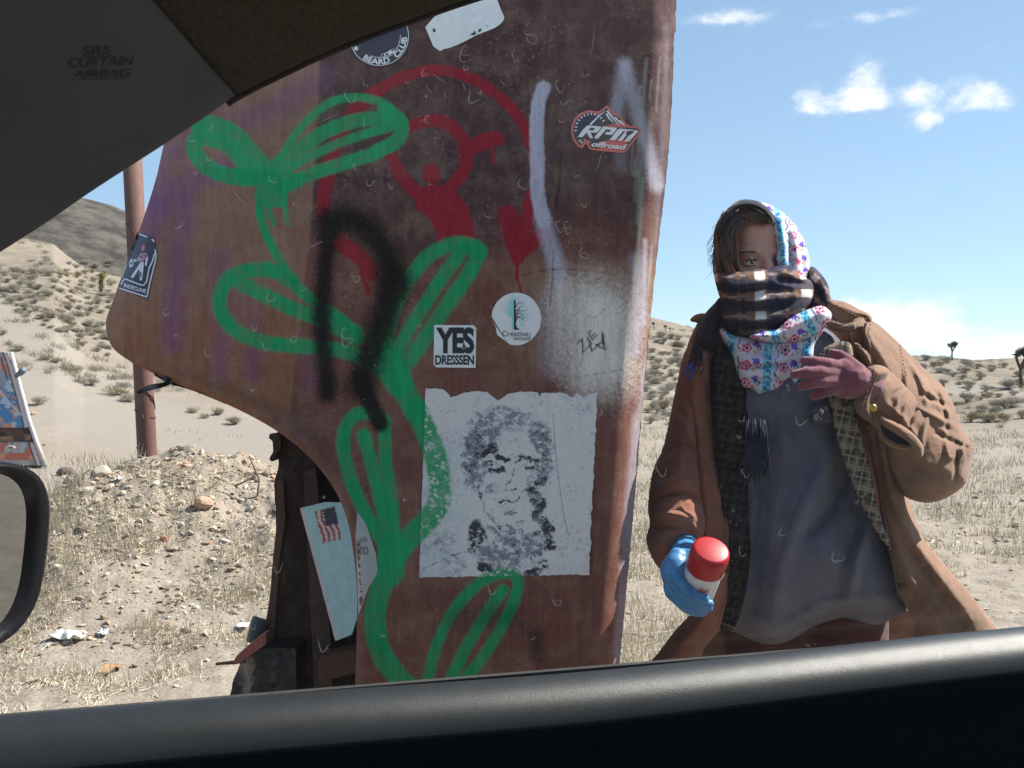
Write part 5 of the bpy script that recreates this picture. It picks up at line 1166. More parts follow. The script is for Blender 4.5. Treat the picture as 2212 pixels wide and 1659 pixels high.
EDGE = catmull([(-330, 752), (-160, 645), (0, 545), (100, 481), (200, 412), (350, 315), (430, 262), (510, 207), (600, 161), (700, 114), (800, 73), (900, 37), (1000, 2), (1120, -34), (1300, -80)], 8)
def build_trim():
    E = EDGE; n = len(E); T_ = np.gradient(E, axis=0); T_ /= np.linalg.norm(T_, axis=1)[:, None]
    s510 = int(np.argmin(np.hypot(E[:, 0]-510, E[:, 1]-207)))
    def strip(name, idx, dirs, mat, lip, mats_extra=None):
        V = []; sk = 0 if not lip else len(idx)-1; prof_t = [-.045, -.03, -.016, -.006, 0, .006, .014, .026, .045, .08, .13, .20, .30, .42, .56, .72, .86, 1.0]
        for k, i in enumerate(idx):
            hb = 0.0 if lip else float(sstep(0, 16, k))
            Lm = (E[i, 1]+230)/max(.25, -dirs[k][1])
            for t in prof_t:
                if t < 0:                     # rolls back round the rail towards the glass
                    a = -.012+(t+.045)/.045*.030; L = (t)*(-220)
                    o = on_glass(E[i, 0]+dirs[k][0]*L, E[i, 1]+dirs[k][1]*L, a)
                else:
                    L = t*Lm; m = L/FOC*.9
                    a = .018+.010*math.sqrt(min(1, m/.012))+(0.36+.26*hb)*m+(.55+.35*hb)*m*m
                    o = on_glass(E[i, 0]+dirs[k][0]*L, E[i, 1]+dirs[k][1]*L, a)
                if t > 0.004: o = o+GN*(.005*(1-sstep(0, 3, abs(k-sk))))
                V.append(tuple(o))
        q = grid_quads(len(idx), len(prof_t)); me = mesh_np(name, np.array(V), q)
        o = link(name, me, mat); m = o.modifiers.new('depth', 'SOLIDIFY'); m.thickness = .004; m.offset = 1
        return adopt(o, CAR)
    seam = np.array([-.656, -.755])
    ip = list(range(0, s510+1)); dp = []
    for i in ip:
        f = sstep(0, 1, i/s510); d0 = np.array([-.45, -.893]); d = d0*(1-f)+seam*f; dp.append(d/np.linalg.norm(d))
    strip('pillar_trim', ip, dp, PILL, True)
    ih = list(range(s510, n)); dh = []
    for j, i in enumerate(ih):
        f = sstep(0, 14, j); d = seam*(1-f)+np.array([-.36, -.93])*f; dh.append(d/np.linalg.norm(d))
    strip('headliner', ih, dh, HEAD, False)
    # door aperture rubber along the rail
    bm = bmesh.new(); idx = range(s510-2, n); tube(bm, [on_glass(E[i, 0]-1, E[i, 1]+1.5, .010) for i in idx], .0042, 8); adopt(bm_obj('aperture_seal', bm, SEAL, smooth=True), CAR)
    # moulded airbag wording on the pillar
    def place(u, v):
        # follow the pillar skin: nearest profile column
        j = min(range(len(ip)), key=lambda k: abs((u-E[ip[k], 0])*dp[k][1]-(v-E[ip[k], 1])*dp[k][0]))
        i = ip[j]; L = (u-E[i, 0])*dp[j][0]+(v-E[i, 1])*dp[j][1]; m = max(L, 0)/FOC*.9
        return tuple(on_glass(u, v, .018+.010+0.36*m+0.55*m*m+.0012))
    V, F = [], []
    for txt, x0, x1, yt, yb, dy in (('SRS', 176, 238, 100, 119, -3), ('CURTAIN', 146, 286, 125, 146, -6), ('AIRBAG', 158, 280, 150, 168, -3)):
        G_, f = glyphs(txt, .012); w = G_[:, 0].max(); b = len(V)
        V += [place(x0+(x1-x0)*x/w+4*y, yb+(yt-yb)*y+dy*x/w) for x, y in G_]; F += [[b+k for k in q] for q in f]
    for x0, y0, x1, y1 in ((178, 122, 240, 120), (154, 172, 282, 168)):
        b = len(V); V += [place(x0, y0), place(x1, y1), place(x1, y1+1.6), place(x0, y0+1.6)]; F.append([b, b+1, b+2, b+3])
    me = bpy.data.meshes.new('airbag_lettering'); me.from_pydata(V, [], F); adopt(link('airbag_lettering', me, plain('moulded_lettering', (.075, .075, .08), .8, 0, .1)), CAR)
build_trim()

def build_cabin():
    bm = bmesh.new()
    def slab(x0, x1, y0, y1, z0, z1):
        vs = [bm.verts.new(car(x, y, z)) for z in (z0, z1) for y in (y0, y1) for x in (x0, x1)]
        for f in ((0, 2, 3, 1), (4, 5, 7, 6), (0, 1, 5, 4), (2, 6, 7, 3), (0, 4, 6, 2), (1, 3, 7, 5)): bm.faces.new([vs[k] for k in f])
    slab(-.62, 2.1, -.72, .80, 1.70, 1.74)    # roof
    slab(-.62, 2.1, -.80, -.74, .35, .98); slab(.55, .75, -.80, -.74, .98, 1.70)    # far side with its windows
    slab(2.1, 2.16, -.80, 1.03, .35, 1.05)    # back
    slab(-1.3, 2.1, -.80, 1.0, .30, .345)     # floor
    slab(-1.36, -1.3, -.80, 1.0, .30, 1.02)   # bulkhead
    slab(1.98, 2.1, .80, 1.02, .92, 1.70)     # pillar behind the window, out of view
    bmesh.ops.recalc_face_normals(bm, faces=bm.faces); adopt(bm_obj('cabin_shell', bm, CABIN), CAR)
    bm = bmesh.new(); v = lambda x, y, z: bm.verts.new(car(x, y, z))
    bm.faces.new([v(-.62, -.74, 1.745), v(2.1, -.74, 1.745), v(2.1, .80, 1.745), v(-.62, .80, 1.745)]); bm.faces.new([v(-.62, .803, 1.745), v(2.1, .803, 1.745), v(2.1, .835, 1.70), v(-.62, .835, 1.70)])
    bm.faces.new([v(-2.1, -.74, .92), v(-1.37, -.74, 1.02), v(-1.37, 1.0, 1.02), v(-2.1, 1.0, .92)]); bm.faces.new([v(-2.1, 1.03, .35), v(-.96, 1.08, .35), v(-.96, 1.07, .93), v(-2.1, 1.03, .90)]); bm.faces.new([v(1.91, 1.08, .35), v(2.16, 1.04, .35), v(2.16, 1.04, 1.05), v(1.91, 1.07, .93)])
    bmesh.ops.recalc_face_normals(bm, faces=bm.faces); o = bm_obj('body', bm, OUTP); o.modifiers.new('depth', 'SOLIDIFY').thickness = .004; adopt(o, CAR)
    bm = bmesh.new(); rows = [(-1.28, 1.02), (-1.1, 1.03), (-.95, 1.0), (-.82, .95), (-.78, .88), (-.80, .6)]
    g = [[bm.verts.new(car(x, y, z)) for y in (-.72, .86)] for x, z in rows]
    for k in range(len(rows)-1): bm.faces.new((g[k][0], g[k][1], g[k+1][1], g[k+1][0]))
    o = bm_obj('dashboard', bm, TRIM, smooth=True); o.modifiers.new('depth', 'SOLIDIFY').thickness = .01; adopt(o, CAR)
build_cabin()

def build_glass():
    # side window: one dusty pane in the door plane
    t = NT('side_window_glass'); P = t.coord()
    fr = t.node('Fresnel', IOR=1.45); tr = t.node('BsdfTransparent', Color=(.975, .985, .98, 1)); gl = t.node('BsdfGlossy', Roughness=.0)
    m1 = t.node('MixShader'); t.l.new(t.math('MULTIPLY', fr.outputs[0], .5), m1.inputs[0]); t.l.new(tr.outputs[0], m1.inputs[1]); t.l.new(gl.outputs[0], m1.inputs[2])
    du = t.node('BsdfTranslucent', Color=(.62, .60, .58, 1)); m2 = t.node('MixShader')
    nz = t.noise(7, 6, .65, P); sp = t.noise(160, 3, .6, P)
    dust = t.math('ADD', t.ramp(nz, [(.3, .004), (.75, .016)]), t.ramp(sp, [(.66, 0.0), (.78, .045)]))
    t.l.new(dust, m2.inputs[0]); t.l.new(m1.outputs[0], m2.inputs[1]); t.l.new(du.outputs[0], m2.inputs[2]); t.l.new(m2.outputs[0], t.out.inputs[0])
    def gq(x, y0, y1, z0, z1): return [car(xx, y, z) for xx, y, z in ((x[0], y0, z0), (x[1], y0, z0), (x[1], y1, z1), (x[0], y1, z1))]
    dz = (GL0-GL1)/(GZ1-GZ0)
    zt, zb = 1.70, .93
    V = gq((-.95, 1.97), GL0+dz*(GZ0-zb)+.014, GL0-dz*(zt-GZ0)+.014, zb, zt)
    me = mesh_np('side_window', np.array([tuple(v) for v in V]), np.array([[0, 1, 2, 3]]), smooth=False)
    o = adopt(link('side_window', me, t.m), CAR); o['label'] = 'dusty side window pane speckled with dried water marks'
    # dried drops and streaks on its outer face
    rng = random.Random(21); bm = bmesh.new()
    def gp(u, v): return on_glass(u, v, -.0125)
    def ribbon(P, w):
        n = len(P); L = []
        for i in range(n):
            a = P[min(i+1, n-1)]; b = P[max(i-1, 0)]; dx, dy = a[0]-b[0], a[1]-b[1]; q = math.hypot(dx, dy) or 1
            ww = w[i] if hasattr(w, '__len__') else w
            L.append((bm.verts.new(gp(P[i][0]-dy/q*ww, P[i][1]+dx/q*ww)), bm.verts.new(gp(P[i][0]+dy/q*ww, P[i][1]-dx/q*ww))))
        for i in range(n-1): bm.faces.new((L[i][0], L[i][1], L[i+1][1], L[i+1][0]))
    known = [(1115, 120), (1143, 68), (1149, 80), (1029, 62), (1025, 205), (1035, 195), (1006, 145), (790, 180), (758, 205), (880, 175), (920, 205), (1220, 210), (1265, 155), (1210, 185), (1158, 375), (1130, 395), (1245, 375), (1262, 545), (1210, 488), (1262, 440),
             (770, 360), (800, 385), (845, 398), (930, 395), (415, 298), (590, 382), (640, 440), (385, 480), (455, 270), (655, 620), (770, 595), (360, 665), (380, 722), (450, 760), (550, 705), (430, 870), (905, 700), (998, 742), (980, 775), (500, 1000), (600, 1220), (700, 1385),
             (828, 1370), (1150, 1375), (1600, 900), (1595, 940), (1612, 1020), (1605, 1190), (1430, 1010), (1730, 905), (1585, 1100), (1745, 1390), (1690, 1150), (1850, 1080), (1810, 1200), (240, 465), (375, 830), (355, 1125), (545, 1345), (1705, 540), (1685, 575), (1632, 560)]
    pts = known+[(rng.uniform(420, 1420), rng.uniform(60, 900)) for _ in range(16)]+[(rng.uniform(600, 1400), rng.uniform(700, 1480)) for _ in range(10)]
    for u, v in pts:
        r = rng.choice((rng.uniform(3, 6), rng.uniform(6, 10), rng.uniform(9, 15))); a0 = rng.uniform(-30, 40); a1 = a0+rng.uniform(150, 300); e = rng.uniform(.9, 1.5); n = 14
        P = []
        for k in range(n+1):
            a = math.radians(a0+(a1-a0)*k/n); q = r*(1+.18*math.sin(3*a+u)+rng.uniform(-.07, .07)); P.append((u+q*math.cos(a)*.9, v+q*math.sin(a)*e))
        ribbon(P, [rng.uniform(.5, 1.5)*math.sin(math.pi*(k+.6)/(n+1.2))+.15 for k in range(n+1)])
        if rng.random() < .3: ribbon([(u+r*.2*rng.uniform(-1, 1)+x, v+y+rng.uniform(-2, 2)) for x, y in ((-r*.6, 0), (-r*.2, 2), (r*.3, 1), (r*.7, 3))], .7)
    for (u, v, du_, dv) in [(500, 410, 34, 36), (1080, 170, 14, 16), (920, 185, 14, 20), (935, 160, 30, 22), (925, 252, -18, 14), (1000, 180, 4, 14), (960, 195, 3, 18), (785, 250, 2, 28), (735, 245, -50, 22), (660, 540, 40, -20), (1300, 330, -12, 40), (1285, 60, -8, 60)]:
        ribbon([(u, v), (u+du_*.5+rng.uniform(-2, 2), v+dv*.5), (u+du_, v+dv)], [.4, .9, .4])
    for _ in range(260):
        u, v = rng.uniform(380, 2000), rng.uniform(40, 1450); s_ = rng.uniform(.6, 1.6)
        vs = [bm.verts.new(gp(u+s_*math.cos(k*1.257+u), v+s_*1.1*math.sin(k*1.257+u))) for k in range(5)]; bm.faces.new(vs)
    t = NT('dried_water_marks'); tr = t.node('BsdfTransparent'); du = t.node('BsdfTranslucent', Color=(.8, .78, .74, 1)); m = t.node('MixShader', Fac=.17)
    t.l.new(tr.outputs[0], m.inputs[1]); t.l.new(du.outputs[0], m.inputs[2]); t.l.new(m.outputs[0], t.out.inputs[0])
    me = bpy.data.meshes.new('water_marks'); bm.to_mesh(me); bm.free(); w = link('water_marks', me, t.m, kind='stuff'); bpy.context.view_layer.update()
    w.parent = o; w.matrix_parent_inverse = o.matrix_world.inverted()
build_glass()

def build_mirror():
    c = EYEV+ray(-88, 1218)*1.04
    d = (c-EYEV).normalized(); r = (AX*.93+Vector((0, 0, -1))*.36+NX*.06).normalized(); n = (r-d).normalized()
    e1 = UZ.cross(n).normalized(); e2 = n.cross(e1)
    def ringpts(a, b, off, p=3.2, m=48):
        P = []
        for k in range(m):
            q = 2*math.pi*k/m; cc, ss = math.cos(q), math.sin(q)
            P.append(c+n*off+e1*(a*math.copysign(abs(cc)**(2/p), cc))+e2*(b*math.copysign(abs(ss)**(2/p), ss)))
        return P
    fore = max(.2, abs(n.dot(-d)))
    A, B = .083/fore*1.0, .105
    def loft(name, rings, mat, capend=None, parent=CAR, sm=True):
        bm = bmesh.new(); R_ = [[bm.verts.new(p) for p in rg] for rg in rings]
        for i in range(len(R_)-1):
            for k in range(len(R_[0])): bm.faces.new((R_[i][k], R_[i][(k+1) % len(R_[0])], R_[i+1][(k+1) % len(R_[0])], R_[i+1][k]))
        if capend is not None: bm.faces.new(R_[capend])
        bmesh.ops.recalc_face_normals(bm, faces=bm.faces)
        return adopt(bm_obj(name, bm, mat, smooth=sm), parent)
    hs = loft('mirror_housing', [ringpts(A*.77, B*.88, -.011), ringpts(A*.84, B*.93, -.002), ringpts(A*.92, B*.97, .006), ringpts(A, B, .002), ringpts(A*1.01, B*1.01, -.012), ringpts(A*.97, B*.98, -.04), ringpts(A*.85, B*.86, -.075), ringpts(A*.55, B*.58, -.105), ringpts(A*.15, B*.15, -.115)], BLKP)
    t = NT('mirror_silver'); t.bsdf((.30, .32, .33), .03, 1.0)
    bpy.context.view_layer.update()
    g = loft('mirror_glass', [ringpts(A*.79, B*.90, -.010), ringpts(A*.785, B*.895, -.0075)], t.m, 1, sm=False)
    # arm to the door corner
    bm = bmesh.new(); p = c-n*.06-e2*.05; q = car(p.dot(AX)-.02, 1.06, .93); tube(bm, [p, p.lerp(q, .5)-UZ*.02, q], [.035, .03, .04], 12); bmesh.ops.recalc_face_normals(bm, faces=bm.faces); adopt(bm_obj('mirror_arm', bm, BLKP, smooth=True), CAR)
build_mirror()
# ------------------------------------------------------------------ the person beside the wreck
PER = thing('person', 'person in brown work jacket with scarves round head and face, holding a spray can', 'person', (0.68, 2.28, 0.0))
PY = 2.16
zh = lambda P: [(1460+x*.2934, 398.2+y*.2934) for x, y in P]      # survey of the head
zt = lambda P: [(1371.4+x*.384, 796.3+y*.384) for x, y in P]      # survey of the torso
z8 = lambda P: [(1371.4+x*.48, 619.4+y*.48) for x, y in P]
def cloth(name, outline, Y0, depth, R, mat, folds=(), parent=None, step=7, back=.35, wr=(0.0, 30), paint=None, smooth_outline=True, seed=1, thin=None, hem=0.0):
    """sewn or draped cloth: an outline given its own distance, fullness, folds and thickness"""
    O = csmooth(outline, 6) if smooth_outline else np.array(outline, float)
    V, T, out = cdt_fill(O, step)
    n, no = len(V), len(out); U, Vv = V[:, 0], V[:, 1]
    d, _ = seg_dist(U, Vv, out, True); d[:no] = 0
    t = np.clip(d/R, 0, 1); prof = np.sqrt(np.clip(1-(1-t)**2, 0, 1))
    y0 = Y0(U, Vv) if callable(Y0) else np.full(n, float(Y0)); yc = y0.mean()
    h = depth*prof
    damp = np.clip(d/12, 0, 1)
    for P, w, a in folds:
        q, par = seg_dist(U, Vv, catmull(P, 5) if len(P) > 2 else P)
        taper = np.sin(np.pi*np.clip(par*.9+.05, 0, 1))**.6
        h = h+a*np.exp(-(q/w)**2)*taper*(damp if a < 0 else damp*.8+.2)
    if wr[0]:
        w_ = fbm(U/wr[1]+fbm(U/60, Vv/60, 2, seed+9)*2, Vv/(wr[1]*1.7), 4, seed); h = h+wr[0]*(1-np.abs(2*w_-1)*2)*damp
        h = h+wr[0]*.25*(1-np.abs(2*fbm(U/(wr[1]*.34)+fbm(U/20, Vv/20, 2, seed+3)*2, Vv/(wr[1]*.5), 3, seed+8)-1)*2.2)*damp
        w2 = fbm(U/(wr[1]*2.2), Vv/(wr[1]*2.0)+U/90, 3, seed+5)-.5; h = h+wr[0]*2.0*w2*damp
    def pos(y, yy): return np.stack([(U-CU)/FOC*yy, y, EYE-(Vv-CV)/FOC*yy], 1)
    yref = y0 if callable(Y0) else np.full(n, float(Y0))
    A = pos(y0-h, y0-h)
    if thin is None: B = pos(y0+back*depth*prof+.001, yref)
    else: B = pos(y0-h+thin*np.clip(d/4, 0, 1), y0-h)
    SURF[len(SURF)] = (U, Vv, y0-h)
    bi = np.concatenate([np.arange(no), np.arange(n-no)+n])       # share the rim
    Tb = bi[T][:, ::-1]
    me = mesh_np(name, np.vstack([A, B[no:]]), None, np.vstack([T, Tb]))
    if paint is not None:
        c = paint(U, Vv); set_paint(me, np.vstack([c, c[no:]]))
    return adopt(link(name, me, mat), parent if parent is not None else PER)

SURF = {}
CANV_C, CANVAS = (0.245, 0.143, 0.095), None
def canvas(name, col, rough=.9):
    t = NT(name); P = t.coord(); f = t.noise(7, 6, .65, P); g = t.noise(60, 5, .65, P); w = t.noise(900, 2, .5, P)
    c = t.ramp(f, [(.28, tuple(x*.60 for x in col)), (.5, col), (.72, tuple(min(1, x*1.32) for x in col))])
    c = t.mix(t.ramp(g, [(.55, 0.0), (.72, .55)]), c, tuple(x*.6+.06 for x in col))
    t.bsdf(c, rough, 0, t.bump(t.noise(28, 5, .6, P, 1.2), .55, .006, t.bump(t.math('ADD', w, t.math('MULTIPLY', g, 2.5)), .35, .0012)), .15, **{'Sheen Weight': .15}); return t.m
CANVAS = canvas('brown_duck_canvas', CANV_C); CANVAS_SHADE = canvas('shade_side_duck_canvas', (0.245, 0.098, 0.062))  # second canvas is the same cloth with shade-side tone put into its colour
TEE = canvas('grey_cotton', (0.115, 0.117, 0.155)); DARKC = canvas('dark_cloth', (0.022, 0.024, 0.034)); PANTS = canvas('dark_red_plaid_cotton', (0.10, 0.042, 0.042)); BOOT = plain('brown_boot', (.06, .035, .02), .7)
SKIN = NT('skin'); _f = SKIN.noise(40, 5); SKIN.bsdf(SKIN.ramp(_f, [(.3, (.58, .31, .235)), (.7, (.66, .37, .285))]), .5, 0, SKIN.bump(SKIN.noise(600, 3), .1, .0005), .4, **{'Subsurface Weight': .08}); SKIN = SKIN.m

# ---- body: one continuous figure under the clothes
def build_body():
    bm = bmesh.new(); X = lambda u, v, y: W(u, v, y)
    hd = X(1634, 560, 2.155)
    ball(bm, hd+Vector((0, .012, .012)), .1, .80, .98, 1.12, 24)           # skull
    ball(bm, hd+Vector((-.002, -.035, -.03)), .07, .86, .82, 1.15, 20)     # face
    ball(bm, hd+Vector((0, -.045, -.085)), .036, 1.05, 1, .9)               # jaw and chin
    ball(bm, hd+Vector((0, -.068, .040)), .05, 1.05, .5, .8)               # forehead
    for s in (-1, 1):
        capsule(bm, hd+Vector((s*.012, -.091, .005)), hd+Vector((s*.046, -.074, .004)), .0105, .011, 10)   # brow ridge
        ball(bm, hd+Vector((s*.042, -.066, -.040)), .024, 1, .8, .9)        # cheekbone
        ball(bm, hd+Vector((s*.078, .01, -.015)), .024, .4, .8, 1.3)        # ear
    capsule(bm, hd+Vector((0, -.090, .000)), hd+Vector((0, -.112, -.048)), .009, .015, 10)                  # nose
    ball(bm, hd+Vector((0, -.084, -.078)), .020, 1.3, .7, .55)             # mouth
    neck = Vector((.545, 2.19, 1.36)); chest = Vector((.60, 2.24, 1.16)); belly = Vector((.64, 2.26, .98)); pel = Vector((.67, 2.28, .86))
    capsule(bm, hd+Vector((0, .03, -.06)), neck, .052, .058); ball(bm, chest, .15, 1.08, .68, 1.15, 20); ball(bm, belly, .135, 1.05, .7, 1.1, 20); ball(bm, pel, .155, 1.05, .75, .8, 20)
    capsule(bm, chest, pel, .12, .13)
    shR, elR, wrR = Vector((.435, 2.22, 1.27)), Vector((.335, 2.16, .985)), Vector((.335, 1.86, .905))
    shL, elL, wrL = Vector((.755, 2.25, 1.29)), Vector((.92, 2.20, 1.085)), Vector((.725, 1.995, 1.232))
    capsule(bm, neck+Vector((0, .01, -.04)), shR, .06, .055); capsule(bm, neck+Vector((0, .01, -.04)), shL, .06, .055)
    chain(bm, [shR, elR, wrR], [.05, .038, .026]); chain(bm, [shL, elL, wrL], [.045, .030, .019])
    for s in (-1, 1):
        hip = pel+Vector((s*.085, 0, -.05)); kn = Vector((.67+s*.10, 2.25, .48)); an = Vector((.67+s*.115, 2.31, .09)); chain(bm, [hip, kn, an], [.088, .058, .042])
        capsule(bm, an+Vector((0, 0, -.04)), an+Vector((s*.02, -.17, -.055)), .04, .033)
    return adopt(link('body', voxel_merge(bm, .0065, 3), SKIN), PER)
body = build_body()
def build_legs():
    bm = bmesh.new(); pel = Vector((.67, 2.28, .86))
    ball(bm, pel, .168, 1.06, .8, .8, 20); ball(bm, pel+Vector((0, 0, .08)), .155, 1.05, .8, .8, 20)
    for s in (-1, 1): chain(bm, [pel+Vector((s*.085, 0, -.05)), Vector((.67+s*.10, 2.25, .48)), Vector((.67+s*.115, 2.31, .12))], [.105, .078, .068])
    adopt(link('trousers', voxel_merge(bm, .012, 3), PANTS), PER)
    for s in (-1, 1):
        bm = bmesh.new(); an = Vector((.67+s*.115, 2.31, .09)); capsule(bm, an, an+Vector((0, .01, .08)), .052, .056); capsule(bm, an+Vector((0, .02, -.045)), an+Vector((s*.02, -.17, -.05)), .046, .040); ball(bm, an+Vector((s*.01, -.08, -.03)), .05, .9, 1.9, .8)
        bmesh.ops.translate(bm, verts=bm.verts, vec=(0, 0, .008))
        adopt(link('boot', voxel_merge(bm, .01, 3), BOOT), PER)
build_legs()
# ---- the visible eye, brow and lashes
def build_face():
    hd = W(1634, 560, 2.155)
    ES = plain('eye_white', (.62, .58, .55), .25, 0, .02); IR = plain('brown_iris', (.035, .022, .015), .2, 0, .1, 300); BR = plain('brown_brow', (.06, .035, .022), .8)
    for s in (1, -1):
        c = hd+Vector((s*.0315, -.0765, -.0165)); bm = bmesh.new(); ball(bm, c, .0125, seg=20); e = adopt(bm_obj('eye', bm, ES, smooth=True), PER)
        bm = bmesh.new(); lk = (Vector((.05, -1, .02))).normalized(); q = lk.to_track_quat('Z', 'Y').to_matrix(); ball(bm, c+lk*.0082, .0062, 1, 1, .8, 16, q); adopt(bm_obj('iris', bm, IR, smooth=True), e)
        bm = bmesh.new(); n = 9                                             # lids
        for sg, zz, th in ((1, .0062, .0030), (-1, -.0064, .0024)):
            tube(bm, [c+Vector((.0155*math.cos(math.pi*k/(n-1)), -.0118*math.sin(math.pi*k/(n-1))**.7+.001, zz*math.sin(math.pi*k/(n-1))-.001*math.cos(math.pi*k/(n-1))*s)) for k in range(n)], th, 6)
        adopt(bm_obj('eyelid', bm, SKIN, smooth=True), PER)
        bm = bmesh.new(); tube(bm, [c+Vector((.0150*math.cos(math.pi*k/8), -.0142*math.sin(math.pi*k/8)**.7-.0005, .0052*math.sin(math.pi*k/8))) for k in range(9)], [.0005, .0009, .0012, .0013, .0013, .0013, .0012, .0009, .0005], 5); adopt(bm_obj('eyelashes', bm, BR, smooth=True), PER)
        bm = bmesh.new(); rg = random.Random(4)
        for k in range(70):
            t = rg.random(); x = -.017+.040*t; p = c+Vector((s*x, -.0175+.012*t*t, .0165+.005*math.sin(t*2.6)+rg.uniform(-.0022, .0022)))
            tube(bm, [p, p+Vector((s*.005, -.0008, .0012-.003*t))], [.0005, .0002], 3, False)
        adopt(bm_obj('eyebrow', bm, BR), PER)
build_face()

# ---- hair: loose brown strands over the forehead and down the left cheek
HC = np.array([1634., 560.]); HR = np.array([104., 126.])
def head_y(u, v, grow=0.0, cy=2.155, dep=.105):
    q = ((np.asarray(u, float)-HC[0])/(HR[0]+grow*900))**2+((np.asarray(v, float)-HC[1])/(HR[1]+grow*900))**2
    return cy-(dep+grow)*np.sqrt(np.clip(1-q, 0, 1))
def build_hair():
    t = NT('brown_hair'); oi = t.attr('paint'); t.bsdf(oi.outputs['Color'], .38, 0, None, .5); m = t.m
    V, Q, Cc = [], [], []; rg = random.Random(11)
    def strand(P, w, lift, col):
        P = catmull(P, 5); n = len(P); b = len(V)
        for i, (u, v) in enumerate(P):
            T_ = P[min(i+1, n-1)]-P[max(i-1, 0)]; L = np.hypot(*T_)+1e-6; N = np.array([-T_[1], T_[0]])/L
            ww = w*math.sin(math.pi*(.12+.80*i/(n-1)))
            y = float(head_y(u, v, .010))-lift
            for s, dy in ((-1, .0012), (0, -.0012), (1, .0012)):
                V.append(tuple(W(u+N[0]*ww*s, v+N[1]*ww*s, y+dy))); Cc.append((*col, 1))
        for i in range(n-1):
            for k in range(2): Q.append((b+i*3+k, b+i*3+k+1, b+i*3+k+4, b+i*3+k+3))
    def shade():
        k = rg.uniform(.4, 1.3)+(1.4 if rg.random() < .16 else 0); return (.075*k, .047*k, .030*k)
    for k in range(300):                      # swept over the brow
        t = rg.random(); a = rg.uniform(-1, 1)
        p0 = (1556+t*40+rg.uniform(-6, 6), 520-t*62+rg.uniform(-10, 10)-12)
        p1 = (1578+t*50, 470-t*18+rg.uniform(-8, 10)); p2 = (1612+t*44+a*5, 462+t*4+rg.uniform(-6, 14)); p3 = (1648+t*16+a*6, 477+rg.uniform(-8, 9)-t*4)
        strand([p0, p1, p2, p3], rg.uniform(.6, 1.9), rg.uniform(0, .012), shade())
    for k in range(230):                      # down the left side of the face
        t = rg.random(); u0 = 1552+t*46; p = [(u0+8+rg.uniform(-5, 5), 462+rg.uniform(-8, 30)-t*6), (1545+t*44+rg.uniform(-4, 4), 505+rg.uniform(-8, 8)), (1546+t*44+rg.uniform(-5, 5), 545+rg.uniform(-10, 10)), (1551+t*44+rg.uniform(-7, 7), 585+rg.uniform(-8, 14))]
        strand(p, rg.uniform(.8, 2.2), rg.uniform(0, .014), shade())
    for k in range(70):                       # lock that falls across the plaid
        t = rg.random(); strand([(1562+t*18, 560), (1572+t*16, 592+rg.uniform(-4, 4)), (1594+t*12, 622+rg.uniform(-4, 4)), (1606+t*16+rg.uniform(-6, 6), 652+rg.uniform(-12, 10))], rg.uniform(.6, 1.4), .022+rg.uniform(0, .006), (.22*rg.uniform(.7, 1.2), .11*rg.uniform(.7, 1.2), .06))
    for k in range(16):                       # flyaways
        v0 = rg.uniform(478, 560); strand([(1556, v0), (1545+rg.uniform(-4, 3), v0+10), (1538+rg.uniform(-10, 4), v0+rg.uniform(18, 34)), (1534+rg.uniform(-10, 5), v0+rg.uniform(30, 55))], .5, -.02, shade())
    me = mesh_np('hair', np.array(V), np.array(Q)); set_paint(me, np.array(Cc)); adopt(link('hair', me, m), PER)
build_hair()

# ---- scarves
FLW = np.array(sh(156, 158, 170))
def floral(U, V, sc=1.0, rot=0.0, seed=0, o=(0, 0)):
    """blue brush bands, pink flowers, purple stars, orange dots and black squiggles woven on pale cloth"""
    c, s = math.cos(rot), math.sin(rot); x = ((U-o[0])*c+(V-o[1])*s)/sc; y = (-(U-o[0])*s+(V-o[1])*c)/sc
    C = np.tile(FLW, (len(U), 1))*(.93+.12*fbm(U/9, V/9, 3, seed+4))[:, None]
    wx = x+2.2*(fbm(x/7, y/7, 2, seed)-.5)*2; wy = y+2.2*(fbm(x/7+9, y/7, 2, seed+1)-.5)*2
    def lay(m, col):
        nonlocal C
        C = np.where((m > .5)[:, None], np.array(col), C)
    P = 66.0; bx = np.mod(wx, P); row = np.floor(y/30.0)
    n = fbm(x/3.0, y/3.0, 2, seed+7)
    blk = sh(34, 34, 44)
    by = np.mod(y, 30.0)
    # column 0: teal and blue brush band
    lay(((np.abs(bx-10) < 7.5) & (n > .40)) & ((by > 2)), sh(76, 132, 162)); lay((np.abs(bx-10) < 6) & (n > .56), sh(40, 84, 128)); lay((np.abs(bx-10) < 7) & (n < .36), sh(80, 170, 168))
    # column 1: zigzag
    zz = 5.0*np.abs(np.mod(y/11.0, 2)-1)-2.5; lay(np.abs(bx-26-zz) < 1.0, blk)
    # column 2: pink flowers in dark rings
    yy = by-15; r = np.hypot(bx-39, yy); th = np.arctan2(yy, bx-39)
    lay(r < 8.2+1.6*np.cos(5*th), sh(152, 54, 86)); lay((r < 4.6), sh(200, 150, 168)); lay(r < 2.6, blk)
    # column 3: purple stars, orange dots and little diamonds
    y2 = np.mod(y+8, 30)-15; r2 = np.hypot(bx-56, y2); t2 = np.arctan2(y2, bx-56); lay(r2 < 4.0+3.2*np.cos(8*t2)**2, sh(84, 62, 150))
    y3 = np.mod(y-6, 30)-15; lay(np.hypot(bx-53, y3) < 2.9, sh(180, 108, 90)); di = np.abs(bx-61)+np.abs(np.mod(y+1, 30)-15); lay((di < 5.6) & (di > 3.4), blk)
    return np.concatenate([C, np.ones((len(U), 1))], 1)
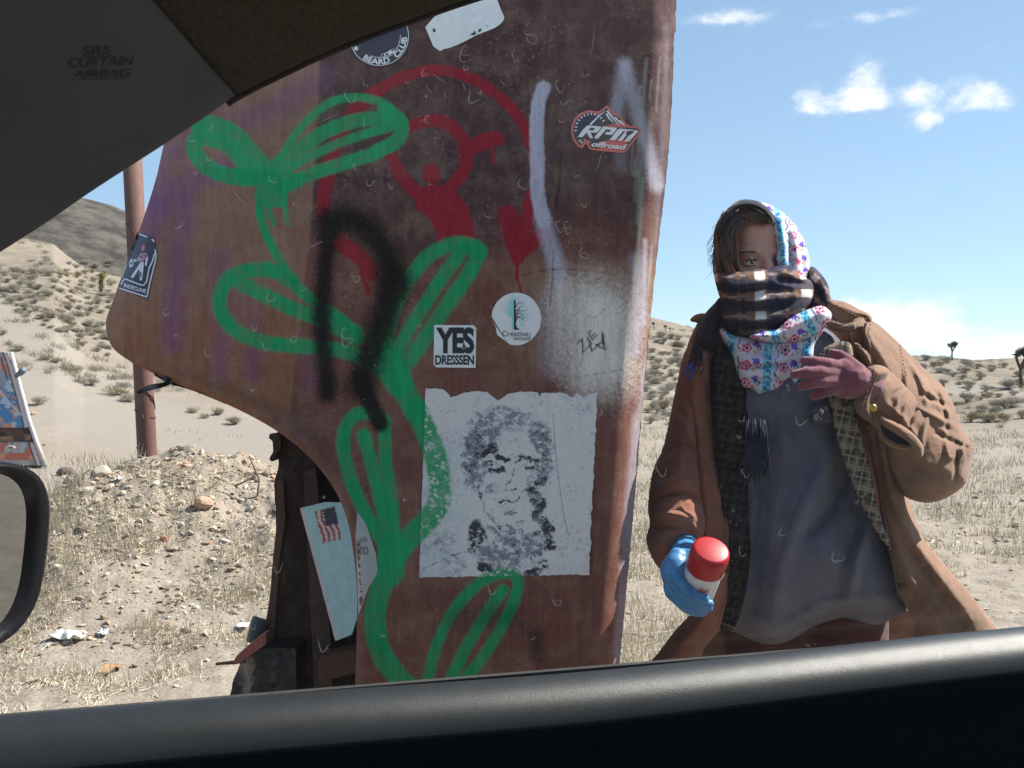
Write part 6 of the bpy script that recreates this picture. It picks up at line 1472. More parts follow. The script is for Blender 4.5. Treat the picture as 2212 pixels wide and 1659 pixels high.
def plaid(U, V, rot=0.0, sc=1.0, o=(0, 0), seed=3):
    c, s = math.cos(rot), math.sin(rot); x = ((U-o[0])*c+(V-o[1])*s)/sc; y = (-(U-o[0])*s+(V-o[1])*c)/sc
    x = x+6*(fbm(x/30, y/30, 2, seed)-.5); y = y+9*(fbm(x/40, y/40, 2, seed+1)-.5)
    navy, br, wh, gr = np.array(sh(30, 36, 52)), np.array(sh(100, 78, 66)), np.array(sh(182, 176, 172)), np.array(sh(70, 64, 66))
    dx, dy = np.mod(x+57, 118)-57, np.mod(y+25, 50)-25
    vn = sstep(20, 24, dx)*sstep(78, 74, dx)+sstep(-50, -46, dx)*sstep(-34, -38, dx); hn = sstep(9, 12, np.abs(dy))
    C = br+(navy-br)*(.86*hn)[:, None]; C = C+(navy-C)*(.72*vn)[:, None]
    ws = sstep(15, 12, np.abs(dx)); C = C+(gr-C)*(.5*ws*hn)[:, None]; C = C+(wh-C)*(.95*ws*(1-hn))[:, None]; C = C+(np.array(sh(140, 130, 124))-C)*(.5*vn*(1-hn)*sstep(4, 2, np.abs(dy)))[:, None]
    C = C*(.85+.3*fbm(U/2.2, V/2.2, 2, seed+6))[:, None]
    return np.concatenate([C, np.ones((len(U), 1))], 1)
FLORAL = painted('floral_scarf_cloth', rough=.95, spec=.1, bumpscale=420, bump=.5, mottle=.1); PLAID = painted('plaid_scarf_cloth', rough=.95, spec=.1, bumpscale=380, bump=.5, mottle=.15)
def build_scarves():
    # hood over the crown: dark lining edge on the left, floral cloth down the right
    hood = cloth('head_scarf', zh([(470, 175), (520, 140), (590, 128), (660, 140), (745, 178), (850, 265), (930, 385), (975, 520), (985, 640), (960, 760), (880, 780), (800, 700), (748, 610), (735, 560), (745, 480), (722, 350), (690, 250), (640, 185), (560, 165)]),
                 lambda u, v: head_y(u, v, .012, 2.17, .112), .024, 26, FLORAL, [(zh([(770, 230), (790, 420), (800, 610)]), 9, .010), (zh([(815, 300), (840, 450), (850, 620)]), 6, -.012), (zh([(870, 330), (890, 480), (890, 640)]), 8, .012), (zh([(920, 420), (935, 540), (930, 700)]), 5, -.010)],
                 step=3.2, wr=(.002, 24), thin=.012, paint=lambda u, v: floral(u, v, .95, -.12, 2, (1672, 470)))
    # the cloth that closes the back of the head
    bm = bmesh.new(); c = W(1642, 562, 2.17); ball(bm, c, .1, 1.02, 1.15, 1.20, 28)
    g = [v for v in bm.verts if v.co.y < c.y+.005]; bmesh.ops.delete(bm, geom=g, context='VERTS')
    me = bpy.data.meshes.new('scarf_back'); bm.to_mesh(me); bm.free(); me.polygons.foreach_set('use_smooth', np.ones(len(me.polygons), bool))
    co = np.array([v.co[:] for v in me.vertices]); set_paint(me, floral(co[:, 0]*1000, co[:, 2]*1000, .95, 0, 3))
    bpy.context.view_layer.update(); o = link('scarf_back', me, FLORAL); bpy.context.view_layer.update(); o.parent = hood; o.matrix_parent_inverse = hood.matrix_world.inverted(); o.modifiers.new('depth', 'SOLIDIFY').thickness = .008
    # dark edge of the hood above the hair
    cloth('hood_lining', zh([(290, 350), (335, 238), (395, 165), (465, 118), (540, 112), (610, 128), (680, 178), (716, 240), (712, 290), (660, 225), (600, 185), (530, 168), (460, 180), (400, 228), (352, 300), (312, 390)]), lambda u, v: head_y(u, v, .034, 2.165, .108), .012, 9, DARKC, step=4, thin=.008)
    # plaid wrapped over nose and mouth
    bul = lambda u, v: 2.125-.115*np.sqrt(np.clip(1-((u-1648)/122)**2-((v-640)/120)**2, 0, 1))
    cloth('plaid_scarf', zh([(285, 650), (330, 632), (430, 640), (500, 640), (580, 622), (660, 622), (735, 600), (800, 590), (860, 615), (905, 660), (960, 690), (1000, 720), (1015, 780), (990, 870), (930, 940), (850, 1000), (770, 1060), (690, 1110), (560, 1125), (430, 1110), (370, 1060), (345, 980), (330, 860), (300, 760)]), bul, .030, 34, PLAID,
          [(zh([(760, 640), (860, 660), (960, 700)]), 7, .014), (zh([(740, 690), (850, 720), (960, 740)]), 7, -.014), (zh([(340, 780), (500, 800), (700, 770), (900, 800)]), 9, -.010), (zh([(340, 740), (520, 745), (740, 700)]), 10, .010), (zh([(350, 870), (540, 920), (760, 900), (950, 840)]), 9, -.012), (zh([(350, 830), (560, 860), (780, 840)]), 9, .008), (zh([(380, 960), (560, 1000), (740, 960)]), 10, .010), (zh([(390, 1030), (560, 1060), (700, 1030)]), 7, -.010), (zh([(940, 780), (860, 900), (760, 1000)]), 10, .012)],
          step=3.2, wr=(.0035, 26), paint=lambda u, v: plaid(u, v, -.04, .86, (1640, 594)), back=.9)
    # roll of scarf behind the neck
    cloth('plaid_scarf', zh([(960, 640), (1000, 605), (1060, 650), (1115, 730), (1140, 830), (1160, 900), (1130, 960), (1060, 1010), (980, 1000), (960, 900), (1000, 780)]), 2.17, .05, 20, PLAID, [(zh([(1010, 640), (1080, 740), (1110, 860)]), 6, .014), (zh([(1010, 740), (1060, 800), (1080, 900)]), 5, -.014)], step=4, wr=(.003, 20), paint=lambda u, v: plaid(u, v, .8, .6, (1760, 600)), back=.8)
    # navy end hanging over the shoulder on the left
    cloth('scarf_end', zh([(330, 830), (280, 880), (215, 950), (165, 1040), (125, 1150), (140, 1190), (200, 1200), (260, 1230), (330, 1250), (420, 1300), (440, 1420), (420, 1560), (470, 1700), (560, 1760), (640, 1700), (600, 1500), (520, 1200), (430, 1060), (360, 980)]), 2.085, .03, 30, DARKC, [(zh([(300, 900), (230, 1050), (180, 1180)]), 9, .012), (zh([(350, 960), (300, 1080), (270, 1220)]), 7, -.012)], step=6, wr=(.004, 22))
    # floral drape on the chest, folded over at the top
    low = cloth('floral_scarf', zh([(320, 1070), (345, 1060), (400, 1100), (560, 1130), (760, 1120), (900, 1100), (1060, 1020), (1095, 1050), (1020, 1180), (1005, 1270), (940, 1330), (905, 1425), (840, 1490), (780, 1530), (690, 1552), (600, 1566), (545, 1505), (490, 1500), (440, 1405), (420, 1290), (375, 1190), (340, 1130)]), lambda u, v: 2.045+.00010*(v-740), .060, 52, FLORAL,
          [(zh([(360, 1180), (520, 1230), (760, 1220), (980, 1180)]), 9, -.010), (zh([(430, 1320), (560, 1345), (740, 1330), (930, 1310)]), 5, -.014), (zh([(430, 1290), (600, 1310), (800, 1290)]), 9, .010), (zh([(450, 1440), (600, 1440), (820, 1430)]), 5, -.010), (zh([(880, 1180), (800, 1300), (720, 1500)]), 10, .010), (zh([(960, 1180), (880, 1320), (800, 1500)]), 7, -.010), (zh([(490, 1480), (620, 1520), (760, 1500)]), 8, .010)],
          step=2.6, wr=(.003, 26), paint=lambda u, v: floral(u, v, 1.25, .06, 6, (1648, 735)), back=.25)
    cloth('floral_scarf', zh([(545, 1120), (640, 1075), (745, 1065), (800, 1012), (900, 952), (990, 915), (1065, 893), (1115, 915), (1150, 965), (1110, 1040), (1050, 1100), (950, 1150), (830, 1172), (700, 1165), (600, 1145)]), lambda u, v: 2.012+.0002*(u-1700), .042, 18, FLORAL,
          [(zh([(620, 1120), (800, 1080), (1000, 980), (1100, 940)]), 7, .008), (zh([(700, 1140), (860, 1130), (1040, 1060)]), 6, -.006)], step=2.6, wr=(.002, 22), paint=lambda u, v: floral(u, v, 1.2, -.45, 8, (1650, 705)), back=.6)
    # thread fringes
    TH = plain('navy_thread', (.012, .016, .034), .8, 0, .3, 200); TB = plain('bright_blue_thread', (.03, .08, .30), .7, 0, .3, 200)
    rg = random.Random(8)
    for nm, m, base, n in (('scarf_fringe', TH, zh([(125, 1170), (200, 1215)]), 26), ('scarf_fringe', TB, zh([(100, 1300), (130, 1320)]), 12)):
        bm = bmesh.new()
        for k in range(n):
            t = rg.random(); u, v = base[0][0]+(base[1][0]-base[0][0])*t, base[0][1]+(base[1][1]-base[0][1])*t; y = 1.99-rg.uniform(0, .02); L = rg.uniform(28, 60)*(1 if m is TH else .7); s = rg.uniform(-10, 6)
            tube(bm, [W(u, v, y), W(u+s*.4+rg.uniform(-6, 6), v+L*.35, y-.008), W(u+s*.8+rg.uniform(-6, 4), v+L*.7, y-.004), W(u+s-8+rg.uniform(-4, 4), v+L, y)], [.0011, .0011, .001, .0008], 4)
        adopt(bm_obj(nm, bm, m, smooth=True), PER)
    bm = bmesh.new()
    for k in range(90):                       # long dark tassels on the shirt
        u = rg.uniform(1612, 1652); v = rg.uniform(905, 930); L = rg.uniform(70, 130); y = 1.965; s = rg.uniform(-14, 14)
        tube(bm, [W(u, v, y), W(u+s*.5+rg.uniform(-5, 5), v+L*.4, y-.012), W(u+s+rg.uniform(-5, 5), v+L*.75, y-.010), W(u+s*1.3+rg.uniform(-7, 7), v+L, y-.006)], [.0014, .0014, .0012, .0008], 4)
    adopt(bm_obj('scarf_fringe', bm, TH, smooth=True), PER)
build_scarves()

# ---- shirt
def build_shirt():
    tee = cloth('shirt', [(1560, 720), (1700, 690), (1800, 720), (1850, 820), (1850, 960), (1880, 1060), (1920, 1160), (1950, 1250), (1962, 1318), (1947, 1328), (1890, 1350), (1821, 1336), (1755, 1355), (1718, 1378), (1690, 1391), (1648, 1392), (1598, 1370), (1552, 1350), (1530, 1300), (1530, 1150), (1535, 1000), (1530, 850)], 2.19, .185, 210, TEE,
          [([(1800, 960), (1760, 1050), (1720, 1130), (1690, 1230), (1670, 1330)], 18, .034), ([(1835, 1000), (1800, 1090), (1740, 1160)], 14, -.028), ([(1880, 1110), (1850, 1210), (1835, 1300)], 14, .024), ([(1860, 1130), (1840, 1190), (1810, 1290)], 10, -.014), ([(1640, 930), (1650, 1060), (1640, 1200), (1625, 1330)], 14, -.026), ([(1690, 900), (1690, 1040), (1660, 1200)], 22, .010), ([(1600, 1355), (1680, 1375), (1760, 1330), (1880, 1320)], 8, -.010), ([(1600, 1330), (1700, 1345), (1790, 1300), (1920, 1290)], 12, .014), ([(1760, 880), (1780, 980), (1770, 1100)], 18, .008), ([(1900, 1180), (1915, 1250), (1935, 1310)], 9, -.010)],
          step=6, wr=(.005, 46), back=.5, seed=3)
    # printed chest patch
    pk = canvas('shirt_patch', (0.085, 0.085, 0.115)); zq = zt
    pocket = cloth('pocket', zq([(990, 216), (1085, 205), (1108, 300), (1000, 312)]), 2.012, .006, 4, pk, step=5, smooth_outline=False, back=.2)
    cloth('pocket', zq([(985, 222), (994, 214), (1090, 203), (1112, 304), (996, 318)]), 2.016, .004, 3, DARKC, step=5, smooth_outline=False, back=.2)
    bm = bmesh.new()
    for P in (zq([(1010, 290), (1016, 262), (1030, 252), (1022, 290), (1040, 268), (1046, 288)]), zq([(1038, 240), (1046, 226), (1050, 262), (1056, 232), (1060, 250)])):
        tube(bm, [W(u, v, 2.0045) for u, v in P], .0011, 5)
    adopt(bm_obj('pocket_stitching', bm, plain('pale_thread', sh(150, 148, 146), .8)), PER)
    # the checked shirt worn open beneath the jacket, its shade painted in on the left
    chk = painted('checked_flannel', rough=.95, spec=.1, bumpscale=420, bump=.5)
    def flannel(u, v):
        x, y = u*.97+v*.22, v*.97-u*.22; A, B, L = np.array(sh(92, 84, 72)), np.array(sh(52, 50, 50)), np.array(sh(150, 140, 122))
        C = (np.where((np.mod(x, 34) < 16)[:, None], A, B)+np.where((np.mod(y, 40) < 20)[:, None], A, B))/2
        for q, p in ((np.mod(x, 34), 8), (np.mod(x, 34), 25), (np.mod(y, 40), 10), (np.mod(y, 40), 16), (np.mod(y, 40), 31)): C = np.where((np.abs(q-p) < 1.6)[:, None], L*.55, C)
        return np.concatenate([C*(.9+.2*fbm(u/14, v/14, 2, 4))[:, None], np.ones((len(u), 1))], 1)
    plk = cloth('flannel_placket', [(1772, 760), (1835, 740), (1842, 860), (1868, 960), (1887, 1046), (1896, 1103), (1922, 1180), (1909, 1173), (1874, 1115), (1840, 1042), (1806, 942), (1790, 866)], lambda u, v: 2.035-.00006*(v-800), .016, 12, chk, [([(1830, 800), (1842, 900), (1868, 1020), (1884, 1090)], 4, -.004)], step=2.4, paint=flannel, back=.5)
    dk = painted('shaded_flannel', rough=.95, spec=.1, bumpscale=420, bump=.5)
    cloth('flannel_front', [(1550, 740), (1590, 760), (1620, 860), (1622, 960), (1620, 1080), (1622, 1200), (1606, 1300), (1580, 1362), (1548, 1352), (1548, 1200), (1545, 1000), (1535, 860)], lambda u, v: 2.06-.00004*(v-800), .030, 34, dk, [([(1590, 800), (1600, 1000), (1596, 1250)], 10, .012), ([(1606, 860), (1612, 1040), (1606, 1240)], 6, -.010)], step=6, paint=lambda u, v: flannel(u, v)*np.array([.15, .16, .21, 1]), back=.4, wr=(.003, 30))
    HORN = plain('horn_button', (.07, .045, .03), .3, 0, .3, 80)
    for u, v, y in ((1825, 873, 2.008), (1851, 975, 1.998), (1875, 1078, 1.995)):
        bm = bmesh.new(); c = W(u, v, y-.006); M = Matrix.Translation(c) @ Matrix.Rotation(math.pi/2, 4, 'X'); bmesh.ops.create_cone(bm, cap_ends=True, segments=18, radius1=.0072, radius2=.0062, depth=.004, matrix=M)
        for dx in (-.002, .002): bmesh.ops.create_uvsphere(bm, u_segments=8, v_segments=6, radius=.001, matrix=Matrix.Translation(c+Vector((dx, -.002, 0))))
        b = bm_obj('button', bm, HORN); bpy.context.view_layer.update(); b.parent = plk; b.matrix_parent_inverse = plk.matrix_world.inverted()
build_shirt()

# ---- jacket
def build_jacket():
    J = cloth('jacket', [(1512, 690), (1560, 660), (1700, 650), (1800, 655), (1880, 690), (1960, 770), (1985, 900), (1960, 1060), (1990, 1150), (2040, 1250), (2100, 1340), (2150, 1420), (2150, 1500), (1420, 1500), (1440, 1400), (1500, 1310), (1470, 1160), (1450, 980), (1470, 800)], 2.33, .05, 60, CANVAS, step=14, back=1.6, wr=(.004, 40))
    def sub(*a, **k):
        a = list(a)
        if len(a) > 6: a[6] = [(q, w*.72, f) for q, w, f in a[6]]
        o = cloth(*a, **k); bpy.context.view_layer.update(); o.parent = J; o.matrix_parent_inverse = J.matrix_world.inverted(); return o
    # front on the left: long lapel edge, flares at the hem
    sub('front_panel', [(1515, 745), (1532, 770), (1545, 860), (1556, 970), (1576, 1040), (1588, 1110), (1592, 1190), (1584, 1270), (1566, 1345), (1524, 1396), (1500, 1440), (1400, 1440), (1421, 1411), (1460, 1360), (1498, 1315), (1508, 1240), (1480, 1180), (1470, 1000), (1480, 850)], lambda u, v: 2.12-.00012*(v-800), .075, 48, CANVAS_SHADE,
        [([(1532, 800), (1548, 940), (1576, 1060), (1584, 1180), (1574, 1300)], 6, .008), ([(1521, 820), (1540, 960), (1560, 1080), (1566, 1200)], 6, -.012), ([(1500, 880), (1520, 1020), (1530, 1160)], 12, .012), ([(1560, 1230), (1530, 1310), (1470, 1390)], 14, .014), ([(1540, 1250), (1510, 1330), (1450, 1400)], 8, -.010)], step=5, wr=(.004, 34), back=.4, seed=12)
    # front on the right: hangs open and flares to the hem
    sub('front_panel', [(1842, 740), (1872, 800), (1866, 900), (1880, 980), (1896, 1060), (1904, 1120), (1915, 1176), (1924, 1228), (1932, 1272), (1956, 1310), (1974, 1349), (1990, 1440), (2190, 1440), (2155, 1361), (2089, 1276), (2024, 1200), (1985, 1150), (1963, 1110), (1950, 1060), (1930, 960), (1900, 860), (1880, 760)], lambda u, v: 2.10+.00006*(v-800), .075, 46, CANVAS,
        [([(1905, 1050), (1950, 1160), (2010, 1250), (2080, 1350)], 14, -.012), ([(1900, 1100), (1940, 1200), (1990, 1290), (2030, 1370)], 13, .008), ([(1940, 1100), (1990, 1190), (2050, 1270), (2110, 1350)], 14, .008), ([(1925, 1230), (1945, 1300), (1985, 1380)], 7, -.010), ([(1895, 1060), (1912, 1160), (1928, 1260)], 5, .008), ([(1880, 840), (1890, 940), (1904, 1040)], 10, -.014)], step=5, wr=(.004, 36), back=.4, seed=22)
    # hanging arm on the left
    sub('sleeve', [(1500, 740), (1540, 760), (1540, 860), (1522, 960), (1520, 1060), (1528, 1130), (1520, 1160), (1490, 1168), (1470, 1190), (1444, 1222), (1428, 1230), (1408, 1204), (1396, 1165), (1404, 1135), (1400, 1102), (1410, 1020), (1432, 968), (1450, 890), (1467, 808), (1480, 760)], lambda u, v: 2.14-.00042*np.maximum(v-900, 0), .125, 58, CANVAS_SHADE,
        [([(1410, 1090), (1450, 1068), (1490, 1070), (1516, 1086)], 9, -.026), ([(1408, 1060), (1450, 1040), (1500, 1040)], 10, .016), ([(1404, 1124), (1450, 1110), (1500, 1120)], 10, .020), ([(1405, 1145), (1450, 1140), (1505, 1148)], 6, -.016), ([(1430, 990), (1470, 960), (1510, 970)], 10, -.014), ([(1450, 900), (1490, 930), (1516, 1000)], 12, .014), ([(1470, 830), (1500, 900), (1512, 980)], 8, -.014), ([(1420, 1190), (1460, 1175), (1490, 1160)], 7, .010)], step=4.5, wr=(.0045, 28), back=.6, seed=31)
    # raised arm on the right: shoulder, bagging elbow, forearm back to the cuff
    arm = [(1842, 700), (1880, 692), (1925, 725), (1965, 765), (2000, 800), (2040, 838), (2062, 880), (2078, 927), (2103, 965), (2098, 1005), (2089, 1040), (2047, 1074), (2001, 1086), (1951, 1070), (1925, 1030), (1905, 985), (1890, 930), (1870, 880), (1866, 820), (1850, 760)]
    sub('sleeve', arm, lambda u, v: 2.20-.00030*(v-760), .150, 85, CANVAS,
        [([(1997, 796), (2030, 850), (2052, 905)], 6, .013), ([(2064, 880), (2082, 950), (2066, 1010)], 6, .014), ([(2088, 930), (2096, 990), (2074, 1056)], 5, .012), ([(1955, 765), (1990, 830), (2002, 880)], 6, .012), ([(2020, 830), (2040, 890), (2046, 930)], 4, -.012), ([(2074, 920), (2088, 980), (2078, 1030)], 3.5, -.012), ([(1925, 735), (1950, 790), (1960, 850)], 6, .010), ([(1880, 720), (1880, 800), (1890, 860)], 9, .012), ([(1866, 720), (1864, 780), (1872, 830)], 6, -.012), ([(1945, 750), (1952, 800), (1944, 840)], 8, -.012), ([(1975, 790), (2010, 850), (2050, 900)], 11, .014), ([(1990, 850), (2030, 870), (2064, 880)], 7, -.020), ([(1980, 880), (2030, 905), (2076, 930)], 9, .018), ([(2000, 920), (2050, 950), (2095, 970)], 7, -.018), ([(2040, 930), (2048, 985), (2062, 985)], 6, .012), ([(2080, 960), (2084, 1000), (2076, 1040)], 8, .014), ([(2064, 950), (2066, 1000), (2060, 1040)], 6, -.014), ([(1920, 1000), (1960, 1040), (2010, 1065)], 12, .014), ([(1935, 975), (1980, 1010), (2040, 1030)], 12, -.010)], step=4.5, wr=(.0022, 62), back=.6, seed=41)
    # forearm: lies in front, ends in a buttoned cuff
    sub('sleeve', [(1880, 795), (1900, 793), (1928, 806), (1956, 830), (1985, 856), (2030, 900), (2060, 950), (2060, 1010), (2010, 1040), (1960, 1010), (1925, 965), (1893, 925), (1862, 897), (1850, 870), (1862, 845)], lambda u, v: 2.02+.0004*(u-1860), .085, 58, CANVAS,
        [([(1962, 835), (1940, 860), (1936, 880)], 6, .014), ([(1952, 838), (1930, 850), (1920, 872)], 4, -.014), ([(1975, 850), (1955, 880), (1950, 905)], 6, .012), ([(1990, 868), (1970, 900), (1962, 930)], 5, -.016), ([(1915, 870), (1950, 905), (1985, 950)], 9, .012), ([(2010, 890), (1995, 930), (1990, 970)], 7, .014), ([(2030, 910), (2020, 950), (2014, 1000)], 5, -.014)], step=4, wr=(.0024, 44), back=.8, seed=51)
    sub('cuff', [(1880, 792), (1902, 789), (1922, 802), (1900, 842), (1888, 880), (1882, 912), (1862, 898), (1849, 872), (1862, 845)], lambda u, v: 1.985+.0003*(u-1860), .062, 30, CANVAS, [([(1902, 800), (1884, 846), (1872, 898)], 3.5, -.005)], step=4, wr=(.002, 18), back=.9, seed=52)
    sub('strap', zt([(1375, 262), (1440, 288), (1520, 330), (1590, 390), (1625, 450), (1610, 500), (1570, 480), (1540, 420), (1470, 370), (1390, 315)]), 1.955, .014, 8, CANVAS, [(zt([(1400, 290), (1500, 350), (1590, 450)]), 5, .003)], step=4, back=.6)
    sub('sleeve_opening', zt([(1385, 310), (1450, 340), (1530, 385), (1570, 428), (1520, 432), (1440, 405), (1395, 365)]), 1.962, .008, 8, DARKC, step=4, back=.6)
    sub('sleeve_binding', zt([(1368, 330), (1388, 372), (1440, 412), (1520, 440), (1572, 436), (1566, 448), (1500, 456), (1420, 428), (1372, 380)]), 1.958, .010, 4, canvas('yellowed_binding', (.27, .17, .075)), step=3, back=.6)
    # collar: points stand up either side of the scarves
    sub('collar', zh([(1110, 900), (1130, 850), (1190, 856), (1245, 866), (1340, 915), (1425, 958), (1444, 985), (1436, 1012), (1405, 1018), (1390, 985), (1330, 985), (1305, 1005), (1280, 1060), (1220, 1080), (1150, 1040), (1120, 980)]), 2.12, .030, 16, CANVAS, [(zh([(1150, 880), (1280, 930), (1400, 985)]), 6, .008)], step=4, wr=(.003, 20), back=.8)
    sub('collar', zh([(1115, 990), (1180, 1000), (1240, 1020), (1320, 1012), (1330, 1050), (1290, 1090), (1200, 1085), (1130, 1060)]), 2.09, .020, 9, canvas('knit_collar_lining', (.20, .13, .09)), [(zh([(1140, 1010+12*k), (1200, 1030+12*k), (1310, 1020+12*k)]), 2.4, .004*(-1)**k) for k in range(5)], step=3, back=.8)
    sub('collar', zh([(103, 1000), (140, 962), (212, 950), (235, 965), (200, 1010), (175, 1040), (150, 1018), (118, 1012)]), 2.12, .016, 8, CANVAS, step=4, back=.8)
    sub('seam', z8([(1048, 160), (1040, 200), (1060, 250), (1070, 320), (1066, 380), (1058, 380), (1058, 310), (1045, 250), (1028, 205), (1036, 160)]), 2.075, .008, 3, CANVAS, step=3, back=.8)
    # rows of stitching follow the cloth
    TS = plain('tan_stitching', (.42, .30, .19), .9, 0, .2, 60); TD = plain('dark_stitching', (.05, .028, .02), .9, 0, .2, 60)
    aU = np.concatenate([v[0] for v in SURF.values()]); aV = np.concatenate([v[1] for v in SURF.values()]); aY = np.concatenate([v[2] for v in SURF.values()])
    for m, P in ((TD, [(1514, 800), (1536, 880), (1548, 970), (1568, 1046), (1578, 1120), (1580, 1200), (1572, 1270), (1552, 1340)]), (TS, [(1902, 1065), (1912, 1124), (1922, 1180), (1932, 1230), (1942, 1280), (1966, 1318)]), (TS, [(1900, 800), (1882, 846), (1870, 890)]), (TS, [(1893, 798), (1875, 844), (1862, 880)]),
                 (TD, [(1880, 700), (1874, 740), (1886, 790)]), (TD, [(1944, 745), (1952, 790), (1958, 812)]), (TS, [(1812, 662), (1850, 682), (1876, 690)]), (TS, [(1556, 1344), (1610, 1366), (1660, 1382), (1700, 1372), (1760, 1343), (1830, 1326), (1900, 1336), (1940, 1318)])):
        Q = resample(catmull(P, 6), 4, False); bm = bmesh.new()
        for k in range(0, len(Q)-1, 2):
            pts = []
            for q in (Q[k], Q[k+1]):
                n_ = np.where((aU-q[0])**2+(aV-q[1])**2 < 36)[0]
                if not len(n_): break
                pts.append(W(q[0], q[1], float(aY[n_].min())-.0012))
            if len(pts) == 2: tube(bm, pts, .0009, 4)
        st_ = adopt(bm_obj('stitching', bm, m), PER)
    # brass snap and dark studs
    BR = plain('brass_snap', (.55, .36, .10), .35, .9, .2, 60); ST = plain('dark_stud', (.05, .035, .03), .4, .4)
    for u, v, y, m, r in ((1886, 881, 1.918, BR, .0075), (1577, 1127, 2.01, ST, .0055), (1571, 1232, 1.995, ST, .006), (1556, 1050, 2.02, ST, .005), (1946, 1266, 2.05, ST, .0075)):
        bm = bmesh.new(); ball(bm, W(u, v, y), r, 1, .55, 1, 16); b = bm_obj('button', bm, m, smooth=True); bpy.context.view_layer.update(); b.parent = J; b.matrix_parent_inverse = J.matrix_world.inverted()
build_jacket()

# ---- hands
def build_hands():
    KN = NT('maroon_knit'); P = KN.coord(); f = KN.noise(500, 3, .6, P); g = KN.noise(30, 5, .6, P)
    KN.bsdf(KN.ramp(g, [(.3, (.15, .038, .056)), (.7, (.26, .08, .11))]), .95, 0, KN.bump(f, .8, .002), .1, **{'Sheen Weight': .5, 'Sheen Roughness': .5}); KN = KN.m
    bm = bmesh.new()                          # left hand in a knitted glove, back of the hand to the car
    wr, pc = W(1880, 836, 1.975), W(1842, 822, 1.955)
    chain(bm, [W(1908, 852, 2.03), wr, pc], [.024, .029, .034])
    ball(bm, pc+Vector((-.006, 0, .002)), .036, 1.15, .55, 1.10)
    ball(bm, W(1822, 818, 1.945), .034, 1.0, .5, 1.15)
    fingers = ([(1812, 792), (1786, 785), (1760, 781), (1737, 779)], [(1804, 806), (1772, 803), (1742, 804), (1716, 809)], [(1806, 822), (1776, 824), (1750, 829), (1730, 835)], [(1814, 838), (1792, 843), (1774, 849), (1760, 855)])
    ys = ([1.945, 1.93, 1.925, 1.93], [1.94, 1.92, 1.913, 1.915], [1.94, 1.922, 1.917, 1.922], [1.945, 1.935, 1.932, 1.937])
    for F, Y in zip(fingers, ys): chain(bm, [W(u, v, y) for (u, v), y in zip(F, Y)], [.0132, .0116, .0108, .0092], 12)
    chain(bm, [W(1850, 800, 1.95), W(1830, 778, 1.955), W(1812, 766, 1.96), W(1796, 762, 1.965)], [.017, .0125, .0105, .0085], 12)
    adopt(link('knitted_glove', voxel_merge(bm, .0028, 4), KN), PER)
    # right hand in a blue glove, wrapped round the can
    BL = NT('blue_nitrile'); f = BL.noise(60, 5, .6); BL.bsdf(BL.ramp(f, [(.3, (.045, .19, .40)), (.7, (.085, .27, .50))]), .42, 0, BL.bump(BL.noise(90, 4), .35, .003), .4); BL = BL.m
    return KN, BL
KNIT, NITRILE = build_hands()
CAN_B, CAN_T = W(1494, 1303, 1.805), W(1537, 1186, 1.72)
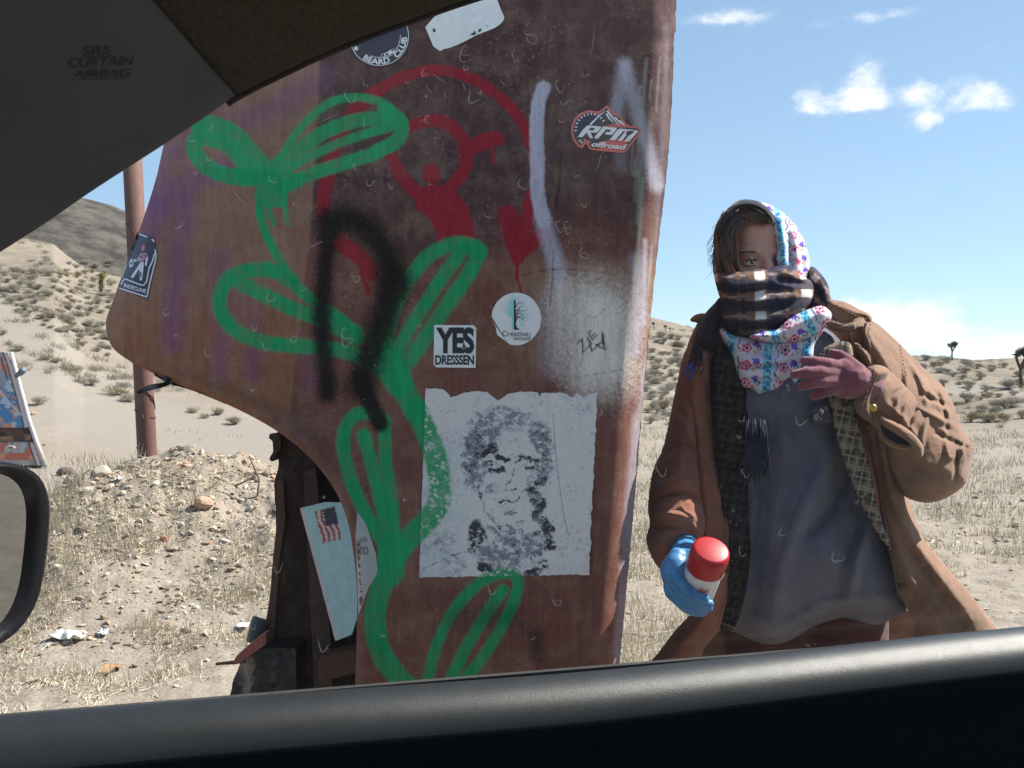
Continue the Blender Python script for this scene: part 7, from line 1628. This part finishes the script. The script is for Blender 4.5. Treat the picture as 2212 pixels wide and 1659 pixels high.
def build_can():
    ax = (CAN_T-CAN_B).normalized(); L = (CAN_T-CAN_B).length; R = .0325
    e1 = ax.cross(Vector((0, 1, 0))).normalized(); e2 = ax.cross(e1)          # e1 across, e2 away from the viewer
    if e2.y < 0: e2 = -e2
    can = thing('spray_can', 'white spray can with a glossy red cap gripped in the blue gloved hand', 'spray can', tuple(CAN_B))
    def lathe(name, prof, mat, seg=40):
        bm = bmesh.new(); rg = [[bm.verts.new(CAN_B+ax*h+(e1*math.cos(2*math.pi*k/seg)+e2*math.sin(2*math.pi*k/seg))*r) for k in range(seg)] for h, r in prof]
        for i in range(len(rg)-1):
            for k in range(seg): bm.faces.new((rg[i][k], rg[i][(k+1) % seg], rg[i+1][(k+1) % seg], rg[i+1][k]))
        bm.faces.new(rg[0]); bm.faces.new(rg[-1]); bmesh.ops.recalc_face_normals(bm, faces=bm.faces)
        o = bm_obj(name, bm, mat, smooth=True); e = o.modifiers.new('e', 'EDGE_SPLIT'); e.split_angle = math.radians(40); return adopt(o, can)
    wm = NT('white_can_print'); f = wm.noise(14, 5); wm.bsdf(wm.ramp(f, [(.3, (.62, .60, .58)), (.7, (.74, .72, .70))]), .35, 0, None, .5)
    lathe('can_body', [(.0, .029), (.002, .0315), (.004, R), (L-.054, R), (L-.049, .0318), (L-.046, .0300)], wm.m)
    lathe('rim', [(L-.0485, .0345), (L-.0478, .0352), (L-.0460, .0352), (L-.0452, .0343)], plain('tin_rim', (.55, .55, .56), .3, .9, .1, 40))
    rc = NT('red_plastic_cap'); rc.bsdf((.40, .010, .016), .42, 0, None, .4)
    lathe('cap', [(L-.049, .0338), (L-.0475, .0345), (L-.010, .0338), (L-.0035, .0325), (L-.001, .0300), (L, .027)], rc.m)
    bm = bmesh.new(); n = 12; a0 = -1.95                                      # small pink panel of its label
    vs = [[bm.verts.new(CAN_B+ax*(L-.088+.020*j+.003*math.sin(k))+(e1*math.cos(a0+.055*k)+e2*math.sin(a0+.055*k))*(R+.0005)) for k in range(n)] for j in (0, 1)]
    for k in range(n-1): bm.faces.new((vs[0][k], vs[0][k+1], vs[1][k+1], vs[1][k]))
    adopt(bm_obj('label_patch', bm, plain('pink_print', (.66, .24, .18), .4), smooth=True), can)
    # the gloved hand round it
    bm = bmesh.new()
    side = e1 if (e1.x < 0) else -e1          # towards the wrist
    s0 = side*.030+e2*.022
    wrist = W(1482, 1202, 1.885)
    palm = CAN_B+ax*(L-.082)+side*.043+e2*.014
    chain(bm, [W(1474, 1172, 1.98), wrist, palm], [.029, .027, .029]); ball(bm, palm-ax*.002, .033, .8, .9, 1.1)
    ball(bm, CAN_B+ax*(L-.102)+side*.040-e2*.002, .027, .8, .9, 1.1)
    for j, (h, spread) in enumerate(((L-.072, .60), (L-.086, .72), (L-.099, .74), (L-.111, .66))):
        P = []
        for k in range(5):
            a = .25+spread*(.62*k); q = R+.0095+(.006 if k == 0 else 0)
            P.append(CAN_B+ax*(h-.002*k)+(side*math.cos(a)-e2*math.sin(a))*q)
        chain(bm, P, [.0108, .0098, .0092, .0086, .0076], 12)
    P = []                                    # thumb comes round the far side
    for k in range(4):
        a = -.5-.55*k; P.append(CAN_B+ax*(L-.072+.010*k)+(side*math.cos(a)-e2*math.sin(a))*(R+.011))
    chain(bm, [palm+ax*.015+e2*.02]+P, [.018, .0135, .0125, .0115, .0095], 12)
    adopt(link('rubber_glove', voxel_merge(bm, .0024, 2), NITRILE), PER)
build_can()
